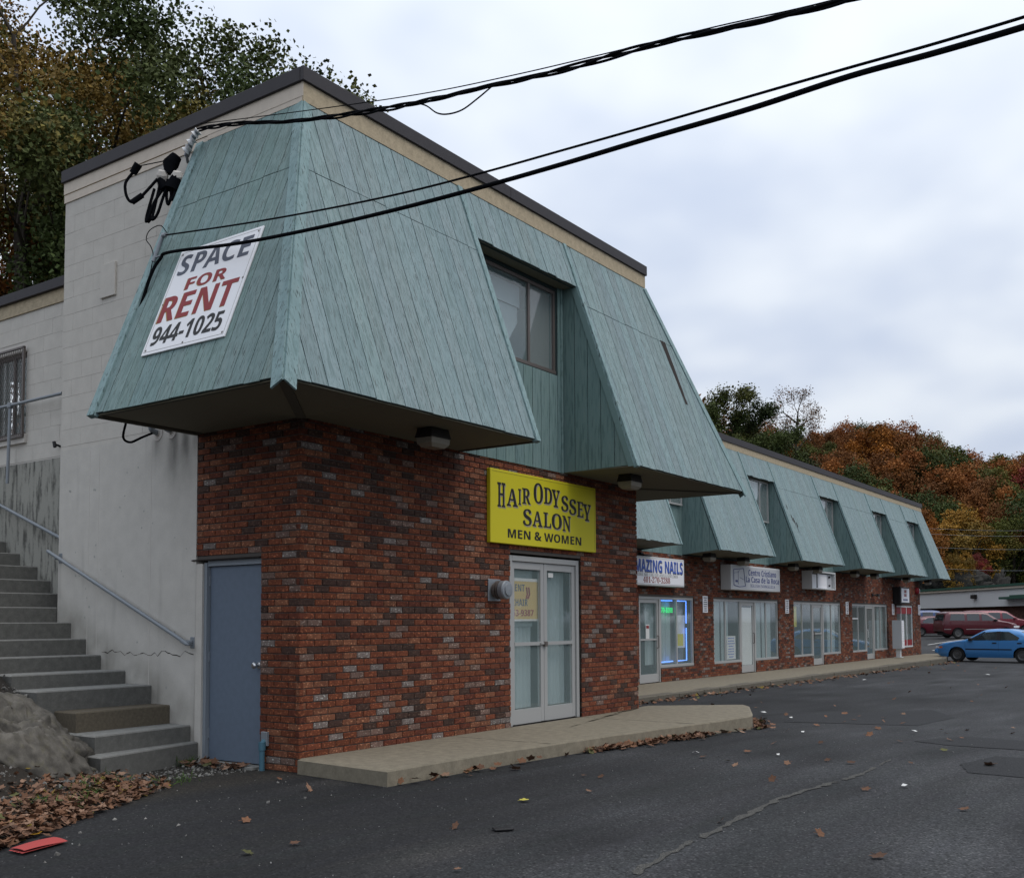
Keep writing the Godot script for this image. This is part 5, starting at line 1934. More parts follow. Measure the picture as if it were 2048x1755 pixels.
	for c in [Vector3(-1.32, 0, -0.95), Vector3(-1.62, 0, -0.62), Vector3(-1.2, 0, -0.42), Vector3(-0.96, 0, -0.52), Vector3(-2.1, 0, -0.2), Vector3(-2.35, 0, 0.0), Vector3(-2.0, 0, -0.45), Vector3(-0.3, 0, -1.44), Vector3(-2.6, 0, -0.1), Vector3(-0.12, 0, -1.47)]:
		for k in 26:
			var p: Vector3 = c + Vector3(R.randfn() * 0.07, 0.0, R.randfn() * 0.06)
			p.y = maxf(0.0, bank_height(p.x, p.z)) if p.x < -1.34 else 0.0
			var h := R.randf_range(0.05, 0.13)
			var d := Vector3(R.randfn() * 0.5, 1, R.randfn() * 0.5).normalized()
			var sd := d.cross(Vector3(R.randfn(), 0.1, R.randfn())).normalized() * 0.004
			var g := R.randf_range(0.7, 1.3)
			b.tri(p - sd, p + sd, p + d * h * 0.6 + Vector3(0, 0, 0.01), Color(0.055 * g, 0.10 * g, 0.02))
			b.tri(p + d * h * 0.5 - sd, p + d * h * 0.5 + sd, p + d * h + Vector3(d.x, 0, d.z) * 0.05, Color(0.06 * g, 0.11 * g, 0.02))
	tag(put("grass_tufts", b.mesh(), M.leaf), "small green grass tufts at the edge of the asphalt", "grass", "", "stuff")
	# the salon's slab
	var so := thing("salon_slab", "low worn concrete slab in front of the salon door", "sidewalk")
	so.set_meta("kind", "structure")
	var pts := [Vector3(-0.02, 0.147, 0.002), Vector3(-0.14, 0.147, 1.27)]
	var x2 := 0.8
	while x2 < 6.4:
		pts.append(Vector3(x2, 0.147 + R.randf_range(-0.004, 0.003), slab_edge(x2) + R.randf_range(-0.008, 0.008)))
		x2 += 0.45
	for k in 11:
		var x := 6.45 + k * 0.2
		pts.append(Vector3(x, 0.147, slab_edge(x)))
	pts.append(Vector3(8.36, 0.147, 0.92))
	pts.append(Vector3(7.5, 0.147, -0.12))
	pts.append(Vector3(6.95, 0.147, -0.12))
	pts.append(Vector3(6.95, 0.147, 0.002))
	b = MB.new()
	var ctr := Vector3(3.6, 0.147, 0.7)
	for k in pts.size():
		var a: Vector3 = pts[k]
		var c: Vector3 = pts[(k + 1) % pts.size()]
		var ia := a.lerp(ctr, 0.012)
		var ic := c.lerp(ctr, 0.012)
		b.tri(ctr, ia, ic)
		b.quad(a - Vector3(0, 0.016, 0), c - Vector3(0, 0.016, 0), ic, ia)
		b.quad(a - Vector3(0, 0.5, 0), c - Vector3(0, 0.5, 0), c - Vector3(0, 0.016, 0), a - Vector3(0, 0.016, 0))
	put("slab", b.mesh(), M.walk, so)
	b = MB.new()
	for x in [2.35, 5.2]: b.box(Vector3(x - 0.004, 0.12, 0.01), Vector3(x + 0.004, 0.1485, slab_edge(x) - 0.02))
	put("slab_joint", b.mesh(), M.soffit_edge, so)

func slab_edge(x: float) -> float:
	if x < 6.5: return prof([[-0.14, 1.27], [1.13, 1.30], [2.36, 1.40], [2.96, 1.447], [5.28, 1.768], [6.5, 1.90]], x)
	return prof([[6.5, 1.905], [6.65, 1.90], [6.9, 1.83], [8.3, 1.20], [8.45, 1.06], [8.5, 0.9], [9.0, -2.4]], x)

func simple_stone() -> ArrayMesh:
	var b := MB.new()
	var p := [Vector3(1, 0.1, 0.2), Vector3(-0.8, -0.1, 0.5), Vector3(0.2, 0.75, -0.1), Vector3(0.1, -0.7, 0.1), Vector3(0.15, 0.1, 0.95), Vector3(-0.1, -0.05, -0.9)]
	for f in [[0, 2, 4], [4, 2, 1], [1, 2, 5], [5, 2, 0], [0, 4, 3], [4, 1, 3], [1, 5, 3], [5, 0, 3]]:
		b.tri(p[f[0]], p[f[1]], p[f[2]])
	return b.mesh()

func fallen_leaf() -> ArrayMesh:
	# a curled lobed leaf about one unit across
	var b := MB.new()
	var rim := []
	var ra := [0.44, 0.34, 0.5, 0.3, 0.42, 0.26, 0.14, 0.26, 0.42, 0.3, 0.5, 0.34]
	for k in 12:
		var an := PI * 0.5 + TAU * k / 12.0
		var x: float = cos(an) * ra[k]
		var y: float = sin(an) * ra[k]
		rim.append(Vector3(x, 0.30 * x * x + 0.16 * absf(y) * y, y))
	for k in 12:
		var g := 0.85 + 0.25 * (k % 3) / 2.0
		b.tri(Vector3(0, 0, -0.05), rim[(k + 1) % 12], rim[k], Color(g, g, g))
	b.box(Vector3(-0.012, -0.01, -0.5), Vector3(0.012, 0.01, -0.08))
	return b.mesh()

func add_leaf(xs: Array, cs: Array, p: Vector3, s: float) -> void:
	var e := Basis.from_euler(Vector3(R.randfn() * 0.35, R.randf() * TAU, R.randfn() * 0.35))
	xs.append(Transform3D(e.scaled(Vector3.ONE * 0.15 * s * R.randf_range(0.65, 1.25)), p))
	var k := R.randf()
	var c := Color(0.150, 0.072, 0.038)
	if k < 0.25: c = Color(0.19, 0.105, 0.065)
	elif k < 0.45: c = Color(0.095, 0.048, 0.028)
	elif k < 0.55: c = Color(0.24, 0.145, 0.095)
	elif k < 0.57: c = Color(0.20, 0.14, 0.025)
	elif k < 0.60: c = Color(0.085, 0.085, 0.03)
	var g := R.randf_range(0.75, 1.25)
	cs.append(Color(c.r * g, c.g * g, c.b * g))

# ---------------------------------------------------------------- signs
func signs() -> void:
	# rental board on the end of the mansard
	var se := sqrt(ES * ES + (HC - HE) * (HC - HE))
	var up := Vector3(ES, HC - HE, 0) / se
	var nn := Vector3.BACK.cross(up)
	var F := Transform3D(Basis(Vector3.BACK, up, nn), Vector3(-ES, HE, 0) + up * 1.178 + Vector3(0, 0, -0.47) + nn * 0.02)
	var t := thing("rental_sign", "white board offering space for rent on the end of the mansard", "sign", F.origin)
	F.origin = Vector3.ZERO
	var b := MB.new()
	b.rbox(Vector3(-0.61, -0.623, -0.004), Vector3(0.61, 0.623, 0.012), 0.003, Color.WHITE, F)
	put("board", b.mesh(), M.white, t)
	b = MB.new()
	for q in [[-0.58, 0.58, 0.588, 0.592], [-0.58, 0.58, -0.592, -0.588], [-0.582, -0.578, -0.592, 0.592], [0.578, 0.582, -0.592, 0.592]]:
		bar(b, F, q[0], q[1], q[2], q[3], 0.0125, 0.0135)
	put("border_line", b.mesh(), M.ink_grey, t)
	var rows := [["SPACE", "Droid Sans:b", -0.53, 0.52, 0.30, 0.545, M.ink_soft], ["FOR", "Droid Sans:b", -0.30, 0.30, 0.085, 0.225, M.red], ["RENT", "Droid Sans:b", -0.555, 0.53, -0.255, 0.045, M.red], ["944-1025", "Droid Sans:b", -0.53, 0.50, -0.53, -0.31, M.ink]]
	for r in rows:
		var at: Vector3 = F * Vector3((r[2] + r[3]) * 0.5, (r[4] + r[5]) * 0.5, 0.0135)
		if r[0] == "RENT" or r[0] == "FOR":
			text_on("lettering", r[0], r[1], (r[3] - r[2]) * 1.012, (r[5] - r[4]) * 1.012, F * Vector3((r[2] + r[3]) * 0.5 - 0.007, (r[4] + r[5]) * 0.5 - 0.004, 0.0125), F.basis.x, F.basis.y, M.gold, t)
		text_on("lettering", r[0], r[1], r[3] - r[2], r[5] - r[4], at, F.basis.x, F.basis.y, r[6], t)
	b = MB.new()
	for q in [[-0.56, 0.57], [0.56, 0.57], [-0.56, -0.57], [0.56, -0.57], [0.575, 0.03], [-0.575, -0.03], [0, -0.575]]:
		b.lathe([Vector2(0.0, 0.004), Vector2(0.011, 0.002), Vector2(0.012, 0)], Transform3D(Basis(F.basis.x, F.basis.z, -F.basis.y), F * Vector3(q[0], q[1], 0.0125)), 10)
	put("screw", b.mesh(), M.alu_dark, t)
	# yellow salon sign
	t = thing("salon_sign", "yellow hair salon sign on the brick above the glass doors", "sign", Vector3(4.336, 2.89, 0.0))
	b = MB.new()
	b.rbox(Vector3(-1.265, -0.458, 0.002), Vector3(1.265, 0.458, 0.06), 0.006)
	put("board", b.mesh(), M.sign_yellow, t)
	b = MB.new()
	for q in [[-1.23, 1.23, 0.425, 0.431], [1.222, 1.228, -0.43, 0.43]]: b.box(Vector3(q[0], q[2], 0.06), Vector3(q[1], q[3], 0.0615))
	put("border_line", b.mesh(), M.sign_edge, t)
	var gl := [["H", 3.211, 3.388, 2.883, 3.186], ["A", 3.410, 3.659, 2.911, 3.133], ["I", 3.663, 3.735, 2.945, 3.147], ["R", 3.750, 3.949, 2.969, 3.168], ["O", 4.014, 4.240, 3.000, 3.267], ["D", 4.255, 4.462, 3.013, 3.229], ["Y", 4.446, 4.653, 2.987, 3.220], ["S", 4.679, 4.869, 2.951, 3.164], ["S", 4.879, 5.074, 2.921, 3.136], ["E", 5.085, 5.262, 2.905, 3.119], ["Y", 5.247, 5.463, 2.865, 3.099], ["S", 3.766, 3.971, 2.690, 2.905], ["A", 3.981, 4.226, 2.696, 2.895], ["L", 4.241, 4.432, 2.699, 2.898], ["O", 4.442, 4.697, 2.693, 2.903], ["N", 4.707, 4.925, 2.684, 2.891]]
	for g in gl:
		var c := Vector3((g[1] + g[2]) * 0.5 - 4.336, (g[3] + g[4]) * 0.5 - 2.89, 0.0615)
		text_on("letter_shadow", g[0], "Droid Serif:b", g[2] - g[1] - 0.012, g[4] - g[3], c + Vector3(0.016, -0.016, -0.0012), Vector3.RIGHT, Vector3.UP, M.shadow_lilac, t)
		text_on("letter", g[0], "Droid Serif:b", g[2] - g[1] - 0.012, g[4] - g[3], c + Vector3(0, 0, 0.001), Vector3.RIGHT, Vector3.UP, M.ink, t)
	text_on("lettering", "MEN & WOMEN", "Droid Sans:b", 1.76, 0.112, Vector3(-0.02, -0.321, 0.0615), Vector3.RIGHT, Vector3.UP, M.ink, t)
	# paper sign behind the salon's left door
	t = thing("chair_rental_poster", "faded yellow hand-lettered chair rental poster behind the left glass door", "poster", Vector3(4.02, 1.74, -0.115))
	b = MB.new()
	b.box(Vector3(-0.36, -0.245, 0), Vector3(0.36, 0.245, 0.004))
	put("sheet", b.mesh(), M.poster, t)
	b = MB.new()
	b.box(Vector3(-0.36, 0.246, 0), Vector3(0.36, 0.285, 0.004))
	b.box(Vector3(-0.36, -0.27, 0), Vector3(0.36, -0.246, 0.004))
	put("edge", b.mesh(), M.paper, t)
	text_on("lettering", "RENT", "Droid Sans:b", 0.30, 0.09, Vector3(-0.12, 0.16, 0.005), Vector3.RIGHT, Vector3.UP, M.ink_soft, t)
	text_on("lettering", "CHAIR", "Droid Sans:b", 0.36, 0.09, Vector3(-0.08, -0.03, 0.005), Vector3.RIGHT, Vector3.UP, M.ink_soft, t)
	text_on("lettering", "453-9387", "Droid Sans:b", 0.56, 0.085, Vector3(-0.045, -0.165, 0.005), Vector3.RIGHT, Vector3.UP, M.red, t)
	b = MB.new()
	for k in 2: b.tube([Vector3(0.06 + 0.04 * k, 0.02, 0.006), Vector3(0.09 + 0.05 * k, 0.08, 0.006), Vector3(0.07 + 0.05 * k, 0.17, 0.006)], 0.012, 5)
	put("scissors_mark", b.mesh(), M.red, t)
	# box signs along the shops
	t = thing("nail_salon_sign", "white box sign with blue and red lettering, partly behind the salon corner", "sign", Vector3(15.4, 2.70, ZB))
	b = MB.new()
	b.rbox(Vector3(-2.37, -0.36, 0.01), Vector3(2.37, 0.36, 0.29), 0.015)
	put("case", b.mesh(), M.alu_white, t)
	bx("face", Vector3(-2.32, -0.31, 0.29), Vector3(2.32, 0.31, 0.296), M.white, t)
	text_on("letter_shadow", "AMAZING NAILS", "Droid Sans:b", 2.86, 0.31, Vector3(0.82 + 0.02, 0.105, 0.2965), Vector3.RIGHT, Vector3.UP, M.ink_soft, t)
	text_on("lettering", "AMAZING NAILS", "Droid Sans:b", 2.86, 0.31, Vector3(0.82, 0.13, 0.2985), Vector3.RIGHT, Vector3.UP, M.ink_blue, t)
	text_on("lettering", "PROFESSIONAL NAIL CARE FOR LADIES & GENTLEMEN", "Droid Sans", 2.6, 0.08, Vector3(0.66, -0.095, 0.2975), Vector3.RIGHT, Vector3.UP, M.ink_grey, t)
	text_on("lettering", "401-270-3288", "Droid Serif:b", 1.45, 0.15, Vector3(0.80, -0.215, 0.2975), Vector3.RIGHT, Vector3.UP, M.ink_brick, t)
	t = thing("church_sign", "silvery box sign with navy lettering and an outlined emblem", "sign", Vector3(22.595, 2.715, ZB))
	b = MB.new()
	b.rbox(Vector3(-1.9, -0.36, 0.01), Vector3(1.9, 0.36, 0.345), 0.015)
	put("case", b.mesh(), M.alu_white, t)
	bx("face", Vector3(-1.85, -0.315, 0.345), Vector3(1.85, 0.315, 0.351), M.silver_panel, t)
	text_on("lettering", "Centro Cristiano", "Droid Sans:b", 2.2, 0.19, Vector3(0.45, 0.17, 0.352), Vector3.RIGHT, Vector3.UP, M.ink_navy, t)
	text_on("lettering", "La Casa de la Roca", "Droid Sans:b", 2.64, 0.185, Vector3(0.47, -0.035, 0.352), Vector3.RIGHT, Vector3.UP, M.ink_navy, t)
	text_on("lettering", "IGLESIA EVANGELICA", "Droid Sans", 1.95, 0.09, Vector3(0.47, -0.215, 0.352), Vector3.RIGHT, Vector3.UP, M.ink_navy, t)
	b = MB.new()
	var o := [Vector3(-1.74, 0.22, 0.353), Vector3(-1.02, 0.27, 0.353), Vector3(-0.90, -0.24, 0.353), Vector3(-1.35, -0.27, 0.353), Vector3(-1.74, -0.23, 0.353)]
	for k in 5: b.tube([o[k], o[(k + 1) % 5]], 0.011, 4)
	for q in [[Vector3(-1.70, 0.12, 0.353), Vector3(-1.40, 0.15, 0.353), Vector3(-1.30, 0.22, 0.353)], [Vector3(-1.3, 0.0, 0.353), Vector3(-0.98, -0.06, 0.353)], [Vector3(-1.42, 0.2, 0.353), Vector3(-1.42, -0.2, 0.353)]]:
		b.tube(q, 0.005, 4)
	b.box(Vector3(-1.62, -0.14, 0.352), Vector3(-1.45, -0.08, 0.355))
	put("emblem", b.mesh(), M.ink_navy, t)
	t = thing("empty_sign_box", "open sign cabinet with blank white panels and a missing face", "sign", Vector3(28.665, 2.845, ZB))
	b = MB.new()
	b.box(Vector3(-1.24, -0.31, 0.01), Vector3(1.24, 0.31, 0.04))
	b.box(Vector3(-1.24, 0.26, 0.041), Vector3(1.24, 0.31, 0.36))
	b.box(Vector3(-1.24, -0.31, 0.041), Vector3(1.24, -0.27, 0.36))
	b.box(Vector3(-1.24, -0.269, 0.041), Vector3(-1.19, 0.259, 0.36))
	b.box(Vector3(1.17, -0.269, 0.041), Vector3(1.24, 0.259, 0.36))
	put("case", b.mesh(), M.alu_white, t)
	bx("panel", Vector3(-1.18, -0.265, 0.27), Vector3(-0.56, 0.2, 0.28), M.white, t)
	bx("panel", Vector3(-0.44, -0.262, 0.27), Vector3(0.52, 0.22, 0.28), M.white, t)
	bx("panel", Vector3(0.60, -0.26, 0.24), Vector3(1.15, 0.24, 0.25), M.silver_panel, t)
	b = MB.new()
	for y in [-0.16, 0.14]: b.tube([Vector3(0.82, y, 0.25), Vector3(0.82, y, 0.30)], 0.035, 8)
	put("lamp_holder", b.mesh(), M.black, t)
	bx("gap", Vector3(-1.18, -0.26, 0.05), Vector3(1.16, 0.25, 0.06), M.black, t)
	t = thing("small_box_sign", "small black-framed box sign with red lettering near the row's end", "sign", Vector3(39.31, 2.52, ZB))
	b = MB.new()
	b.rbox(Vector3(-0.76, -0.37, 0.01), Vector3(0.74, 0.36, 0.33), 0.02)
	put("case", b.mesh(), M.black, t)
	bx("face", Vector3(-0.60, -0.30, 0.33), Vector3(0.62, 0.30, 0.338), M.white, t)
	print_lines(Transform3D(Basis.IDENTITY, Vector3(0.0, 0.09, 0.3385)), 0.6, 0.32, 2, M.ink_brick, t, 0.8)
	print_lines(Transform3D(Basis.IDENTITY, Vector3(0.0, -0.19, 0.3385)), 1.1, 0.09, 1, M.ink_navy, t, 0.9)
	# narrow parking notices between the shop fronts
	var places := [[19.64, "between the neon window and the curtained shop front"], [25.97, "left of the shop front with the yellow poster"], [32.27, "right of the shop front with the yellow poster"], [38.56, "just left of the metal mailbox unit's window"], [42.9, "at the far end of the brick row"]]
	for p in places:
		t = thing("parking_notice", "narrow white vertical notice " + p[1], "sign", Vector3(p[0], 1.925, ZB), "narrow white notices on the brick piers")
		bx("board", Vector3(-0.155, -0.23, 0.003), Vector3(0.155, 0.23, 0.02), M.white, t)
		print_lines(Transform3D(Basis.IDENTITY, Vector3(0, 0, 0.0205)), 0.27, 0.42, 7, M.ink_soft, t, 0.5)
	# neon in the nail shop window
	t = thing("neon_number", "green glowing neon phone number in the nail shop window", "neon sign", Vector3(17.5, 1.75, ZB - 0.12))
	text_on("tube", "270-3288", "Droid Sans", 0.76, 0.135, Vector3.ZERO, Vector3.RIGHT, Vector3.UP, M.neon_green, t)
	var gl1 := OmniLight3D.new()
	gl1.name = "light"
	gl1.light_color = Color(0.1, 1.0, 0.5)
	gl1.light_energy = 0.02
	gl1.light_size = 0.1
	gl1.omni_range = 8.0
	gl1.omni_attenuation = 2.0
	gl1.shadow_enabled = true
	gl1.position = Vector3(0, 0, 0.04)
	t.add_child(gl1)
	t = thing("neon_border", "blue glowing neon tube framing the nail shop window", "neon sign", Vector3(17.95, 1.2, ZB - 0.11))
	b = MB.new()
	for q in [[Vector3(-0.85, 0.80, 0), Vector3(-0.12, 0.80, 0)], [Vector3(-0.85, -0.80, 0), Vector3(-0.12, -0.79, 0)], [Vector3(0.06, 0.80, 0), Vector3(0.72, 0.80, 0), Vector3(0.72, 0.2, 0)], [Vector3(0.72, 0.08, 0), Vector3(0.72, -0.79, 0), Vector3(0.06, -0.79, 0)]]:
		b.tube(q, 0.016, 8)
	put("tube", b.mesh(), M.neon_blue, t)
	for q in [Vector3(0.62, 0.0, 0.03), Vector3(-0.4, -0.72, 0.03), Vector3(-0.4, 0.70, 0.03)]:
		var l := OmniLight3D.new()
		l.name = "light"
		l.light_color = Color(0.3, 0.5, 1.0)
		l.light_energy = 0.015
		l.light_size = 0.15
		l.omni_range = 8.0
		l.omni_attenuation = 2.0
		l.shadow_enabled = true
		l.position = q
		t.add_child(l, true)

# ---------------------------------------------------------------- fittings on the walls
func fittings() -> void:
	soffit_lamp(Vector3(1.28, HS - 0.004, 0.63), "soffit lamp under the salon eave left of the window notch")
	soffit_lamp(Vector3(5.57, HS - 0.004, 0.63), "soffit lamp under the salon eave right of the yellow sign")
	var lx := [[18.97, "left of the silvery church sign"], [21.31, "above the left end of the silvery church sign"], [25.39, "between the silvery sign and the open sign cabinet"], [27.70, "above the open sign cabinet"], [31.84, "first to the right of the open sign cabinet"], [34.38, "above the black wall camera"], [39.08, "above the small black-framed sign"], [42.75, "under the last bay of the row"]]
	for q in lx: soffit_lamp(Vector3(q[0], 3.29, ZB + 0.46), "soffit lamp " + q[1], 1.15)
	# round flue vent by the salon door
	var t := thing("flue_vent", "round grey flue vent on a square plate left of the salon doors", "vent", Vector3(3.21, 1.85, 0))
	bx("plate", Vector3(-0.125, -0.135, 0.002), Vector3(0.125, 0.135, 0.018), M.galv, t, 0.004)
	var b := MB.new()
	var T := Transform3D(Basis(Vector3.RIGHT, Vector3.BACK, Vector3.DOWN), Vector3.ZERO)
	b.lathe([Vector2(0.085, 0.018), Vector2(0.085, 0.06), Vector2(0.115, 0.065), Vector2(0.115, 0.075), Vector2(0.08, 0.08), Vector2(0.08, 0.10), Vector2(0.115, 0.105), Vector2(0.115, 0.115), Vector2(0.08, 0.12), Vector2(0.08, 0.14)], T, 24)
	put("collar", b.mesh(), M.alu_dark, t)
	b = MB.new()
	b.lathe([Vector2(0.112, 0.135), Vector2(0.115, 0.20), Vector2(0.105, 0.215), Vector2(0.075, 0.22), Vector2(0.07, 0.235), Vector2(0.001, 0.24)], T, 24)
	put("cap", b.mesh(), M.galv, t)
	# blue stub pipe by the service door
	t = thing("stub_pipe", "short blue painted pipe on the brick beside the blue door", "pipe", Vector3(-0.05, 0.0, -0.47))
	b = MB.new()
	b.tube(smooth_path([Vector3(0, -0.05, 0), Vector3(0, 0.22, 0), Vector3(0.01, 0.27, 0), Vector3(0.06, 0.30, 0)], 4), 0.028, 10)
	b.tube([Vector3(0, 0.20, 0), Vector3(0, 0.28, 0)], 0.036, 10)
	put("pipe", b.mesh(), M.pipe_blue, t)
	bx("plate", Vector3(0.02, 0.24, -0.045), Vector3(0.052, 0.38, 0.045), M.galv, t, 0.004)
	# two conduit flanges under the eave
	for q in [[-2.27, "left round grey flange under the mansard, with a cable into it"], [-2.03, "right round grey flange under the mansard above the soot stain"]]:
		t = thing("conduit_flange", q[1], "conduit fitting", Vector3(0, 3.575, q[0]), "round flanges on the painted wall")
		b = MB.new()
		var U := Transform3D(Basis(Vector3.BACK, Vector3.LEFT, Vector3.DOWN), Vector3.ZERO)
		b.lathe([Vector2(0.0, 0.02), Vector2(0.04, 0.02), Vector2(0.045, 0.012), Vector2(0.09, 0.012), Vector2(0.095, 0.0), Vector2(0.095, -0.01)], U, 22)
		put("plate", b.mesh(), M.joint, t)
		b = MB.new()
		b.tube(smooth_path([Vector3(-0.01, 0, 0), Vector3(-0.06, 0.01, 0), Vector3(-0.09, 0.04, 0), Vector3(-0.09, 0.11, 0)], 4), 0.032, 10)
		put("elbow", b.mesh(), M.galv, t)
	t = thing("wall_hook", "small black hook on the block wall above the landing", "hook", Vector3(0.34, 3.72, -4.74))
	b = MB.new()
	b.tube([Vector3(0, 0, 0), Vector3(-0.08, 0.02, 0)], 0.014, 8)
	b.tube([Vector3(-0.08, 0.05, -0.015), Vector3(-0.085, -0.02, 0.015)], 0.022, 8)
	put("hook", b.mesh(), M.black, t)
	# soot stains run down from the conduit holes: thin uneven films on the plaster
	# camera, bell and spots on the shops
	t = thing("wall_camera", "small black camera on the brick above the papered shop door", "camera", Vector3(35.55, 2.47, ZB))
	b = MB.new()
	b.rbox(Vector3(-0.08, -0.08, 0.0), Vector3(0.0, 0.08, 0.05), 0.01)
	b.tube([Vector3(-0.04, 0.0, 0.04), Vector3(0.0, 0.0, 0.16), Vector3(0.12, 0.0, 0.2)], 0.025, 8)
	b.rbox(Vector3(0.06, -0.05, 0.12), Vector3(0.28, 0.05, 0.25), 0.015)
	put("body", b.mesh(), M.black, t)
	t = thing("fire_bell", "red fire bell on the brick at the far end of the row", "alarm bell", Vector3(42.45, 2.79, ZB))
	b = MB.new()
	b.lathe([Vector2(0.16, 0.0), Vector2(0.16, 0.06), Vector2(0.13, 0.12), Vector2(0.06, 0.15), Vector2(0.001, 0.155)], Transform3D(Basis(Vector3.RIGHT, Vector3.BACK, Vector3.DOWN), Vector3.ZERO), 20)
	put("gong", b.mesh(), M.red, t)
	bx("strobe", Vector3(0.18, -0.1, 0.002), Vector3(0.32, 0.1, 0.1), M.white, t, 0.01)
	t = thing("floodlight", "small black twin floodlight above the nail shop sign", "lamp", Vector3(15.9, 3.12, ZB))
	b = MB.new()
	b.rbox(Vector3(-0.07, -0.05, 0.0), Vector3(0.07, 0.06, 0.05), 0.01)
	for sg in [-1.0, 1.0]:
		b.tube([Vector3(0.05 * sg, 0, 0.04), Vector3(0.12 * sg, -0.02, 0.12), Vector3(0.18 * sg, -0.07, 0.2)], [0.015, 0.03, 0.06], 10)
	put("head", b.mesh(), M.black, t)
	# pedestal mailboxes
	t = thing("mailbox_unit", "grey pedestal mailbox unit with white doors at the end of the walk", "mailbox", Vector3(37.75, BFL, ZB + 0.41))
	bx("cabinet", Vector3(-0.2, 0.36, -0.19), Vector3(0.2, 1.545, 0.19), M.silver_panel, t, 0.008)
	for c in 2:
		for r in 8:
			var d := bx("door", Vector3(-0.185 + c * 0.187, 0.40 + r * 0.14, 0.19), Vector3(-0.185 + c * 0.187 + 0.18, 0.40 + r * 0.14 + 0.13, 0.2), M.white, t, 0.003)
			bx("lock", Vector3(-0.185 + c * 0.187 + 0.08, 0.46 + r * 0.14, 0.2), Vector3(-0.185 + c * 0.187 + 0.10, 0.48 + r * 0.14, 0.204), M.alu_dark, d)
	b = MB.new()
	b.rbox(Vector3(-0.09, 0.0, -0.09), Vector3(0.09, 0.36, 0.09), 0.01)
	b.rbox(Vector3(-0.15, 0.0, -0.15), Vector3(0.15, 0.025, 0.15), 0.005)
	put("pedestal", b.mesh(), M.alu_white, t)

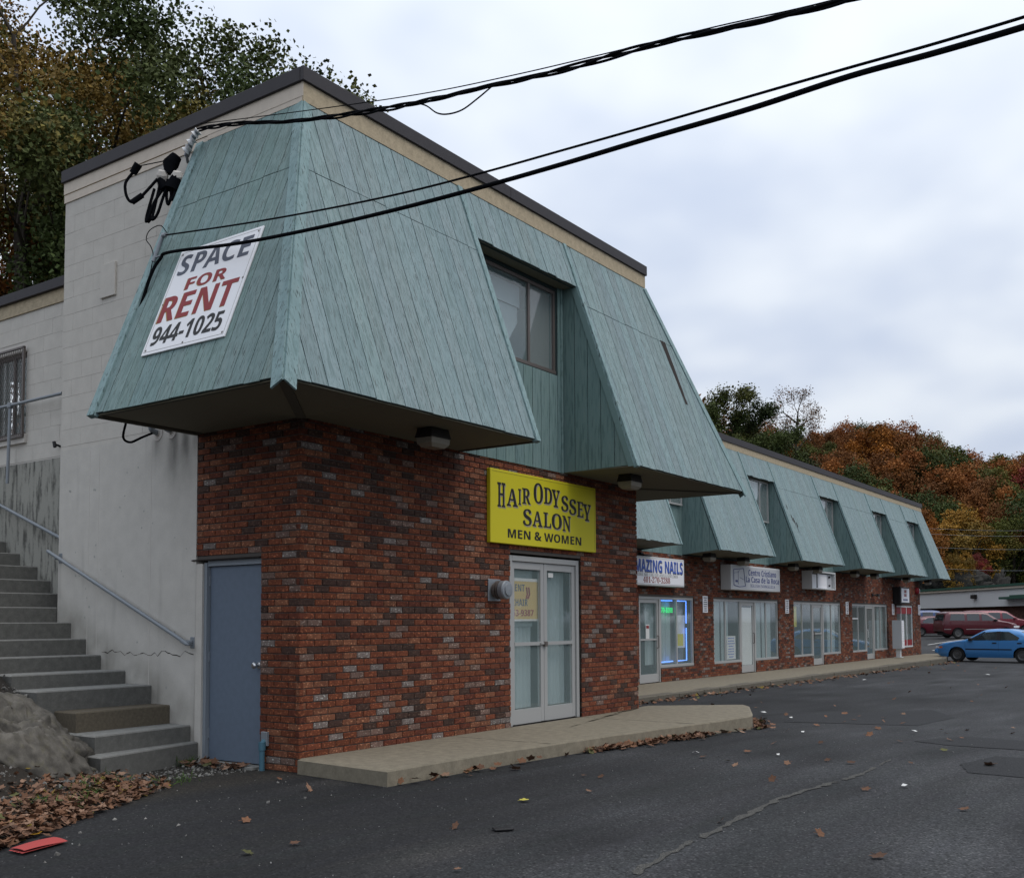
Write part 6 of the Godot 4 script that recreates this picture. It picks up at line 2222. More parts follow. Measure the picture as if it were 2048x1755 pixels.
# ---------------------------------------------------------------- overhead cables
func wires() -> void:
	var pole_top := Vector3(-3.2, 7.6, 27.0)
	# service bundle: three cables twisted together
	var base := smooth_path([Vector3(-0.20, 6.71, -1.38), Vector3(-0.30, 6.53, -0.67), Vector3(-0.44, 6.22, 0.29), Vector3(-0.58, 5.97, 1.21), Vector3(-0.72, 5.74, 2.14), Vector3(-0.84, 5.59, 2.89), Vector3(-0.96, 5.42, 3.70), Vector3(-1.07, 5.30, 4.44), Vector3(-1.19, 5.14, 5.18), Vector3(-1.28, 5.02, 5.80), Vector3(-1.43, 4.85, 6.8), Vector3(-1.64, 4.66, 8.2), Vector3(-1.95, 4.55, 10.5), Vector3(-2.35, 4.75, 14), Vector3(-2.8, 5.6, 19), pole_top + Vector3(0.1, -0.3, -0.2)], 18)
	var t := thing("service_cable", "twisted black power cable with a drooping loop, uppermost across the sky", "cable")
	var acc := 0.0
	var strands := [[], [], []]
	for k in base.size():
		if k: acc += base[k].distance_to(base[k - 1])
		var d: Vector3 = (base[mini(k + 1, base.size() - 1)] - base[maxi(k - 1, 0)]).normalized()
		var sd := d.cross(Vector3.UP).normalized()
		var u := sd.cross(d)
		for j in 3:
			var an := acc * 5.2 + TAU * j / 3.0 + 0.5 * sin(acc * 1.7)
			strands[j].append(base[k] + (sd * cos(an) + u * sin(an)) * (0.013 + 0.005 * sin(acc * 2.3 + j)))
	for j in 3:
		var b := MB.new()
		b.tube(strands[j], 0.0095, 6)
		put("strand", b.mesh(), M.cable, t)
	var b := MB.new()
	b.tube(smooth_path([Vector3(-0.71, 5.75, 2.1), Vector3(-0.735, 5.68, 2.22), Vector3(-0.75, 5.58, 2.34), Vector3(-0.77, 5.525, 2.47), Vector3(-0.79, 5.505, 2.63), Vector3(-0.82, 5.53, 2.80), Vector3(-0.845, 5.565, 2.95), Vector3(-0.85, 5.58, 3.0)], 6), 0.0065, 6)
	put("loop", b.mesh(), M.cable, t)
	t = thing("messenger_wire", "thin bare wire just above the twisted cable", "cable")
	b = MB.new()
	b.tube(smooth_path([Vector3(-0.20, 6.76, -1.35), Vector3(-0.49, 6.22, 0.60), Vector3(-0.71, 5.82, 2.12), Vector3(-0.86, 5.59, 3.14), Vector3(-0.98, 5.42, 4.00), Vector3(-1.12, 5.24, 4.92), Vector3(-1.23, 5.08, 5.70), Vector3(-1.40, 4.90, 6.8), Vector3(-1.62, 4.71, 8.2), Vector3(-1.93, 4.6, 10.5), Vector3(-2.33, 4.8, 14), Vector3(-2.8, 5.7, 19), pole_top], 8), 0.0045, 5)
	put("wire", b.mesh(), M.cable, t)
	t = thing("telephone_wire", "thin black wire running just above the thick black cable", "cable")
	b = MB.new()
	b.tube(smooth_path([Vector3(-0.63, 5.42, -1.34), Vector3(-0.84, 5.15, 0.06), Vector3(-1.03, 4.93, 1.29), Vector3(-1.18, 4.77, 2.32), Vector3(-1.31, 4.66, 3.20), Vector3(-1.44, 4.57, 3.99), Vector3(-1.54, 4.50, 4.67), Vector3(-1.65, 4.43, 5.36), Vector3(-1.74, 4.37, 5.95), Vector3(-1.81, 4.32, 6.42), Vector3(-1.89, 4.275, 6.95), Vector3(-2.02, 4.22, 7.9), Vector3(-2.2, 4.2, 9.4), Vector3(-2.5, 4.35, 12), Vector3(-2.8, 4.9, 17), pole_top + Vector3(0, -1.2, 0)], 8), 0.008, 6)
	put("wire", b.mesh(), M.cable, t)
	t = thing("telephone_cable", "thick black cable crossing in front of the rental sign, lowest of the overhead lines", "cable")
	b = MB.new()
	b.tube(smooth_path([Vector3(-0.90, 4.20, -1.64), Vector3(-0.85, 4.42, -1.56), Vector3(-0.79, 4.67, -1.50), Vector3(-0.73, 5.0, -1.42), Vector3(-0.68, 5.16, -1.34), Vector3(-0.69, 5.19, -1.16), Vector3(-0.86, 4.96, 0.09), Vector3(-1.07, 4.76, 1.34), Vector3(-1.24, 4.62, 2.37), Vector3(-1.38, 4.52, 3.24), Vector3(-1.51, 4.44, 4.03), Vector3(-1.62, 4.38, 4.71), Vector3(-1.74, 4.31, 5.39), Vector3(-1.84, 4.27, 5.98), Vector3(-1.91, 4.22, 6.44), Vector3(-1.99, 4.175, 6.95), Vector3(-2.12, 4.12, 7.9), Vector3(-2.3, 4.1, 9.4), Vector3(-2.6, 4.25, 12), Vector3(-2.9, 4.8, 17), pole_top + Vector3(0, -1.3, 0)], 8), 0.0165, 8)
	put("cable", b.mesh(), M.cable, t)
	b = MB.new()
	b.tube(smooth_path([Vector3(-0.90, 4.22, -1.645), Vector3(-1.06, 3.85, -1.66), Vector3(-0.75, 3.75, -1.72), Vector3(-0.52, 3.62, -2.1), Vector3(-0.46, 3.46, -2.24), Vector3(-0.36, 3.42, -2.26), Vector3(-0.2, 3.50, -2.27), Vector3(-0.05, 3.575, -2.27)], 6), 0.013, 7)
	put("tail", b.mesh(), M.cable, t)
	t = thing("cable_bracket", "grey anchor bracket with a curled wire at the mansard's left edge", "bracket", Vector3(-0.62, 5.32, -1.42))
	b = MB.new()
	b.tube([Vector3(0.02, 0.14, 0.02), Vector3(-0.05, -0.16, -0.05)], 0.022, 8)
	b.tube([Vector3(-0.01, 0.10, 0.05), Vector3(-0.01, 0.10, 0.10)], 0.025, 8)
	b.tube([Vector3(-0.04, -0.12, -0.02), Vector3(-0.04, -0.115, 0.12)], 0.01, 6)
	put("arm", b.mesh(), M.galv, t)
	b = MB.new()
	b.tube(smooth_path([Vector3(0.0, 0.12, 0.10), Vector3(-0.01, 0.22, 0.0), Vector3(-0.02, 0.20, -0.16), Vector3(-0.03, 0.11, -0.2), Vector3(-0.04, 0.0, -0.10), Vector3(-0.05, -0.14, -0.06), Vector3(-0.1, -0.5, -0.12), Vector3(-0.22, -0.95, -0.20)], 6), 0.005, 5)
	put("wire", b.mesh(), M.cable, t)
	# weatherhead where the power enters
	t = thing("service_entrance", "weatherhead with insulators, black splices and hanging cable loops on the upper wall", "cable fitting", Vector3(-0.1, 6.2, -1.75))
	var P := func(px: float, py: float, off := 0.0) -> Vector3:   # board coordinates of the fitting: right along the wall, up
		return Vector3(-0.14 - 0.15 * (1.0 - px) + off, py, px * 0.62 - 0.42)
	b = MB.new()
	b.tube([Vector3(0.02, 0.36, 0.02), Vector3(-0.06, 0.46, 0.22), Vector3(-0.08, 0.51, 0.33)], 0.03, 8)
	b.tube([Vector3(0.09, 0.33, -0.05), Vector3(0.0, 0.37, 0.04)], 0.018, 6)
	put("arm", b.mesh(), M.galv, t)
	b = MB.new()
	for k in 3:
		var c := Vector3(-0.07 + 0.01 * k, 0.50 - 0.06 * k, 0.30 - 0.09 * k)
		b.lathe([Vector2(0.01, -0.04), Vector2(0.05, -0.03), Vector2(0.03, 0), Vector2(0.05, 0.03), Vector2(0.01, 0.04)], Transform3D(Basis.from_euler(Vector3(0.9, 0.4, 0)), c), 10)
	put("insulator", b.mesh(), M.white_plastic, t)
	b = MB.new()
	b.tube([Vector3(-0.08, 0.33, -0.02), Vector3(-0.12, 0.24, -0.06)], [0.06, 0.085], 8)
	b.tube([Vector3(-0.12, 0.25, -0.06), Vector3(-0.13, 0.13, -0.08)], [0.09, 0.05], 8)
	put("splice", b.mesh(), M.cable, t)
	b = MB.new()
	b.tube(smooth_path([Vector3(-0.05, -0.55, 0.02), Vector3(-0.08, 0.0, 0.0), Vector3(-0.10, 0.08, -0.02)], 4), 0.035, 10)
	put("conduit", b.mesh(), M.rust, t)
	b = MB.new()
	for q in [[Vector3(-0.10, 0.06, 0.03), 0.07], [Vector3(-0.17, 0.09, -0.14), 0.062]]:
		b.lathe([Vector2(0.001, 0.08), Vector2(0.6 * q[1], 0.075), Vector2(q[1], 0.03), Vector2(q[1], -0.06), Vector2(0.8 * q[1], -0.10), Vector2(0.001, -0.10)], Transform3D(Basis.from_euler(Vector3(0.5, 0, 0.4)), q[0]), 14)
	put("weatherhead", b.mesh(), M.joint, t)
	b = MB.new()
	var loops := [
		[Vector3(-0.14, 0.02, -0.04), Vector3(-0.20, -0.12, -0.06), Vector3(-0.24, -0.34, -0.12), Vector3(-0.27, -0.40, -0.17), Vector3(-0.25, -0.30, -0.17), Vector3(-0.20, 0.02, -0.13)],
		[Vector3(-0.16, 0.0, -0.08), Vector3(-0.25, -0.2, -0.16), Vector3(-0.30, -0.41, -0.21), Vector3(-0.29, -0.36, -0.24), Vector3(-0.24, -0.05, -0.18)],
		[Vector3(-0.12, 0.0, 0.0), Vector3(-0.17, -0.17, 0.01), Vector3(-0.18, -0.24, -0.02), Vector3(-0.18, -0.15, -0.05), Vector3(-0.16, 0.05, -0.06)],
		[Vector3(-0.12, 0.02, 0.03), Vector3(-0.16, -0.14, 0.06), Vector3(-0.17, -0.2, 0.03), Vector3(-0.16, -0.1, 0.0)],
		[Vector3(-0.22, 0.06, -0.16), Vector3(-0.28, -0.05, -0.22), Vector3(-0.36, -0.18, -0.29), Vector3(-0.42, -0.22, -0.33), Vector3(-0.46, -0.15, -0.36), Vector3(-0.47, -0.02, -0.36), Vector3(-0.42, 0.10, -0.30)]]
	for l in loops: b.tube(smooth_path(l, 5), 0.016, 7)
	b.tube([Vector3(-0.33, -0.13, -0.26), Vector3(-0.41, -0.22, -0.33)], [0.03, 0.03], 8)
	b.tube([Vector3(-0.40, 0.18, -0.24), Vector3(-0.42, 0.09, -0.31)], [0.045, 0.04], 8)
	b.tube([Vector3(-0.26, -0.36, -0.19), Vector3(-0.29, -0.42, -0.23)], [0.025, 0.025], 8)
	b.tube([Vector3(-0.10, 0.10, 0.04), Vector3(-0.15, -0.08, 0.0)], [0.06, 0.09], 8)
	b.tube([Vector3(-0.20, 0.06, -0.14), Vector3(-0.17, -0.05, -0.09)], [0.04, 0.055], 8)
	put("cable_loops", b.mesh(), M.cable, t)
	b = MB.new()
	b.tube([Vector3(-0.08, 0.30, 0.0), Vector3(-0.40, 0.16, -0.25)], 0.006, 5)
	put("stay_wire", b.mesh(), M.cable, t)
	# pole across the street that the lines run to
	t = thing("utility_pole", "wooden utility pole across the street where the overhead lines end", "utility pole", Vector3(-3.2, 0, 27.3))
	b = MB.new()
	b.tube([Vector3(0, -0.5, 0), Vector3(0, 9.5, 0)], [0.17, 0.12], 12)
	put("pole", b.mesh(), M.bark, t)
	bx("crossarm", Vector3(-1.2, 8.6, -0.25), Vector3(1.2, 8.72, -0.13), M.bark, t)
	# distant lines in front of the hill
	var fw := [["upper pair of distant wires, left one", 9.6], ["upper pair of distant wires, right one", 9.1], ["distant wire level with the last mansard bay", 7.9], ["distant wire just above the grey rock face", 6.0]]
	for k in 4:
		t = thing("distant_wire", ["thin distant wire, highest one crossing the wooded hill", "thin distant wire, second from top on the wooded hill", "thin distant wire, third from top on the wooded hill", "thin distant wire, lowest one crossing the wooded hill"][k], "cable")
		b = MB.new()
		var y: float = fw[k][1]
		b.tube(smooth_path([Vector3(86.5, y + 0.9, -25), Vector3(92, y + 0.15, -15.5), Vector3(96, y - 0.15, -8), Vector3(101, y + 0.2, 3)], 5), 0.010, 5)
		put("wire", b.mesh(), M.galv, t)

# ---------------------------------------------------------------- vehicles
func stand(o: Node3D, nose: Vector2, back: Vector2) -> void:
	var d := Vector3(back.x, 0, back.y).normalized()
	o.transform = Transform3D(Basis(d, Vector3.UP, d.cross(Vector3.UP)), Vector3(nose.x, lot_height(nose.x + d.x * 2.2, 0) + 0.01, nose.y))

func cars() -> void:
	var blue := paint(0.05, 0.215, 0.50)
	var sedan_top := [[0, 0.60], [0.06, 0.69], [0.35, 0.79], [1.22, 0.92], [1.42, 0.99], [2.02, 1.33], [2.35, 1.37], [3.05, 1.365], [3.5, 1.28], [4.05, 0.99], [4.52, 0.95], [4.62, 0.80]]
	var low := [[0, 0.42], [0.12, 0.26], [0.5, 0.19], [4.1, 0.2], [4.5, 0.3], [4.62, 0.42]]
	var sedan := {"len": 4.62, "wid": 1.74, "r": 0.305, "wheels": [0.95, 3.6], "top": sedan_top, "low": low, "belt": [[0, 0.62], [1.2, 0.885], [4.62, 0.91]], "paint": blue,
		"glass": [[Vector2(1.62, 0.915), Vector2(2.16, 1.255), Vector2(2.60, 1.285), Vector2(2.60, 0.92)], [Vector2(2.74, 0.92), Vector2(2.74, 1.285), Vector2(3.08, 1.275), Vector2(3.5, 1.03), Vector2(3.46, 0.93)]],
		"pillars": [[Vector2(2.59, 0.92), Vector2(2.59, 1.29), Vector2(2.75, 1.29), Vector2(2.75, 0.92)], [Vector2(1.40, 0.905), Vector2(2.1, 1.29), Vector2(2.14, 1.26), Vector2(1.6, 0.905)]],
		"strips": [[Vector2(1.32, 0.52), Vector2(3.2, 0.52), Vector2(3.2, 0.565), Vector2(1.32, 0.565)]],
		"handles": [[Vector2(2.42, 0.78), Vector2(2.6, 0.78), Vector2(2.6, 0.83), Vector2(2.42, 0.83)], [Vector2(3.42, 0.78), Vector2(3.6, 0.78), Vector2(3.6, 0.83), Vector2(3.42, 0.83)]],
		"gaps": [[Vector2(1.30, 0.24), Vector2(1.308, 0.24), Vector2(1.308, 0.88), Vector2(1.30, 0.88)], [Vector2(2.665, 0.24), Vector2(2.673, 0.24), Vector2(2.673, 0.9), Vector2(2.665, 0.9)]],
		"screens": [[1.45, 2.0], [3.52, 4.02]], "mirror": 1.58,
		"lamps": [[0.03, 0.17, 0.565, 0.645, M.white, "headlight"], [0.17, 0.33, 0.575, 0.645, M.lens_orange, "turn_signal"]]}
	var c := car("blue_sedan", "bright blue four-door sedan parked nose-in to the end of the walk", "car", sedan)
	stand(c, Vector2(41.25, -3.34), Vector2(-0.177, 0.984))
	bx("bumper", Vector3(-0.05, 0.36, -0.78), Vector3(0.10, 0.53, 0.78), blue, c, 0.03)
	# burgundy minivan
	var burg := paint(0.085, 0.008, 0.014)
	var van := {"len": 4.85, "wid": 1.83, "r": 0.33, "wheels": [0.92, 3.95], "paint": burg, "tumble": 0.2,
		"top": [[0, 0.72], [0.06, 0.82], [0.3, 0.93], [1.15, 1.10], [1.35, 1.17], [2.05, 1.63], [2.4, 1.68], [4.45, 1.68], [4.66, 1.60], [4.82, 1.1], [4.85, 0.75]],
		"low": [[0, 0.40], [0.15, 0.27], [0.5, 0.22], [4.4, 0.24], [4.8, 0.36], [4.85, 0.5]], "belt": [[0, 0.75], [1.2, 1.07], [4.85, 1.10]],
		"glass": [[Vector2(1.55, 1.12), Vector2(2.12, 1.52), Vector2(2.42, 1.54), Vector2(2.42, 1.12)], [Vector2(2.58, 1.12), Vector2(2.58, 1.55), Vector2(3.36, 1.55), Vector2(3.36, 1.12)], [Vector2(3.52, 1.12), Vector2(3.52, 1.55), Vector2(4.36, 1.54), Vector2(4.46, 1.14)]],
		"strips": [[Vector2(1.4, 0.56), Vector2(3.45, 0.56), Vector2(3.45, 0.59), Vector2(1.4, 0.59)], [Vector2(4.4, 0.56), Vector2(4.8, 0.56), Vector2(4.8, 0.59), Vector2(4.4, 0.59)]], "strip_mat": M.alu,
		"gaps": [[Vector2(2.495, 0.3), Vector2(2.503, 0.3), Vector2(2.503, 1.1), Vector2(2.495, 1.1)], [Vector2(1.36, 0.3), Vector2(1.368, 0.3), Vector2(1.368, 1.08), Vector2(1.36, 1.08)]],
		"screens": [[1.38, 2.02], [4.68, 4.80]], "mirror": 1.6,
		"lamps": [[0.05, 0.42, 0.66, 0.78, M.white, "headlight"]]}
	c = car("burgundy_minivan", "burgundy minivan behind the blue sedan's roof", "minivan", van)
	stand(c, Vector2(66.3, -4.65), Vector2(-0.575, -0.818))
	# burgundy sedan
	var s2 := sedan.duplicate()
	s2.paint = paint(0.10, 0.010, 0.020)
	s2.len = 4.7
	s2.lamps = [[0.03, 0.2, 0.58, 0.66, M.white, "headlight"]]
	s2.strips = [[Vector2(1.5, 0.885), Vector2(3.6, 0.885), Vector2(3.6, 0.905), Vector2(1.5, 0.905)]]
	s2.strip_mat = M.alu
	s2.mirror_mat = s2.paint
	c = car("burgundy_sedan", "burgundy sedan with light pillars between the brick corner and the minivan", "car", s2)
	stand(c, Vector2(71.0, -8.35), Vector2(-0.575, -0.818))
	# blue wagon and red one further back
	var s3 := van.duplicate()
	s3.paint = paint(0.018, 0.05, 0.16)
	s3.strips = []
	c = car("blue_wagon", "dark blue tall wagon behind the burgundy sedan", "car", s3)
	stand(c, Vector2(76.9, -9.9), Vector2(-0.575, -0.818))
	var s4 := van.duplicate()
	s4.paint = paint(0.17, 0.012, 0.025)
	s4.strips = []
	s4.mirror_mat = s4.paint
	c = car("red_minivan", "brighter red minivan partly hidden behind the burgundy minivan", "minivan", s4)
	stand(c, Vector2(73.5, -4.7), Vector2(-0.575, -0.818))
	var s5 := sedan.duplicate()
	s5.paint = paint(0.02, 0.05, 0.06)
	c = car("teal_sedan", "dark teal car cut off by the right edge of the picture", "car", s5)
	stand(c, Vector2(78.6, -1.5), Vector2(-0.575, -0.818))

# ---------------------------------------------------------------- trees
const GREEN := [Color(0.054, 0.083, 0.019), Color(0.072, 0.099, 0.022), Color(0.099, 0.105, 0.022), Color(0.143, 0.114, 0.024), Color(0.042, 0.060, 0.019)]
const TURNING := [Color(0.128, 0.112, 0.019), Color(0.203, 0.126, 0.018), Color(0.086, 0.094, 0.019), Color(0.061, 0.074, 0.016), Color(0.230, 0.114, 0.016)]
const MIXED := [Color(0.056, 0.083, 0.018), Color(0.105, 0.107, 0.021), Color(0.147, 0.119, 0.021), Color(0.073, 0.092, 0.020), Color(0.196, 0.122, 0.020)]
const ORANGE := [Color(0.247, 0.090, 0.013), Color(0.182, 0.076, 0.014), Color(0.117, 0.069, 0.016), Color(0.286, 0.110, 0.013)]

func near_trees() -> void:
	var g := "autumn trees on the bank behind the salon"
	big_tree("roadside_tree", "olive and yellow tree filling the top left corner of the view", Vector3(3.6, 3.4, -11.4), 13.0, MIXED, 501, 8000, {"group": g, "wide": 0.9})
	big_tree("roadside_tree", "dark green tree above the left end of the salon's roof edge", Vector3(6.9, 3.6, -13.6), 14.2, GREEN, 502, 7200, {"group": g, "wide": 0.9})
	big_tree("roadside_tree", "dense brownish green tree leaning over the middle of the salon's end roof edge", Vector3(6.4, 3.4, -10.9), 12.2, MIXED, 503, 5600, {"group": g, "wide": 0.72})
	big_tree("roadside_tree", "airy green tree with outstretched twigs just left of the roof peak", Vector3(8.3, 3.4, -11.2), 11.2, GREEN, 504, 6000, {"group": g, "wide": 0.74, "spread": 0.9})
	big_tree("orange_tree", "orange tree low behind the rear wing at the left edge", Vector3(4.4, 3.4, -13.6), 8.8, ORANGE, 505, 6500, {"group": g, "wide": 0.9})
	big_tree("roadside_tree", "tall tree behind the others, seen through their gaps", Vector3(10.4, 4.6, -20.6), 16.0, TURNING, 506, 4200, {"group": g, "leaf": 0.11, "wide": 0.9})
	big_tree("roadside_tree", "slender dark tree deep behind the salon roof", Vector3(11.9, 4.6, -17.2), 13.0, GREEN, 507, 3600, {"group": g, "leaf": 0.11, "wide": 0.7})
	big_tree("young_tree", "small yellow-green treetop showing right of the roof peak", Vector3(13.1, 3.5, -11.5), 12.4, TURNING, 508, 2600, {"group": g, "wide": 0.42, "stem": 0.86, "fluff": 0.010, "conic": 0.7})
	big_tree("young_tree", "sprig of a tree top showing far along the roof edge", Vector3(20.6, 3.5, -15.0), 14.0, TURNING, 509, 1300, {"group": g, "wide": 0.3, "stem": 0.92, "fluff": 0.008, "conic": 0.8})
	# trees across the street: they are seen only as reflections in the shop glass
	big_tree("street_tree", "round tree across the street, reflected in the salon door", Vector3(30, 0, 31), 9.0, GREEN, 510, 4500, {"leaf": 0.22, "group": "trees across the street"})
	big_tree("street_tree", "tree across the street, reflected in the shop windows", Vector3(62, 0, 40), 11.0, TURNING, 511, 4500, {"leaf": 0.25, "group": "trees across the street"})

func far_trees() -> void:
	var kinds := [
		["rust_tree", "rust brown", [Color(0.22, 0.074, 0.016), Color(0.17, 0.066, 0.016), Color(0.25, 0.090, 0.018)]],
		["copper_tree", "copper orange", [Color(0.29, 0.098, 0.013), Color(0.34, 0.125, 0.015), Color(0.22, 0.085, 0.014)]],
		["olive_tree_crown", "olive green", [Color(0.105, 0.105, 0.017), Color(0.085, 0.092, 0.016), Color(0.14, 0.115, 0.017)]],
		["green_tree", "dark green", [Color(0.048, 0.070, 0.014), Color(0.060, 0.082, 0.015), Color(0.078, 0.088, 0.015)]],
		["gold_tree", "golden brown", [Color(0.24, 0.135, 0.016), Color(0.18, 0.11, 0.016), Color(0.28, 0.145, 0.016)]],
		["crimson_tree", "crimson", [Color(0.20, 0.024, 0.026), Color(0.14, 0.026, 0.022), Color(0.24, 0.04, 0.028)]]]
	kinds[2][0] = "olive_green_tree"
	var protos := []
	for k in kinds.size():
		var row := []
		for j in 2:
			var t := hill_tree(kinds[k][0], kinds[k][1] + " tree", 10.5, 3.4, kinds[k][2], 700 + k * 10 + j, 2500, "")
			row.append([t, false])
		protos.append(row)
	R.seed = 77
	var n := noise(909, 0.028, 2)
	var z := -96.0
	var row := 0
	while z < 24.0:
		var x := 98.0 + (1.7 if row % 2 else 0.0)
		while x < 162.0:
			var px := x + R.randf_range(-1.4, 1.4)
			var pz := z + R.randf_range(-1.4, 1.4)
			var h := hill_height(px, pz)
			# only the wooded slope that faces the street
			var az := rad_to_deg(atan2(px + 7.0, 7.5 - pz))
			if h > 1.6 and az > 61.5 and az < 84.5:
				var v := n.get_noise_2d(px, pz) + R.randf_range(-0.35, 0.35)
				var kind := 0
				if v < -0.46: kind = 3
				elif v < -0.22: kind = 2
				elif v < 0.12: kind = 0
				elif v < 0.22: kind = 4 if R.randf() < 0.6 else 2
				elif v < 0.36: kind = 1
				else: kind = 0
				if h < 13.0 and pz > -34 and R.randf() < 0.45: kind = [2, 4, 2, 3][R.randi() % 4]
				if (pz > -13 and px > 128 and R.randf() < 0.4): kind = 5
				var where := "on the crest" if h > 17.0 else ("on the middle slope" if h > 8.0 else "at the hill foot")
				var side := "at the right edge of the view"
				for q in [[68.5, "left of the bare tree"], [71.0, "around the bare tree"], [73.5, "above the middle of the shop roof"], [76.4, "above the far end of the shop roof"], [79.0, "above the burgundy cars"]]:
					if az < q[0]:
						side = q[1]
						break
				var group: String = kinds[kind][1] + " hillside trees " + where + ", " + side
				var label: String = kinds[kind][1] + " hillside tree " + where + ", " + side
				var sz := R.randf_range(0.72, 1.22)
				if Vector2(px - 128.0, pz + 41.0).length() < 9.0 or (absf(az - 70.1) < 1.6 and h > 14.0): sz *= 0.78
				place_far(protos[kind], R.randi() % 2, label, group, Vector3(px, h - 0.4, pz), sz)
			x += 4.4
		z += 4.4
		row += 1
	# trees that stand out
	var dark := [Color(0.045, 0.066, 0.014), Color(0.058, 0.078, 0.015), Color(0.080, 0.084, 0.015), Color(0.034, 0.05, 0.013)]
	big_tree("green_tree", "large dark green tree on the left shoulder of the hill beside the salon's mansard", Vector3(59.5, 0.6, -22.3), 16.8, dark, 531, 12000, {"leaf": 0.13, "per": 10, "wide": 0.95})
	big_tree("green_tree", "dark green tree right behind the shops' roof line near the salon eave", Vector3(69.0, 0.6, -24.4), 15.6, dark, 532, 11000, {"leaf": 0.13, "per": 10, "wide": 1.0})
	R.seed = 79
	place_far(protos[1], 0, "bright orange tree over the roof line below the bare tree", "", Vector3(76.0, 0.5, -24.2), 1.10)
	place_far(protos[4], 0, "yellow tree just right of the bright orange one over the roof line", "", Vector3(84.0, 0.5, -24.6), 0.95)
	place_far(protos[0], 0, "orange-topped tree peeping out beside the salon mansard edge", "", Vector3(64.5, 3.0, -29.5), 1.55)
	place_far(protos[4], 1, "small yellow tree growing in front of the grey rock face", "", Vector3(98.6, 3.2, -14.6), 0.42)
	place_far(protos[1], 1, "orange tree beside the last mansard bay above the rocks", "", Vector3(97.5, 3.0, -19.0), 0.85)
	place_far(protos[5], 0, "crimson bush between the two grey rocks", "", Vector3(100.5, 4.2, -13.6), 0.32)
	# woods across the street, seen only mirrored in the shop windows
	R.seed = 81
	for k in 16:
		var kk: int = [3, 2, 0, 3, 4, 2][k % 6]
		place_far(protos[kk], k % 2, kinds[kk][1] + " tree in the row across the street", "trees in the row across the street", Vector3(34.0 + k * 8.5 + R.randf_range(-2, 2), 0.0, 46.0 + R.randf_range(-5, 7) + k * 1.2), R.randf_range(0.9, 1.25))
	# the thin tree that stands against the sky on the crest
	R.seed = 88
	big_tree("bare_tree", "thin half-bare tree standing alone against the sky on the crest", Vector3(128.3, hill_height(128.3, -41.0) + 6.6, -41.0), 9.6, [Color(0.17, 0.085, 0.03), Color(0.13, 0.07, 0.03)], 515, 700, {"leaf": 0.17, "per": 7, "wide": 1.15, "thick": 2.2})

func place_far(row: Array, j: int, label: String, group: String, at: Vector3, s: float) -> void:
	var e: Array = row[j]
	var o: Node3D = e[0]
	var turn := R.randf() * TAU
	var sc := Vector3(s * R.randf_range(0.9, 1.15), s, s * R.randf_range(0.9, 1.15))
	if e[1]:
		o = copy_of(o, label, at, turn, s)
	e[1] = true
	o.transform = Transform3D(Basis(Vector3.UP, turn).scaled(sc), at)
	o.set_meta("label", label)
	o.remove_meta("group")
	if group: o.set_meta("group", group)

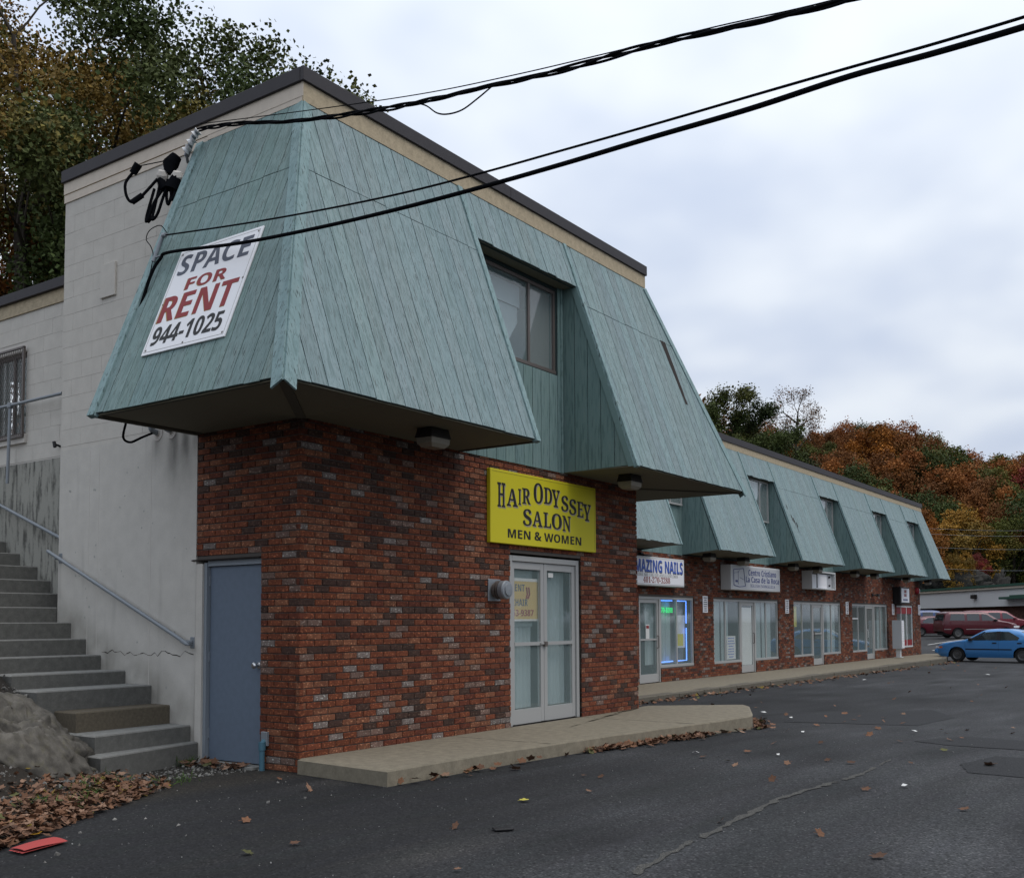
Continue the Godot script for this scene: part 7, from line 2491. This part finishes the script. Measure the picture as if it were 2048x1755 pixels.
# ---------------------------------------------------------------- things lying on the lot
func scraps() -> void:
	R.seed = 33
	var y := 0.012
	var b := MB.new()
	# folded red paper
	var d := Vector3(0.36, 0, -0.10)
	var w := Vector3(0.0, 0, 0.17)
	var a := Vector3(-3.46, y + 0.012, 1.02)
	for k in 6:
		var f0 := k / 6.0
		var f1 := (k + 1) / 6.0
		var lift := func(f: float, g: float) -> float: return 0.008 * sin(f * 3.0 + g) + 0.012 * g * (1.0 - g) * 2.0
		for j in 4:
			var g0 := j / 4.0
			var g1 := (j + 1) / 4.0
			b.quad(a + d * f0 + w * g1 + Vector3.UP * lift.call(f0, g1), a + d * f1 + w * g1 + Vector3.UP * lift.call(f1, g1), a + d * f1 + w * g0 + Vector3.UP * lift.call(f1, g0), a + d * f0 + w * g0 + Vector3.UP * lift.call(f0, g0))
			b.quad(a + d * f0 + w * g0 - Vector3(0.02, 0.006, -0.02), a + d * f1 + w * g0 - Vector3(0.02, 0.006, -0.02), a + d * f1 + w * g1 - Vector3(0.02, 0.006, -0.01), a + d * f0 + w * g1 - Vector3(0.02, 0.006, -0.01))
	tag(put("red_paper", b.mesh(), mat(0.36, 0.055, 0.05, 0.85)), "folded red paper sheet on the asphalt at the lower left", "paper")
	# crumpled clear plastic
	b = MB.new()
	for k in 22:
		var p := Vector3(2.24, 0.02, 1.12) + Vector3(R.randfn() * 0.07, absf(R.randfn()) * 0.02, R.randfn() * 0.05)
		var q := [p, p + Vector3(R.randfn(), R.randfn() * 0.4, R.randfn()) * 0.06, p + Vector3(R.randfn(), R.randfn() * 0.4, R.randfn()) * 0.06]
		b.tri(q[0], q[1], q[2])
	tag(put("plastic_scrap", b.mesh(), mat(0.42, 0.42, 0.42, 0.4)), "crumpled whitish plastic scrap on the asphalt before the salon slab", "litter")
	# dark flat scrap
	b = MB.new()
	b.rbox(Vector3(-0.07, 0, -0.045), Vector3(0.07, 0.016, 0.045), 0.005, Color.WHITE, Transform3D(Basis(Vector3.UP, -0.7), Vector3(-1.14, 0.006, 3.25)))
	tag(put("black_scrap", b.mesh(), M.black), "flat black plastic piece on the asphalt in the middle foreground", "litter")
	# yellow leaf that stands out
	var l := put("yellow_leaf", fallen_leaf(), mat(0.42, 0.37, 0.06, 0.8))
	l.transform = Transform3D(Basis(Vector3.UP, 1.1).scaled(Vector3.ONE * 0.11), Vector3(-0.11, 0.02, 2.72))
	tag(l, "single pale yellow leaf in the middle of the foreground asphalt", "leaf")
	l = put("yellow_leaf", fallen_leaf(), mat(0.48, 0.26, 0.02, 0.8))
	l.transform = Transform3D(Basis(Vector3.UP, 0.3).scaled(Vector3.ONE * 0.13), Vector3(-3.12, 0.025, 0.70))
	tag(l, "small golden leaf just above the red paper", "leaf")
	# white paper bits
	var bits := [[Vector3(9.97, -0.12, 0.75), 0.16, "just off the rounded end of the salon slab"], [Vector3(8.95, -0.09, 1.62), 0.10, "on the edge of the dark repair beyond the slab"], [Vector3(7.5, -0.05, 3.85), 0.13, "in the lot at the end of the dusty crack"], [Vector3(2.33, 0.0, 5.08), 0.09, "alone on the grey asphalt at the right foreground"], [Vector3(3.45, 0.0, 2.57), 0.08, "on the dark asphalt in front of the salon doors"], [Vector3(3.75, 0.0, 3.39), 0.07, "midway between the slab and the crack"], [Vector3(6.6, -0.05, 2.65), 0.09, "off the slab's outer corner"], [Vector3(22.5, -0.22, -1.2), 0.2, "on the asphalt before the shops, farther left"], [Vector3(27.5, -0.24, 1.0), 0.22, "on the asphalt before the shops, farther right"]]
	for q in bits:
		b = MB.new()
		var s: float = q[1]
		var e := Basis(Vector3.UP, R.randf() * TAU)
		var p: Vector3 = q[0] + Vector3(0, 0.022, 0)
		b.quad(p + e * Vector3(-s, 0.0, s * 0.4) * 0.5, p + e * Vector3(0, 0.03, s * 0.5) * 0.5, p + e * Vector3(0, 0.02, -s * 0.5) * 0.5, p + e * Vector3(-s, 0.004, -s * 0.3) * 0.5)
		b.quad(p + e * Vector3(0, 0.03, s * 0.5) * 0.5, p + e * Vector3(s, 0.0, s * 0.3) * 0.5, p + e * Vector3(s * 0.8, 0.0, -s * 0.4) * 0.5, p + e * Vector3(0, 0.02, -s * 0.5) * 0.5)
		tag(put("paper_scrap", b.mesh(), M.paper), "small white paper scrap " + q[2], "litter", "white paper scraps on the lot")
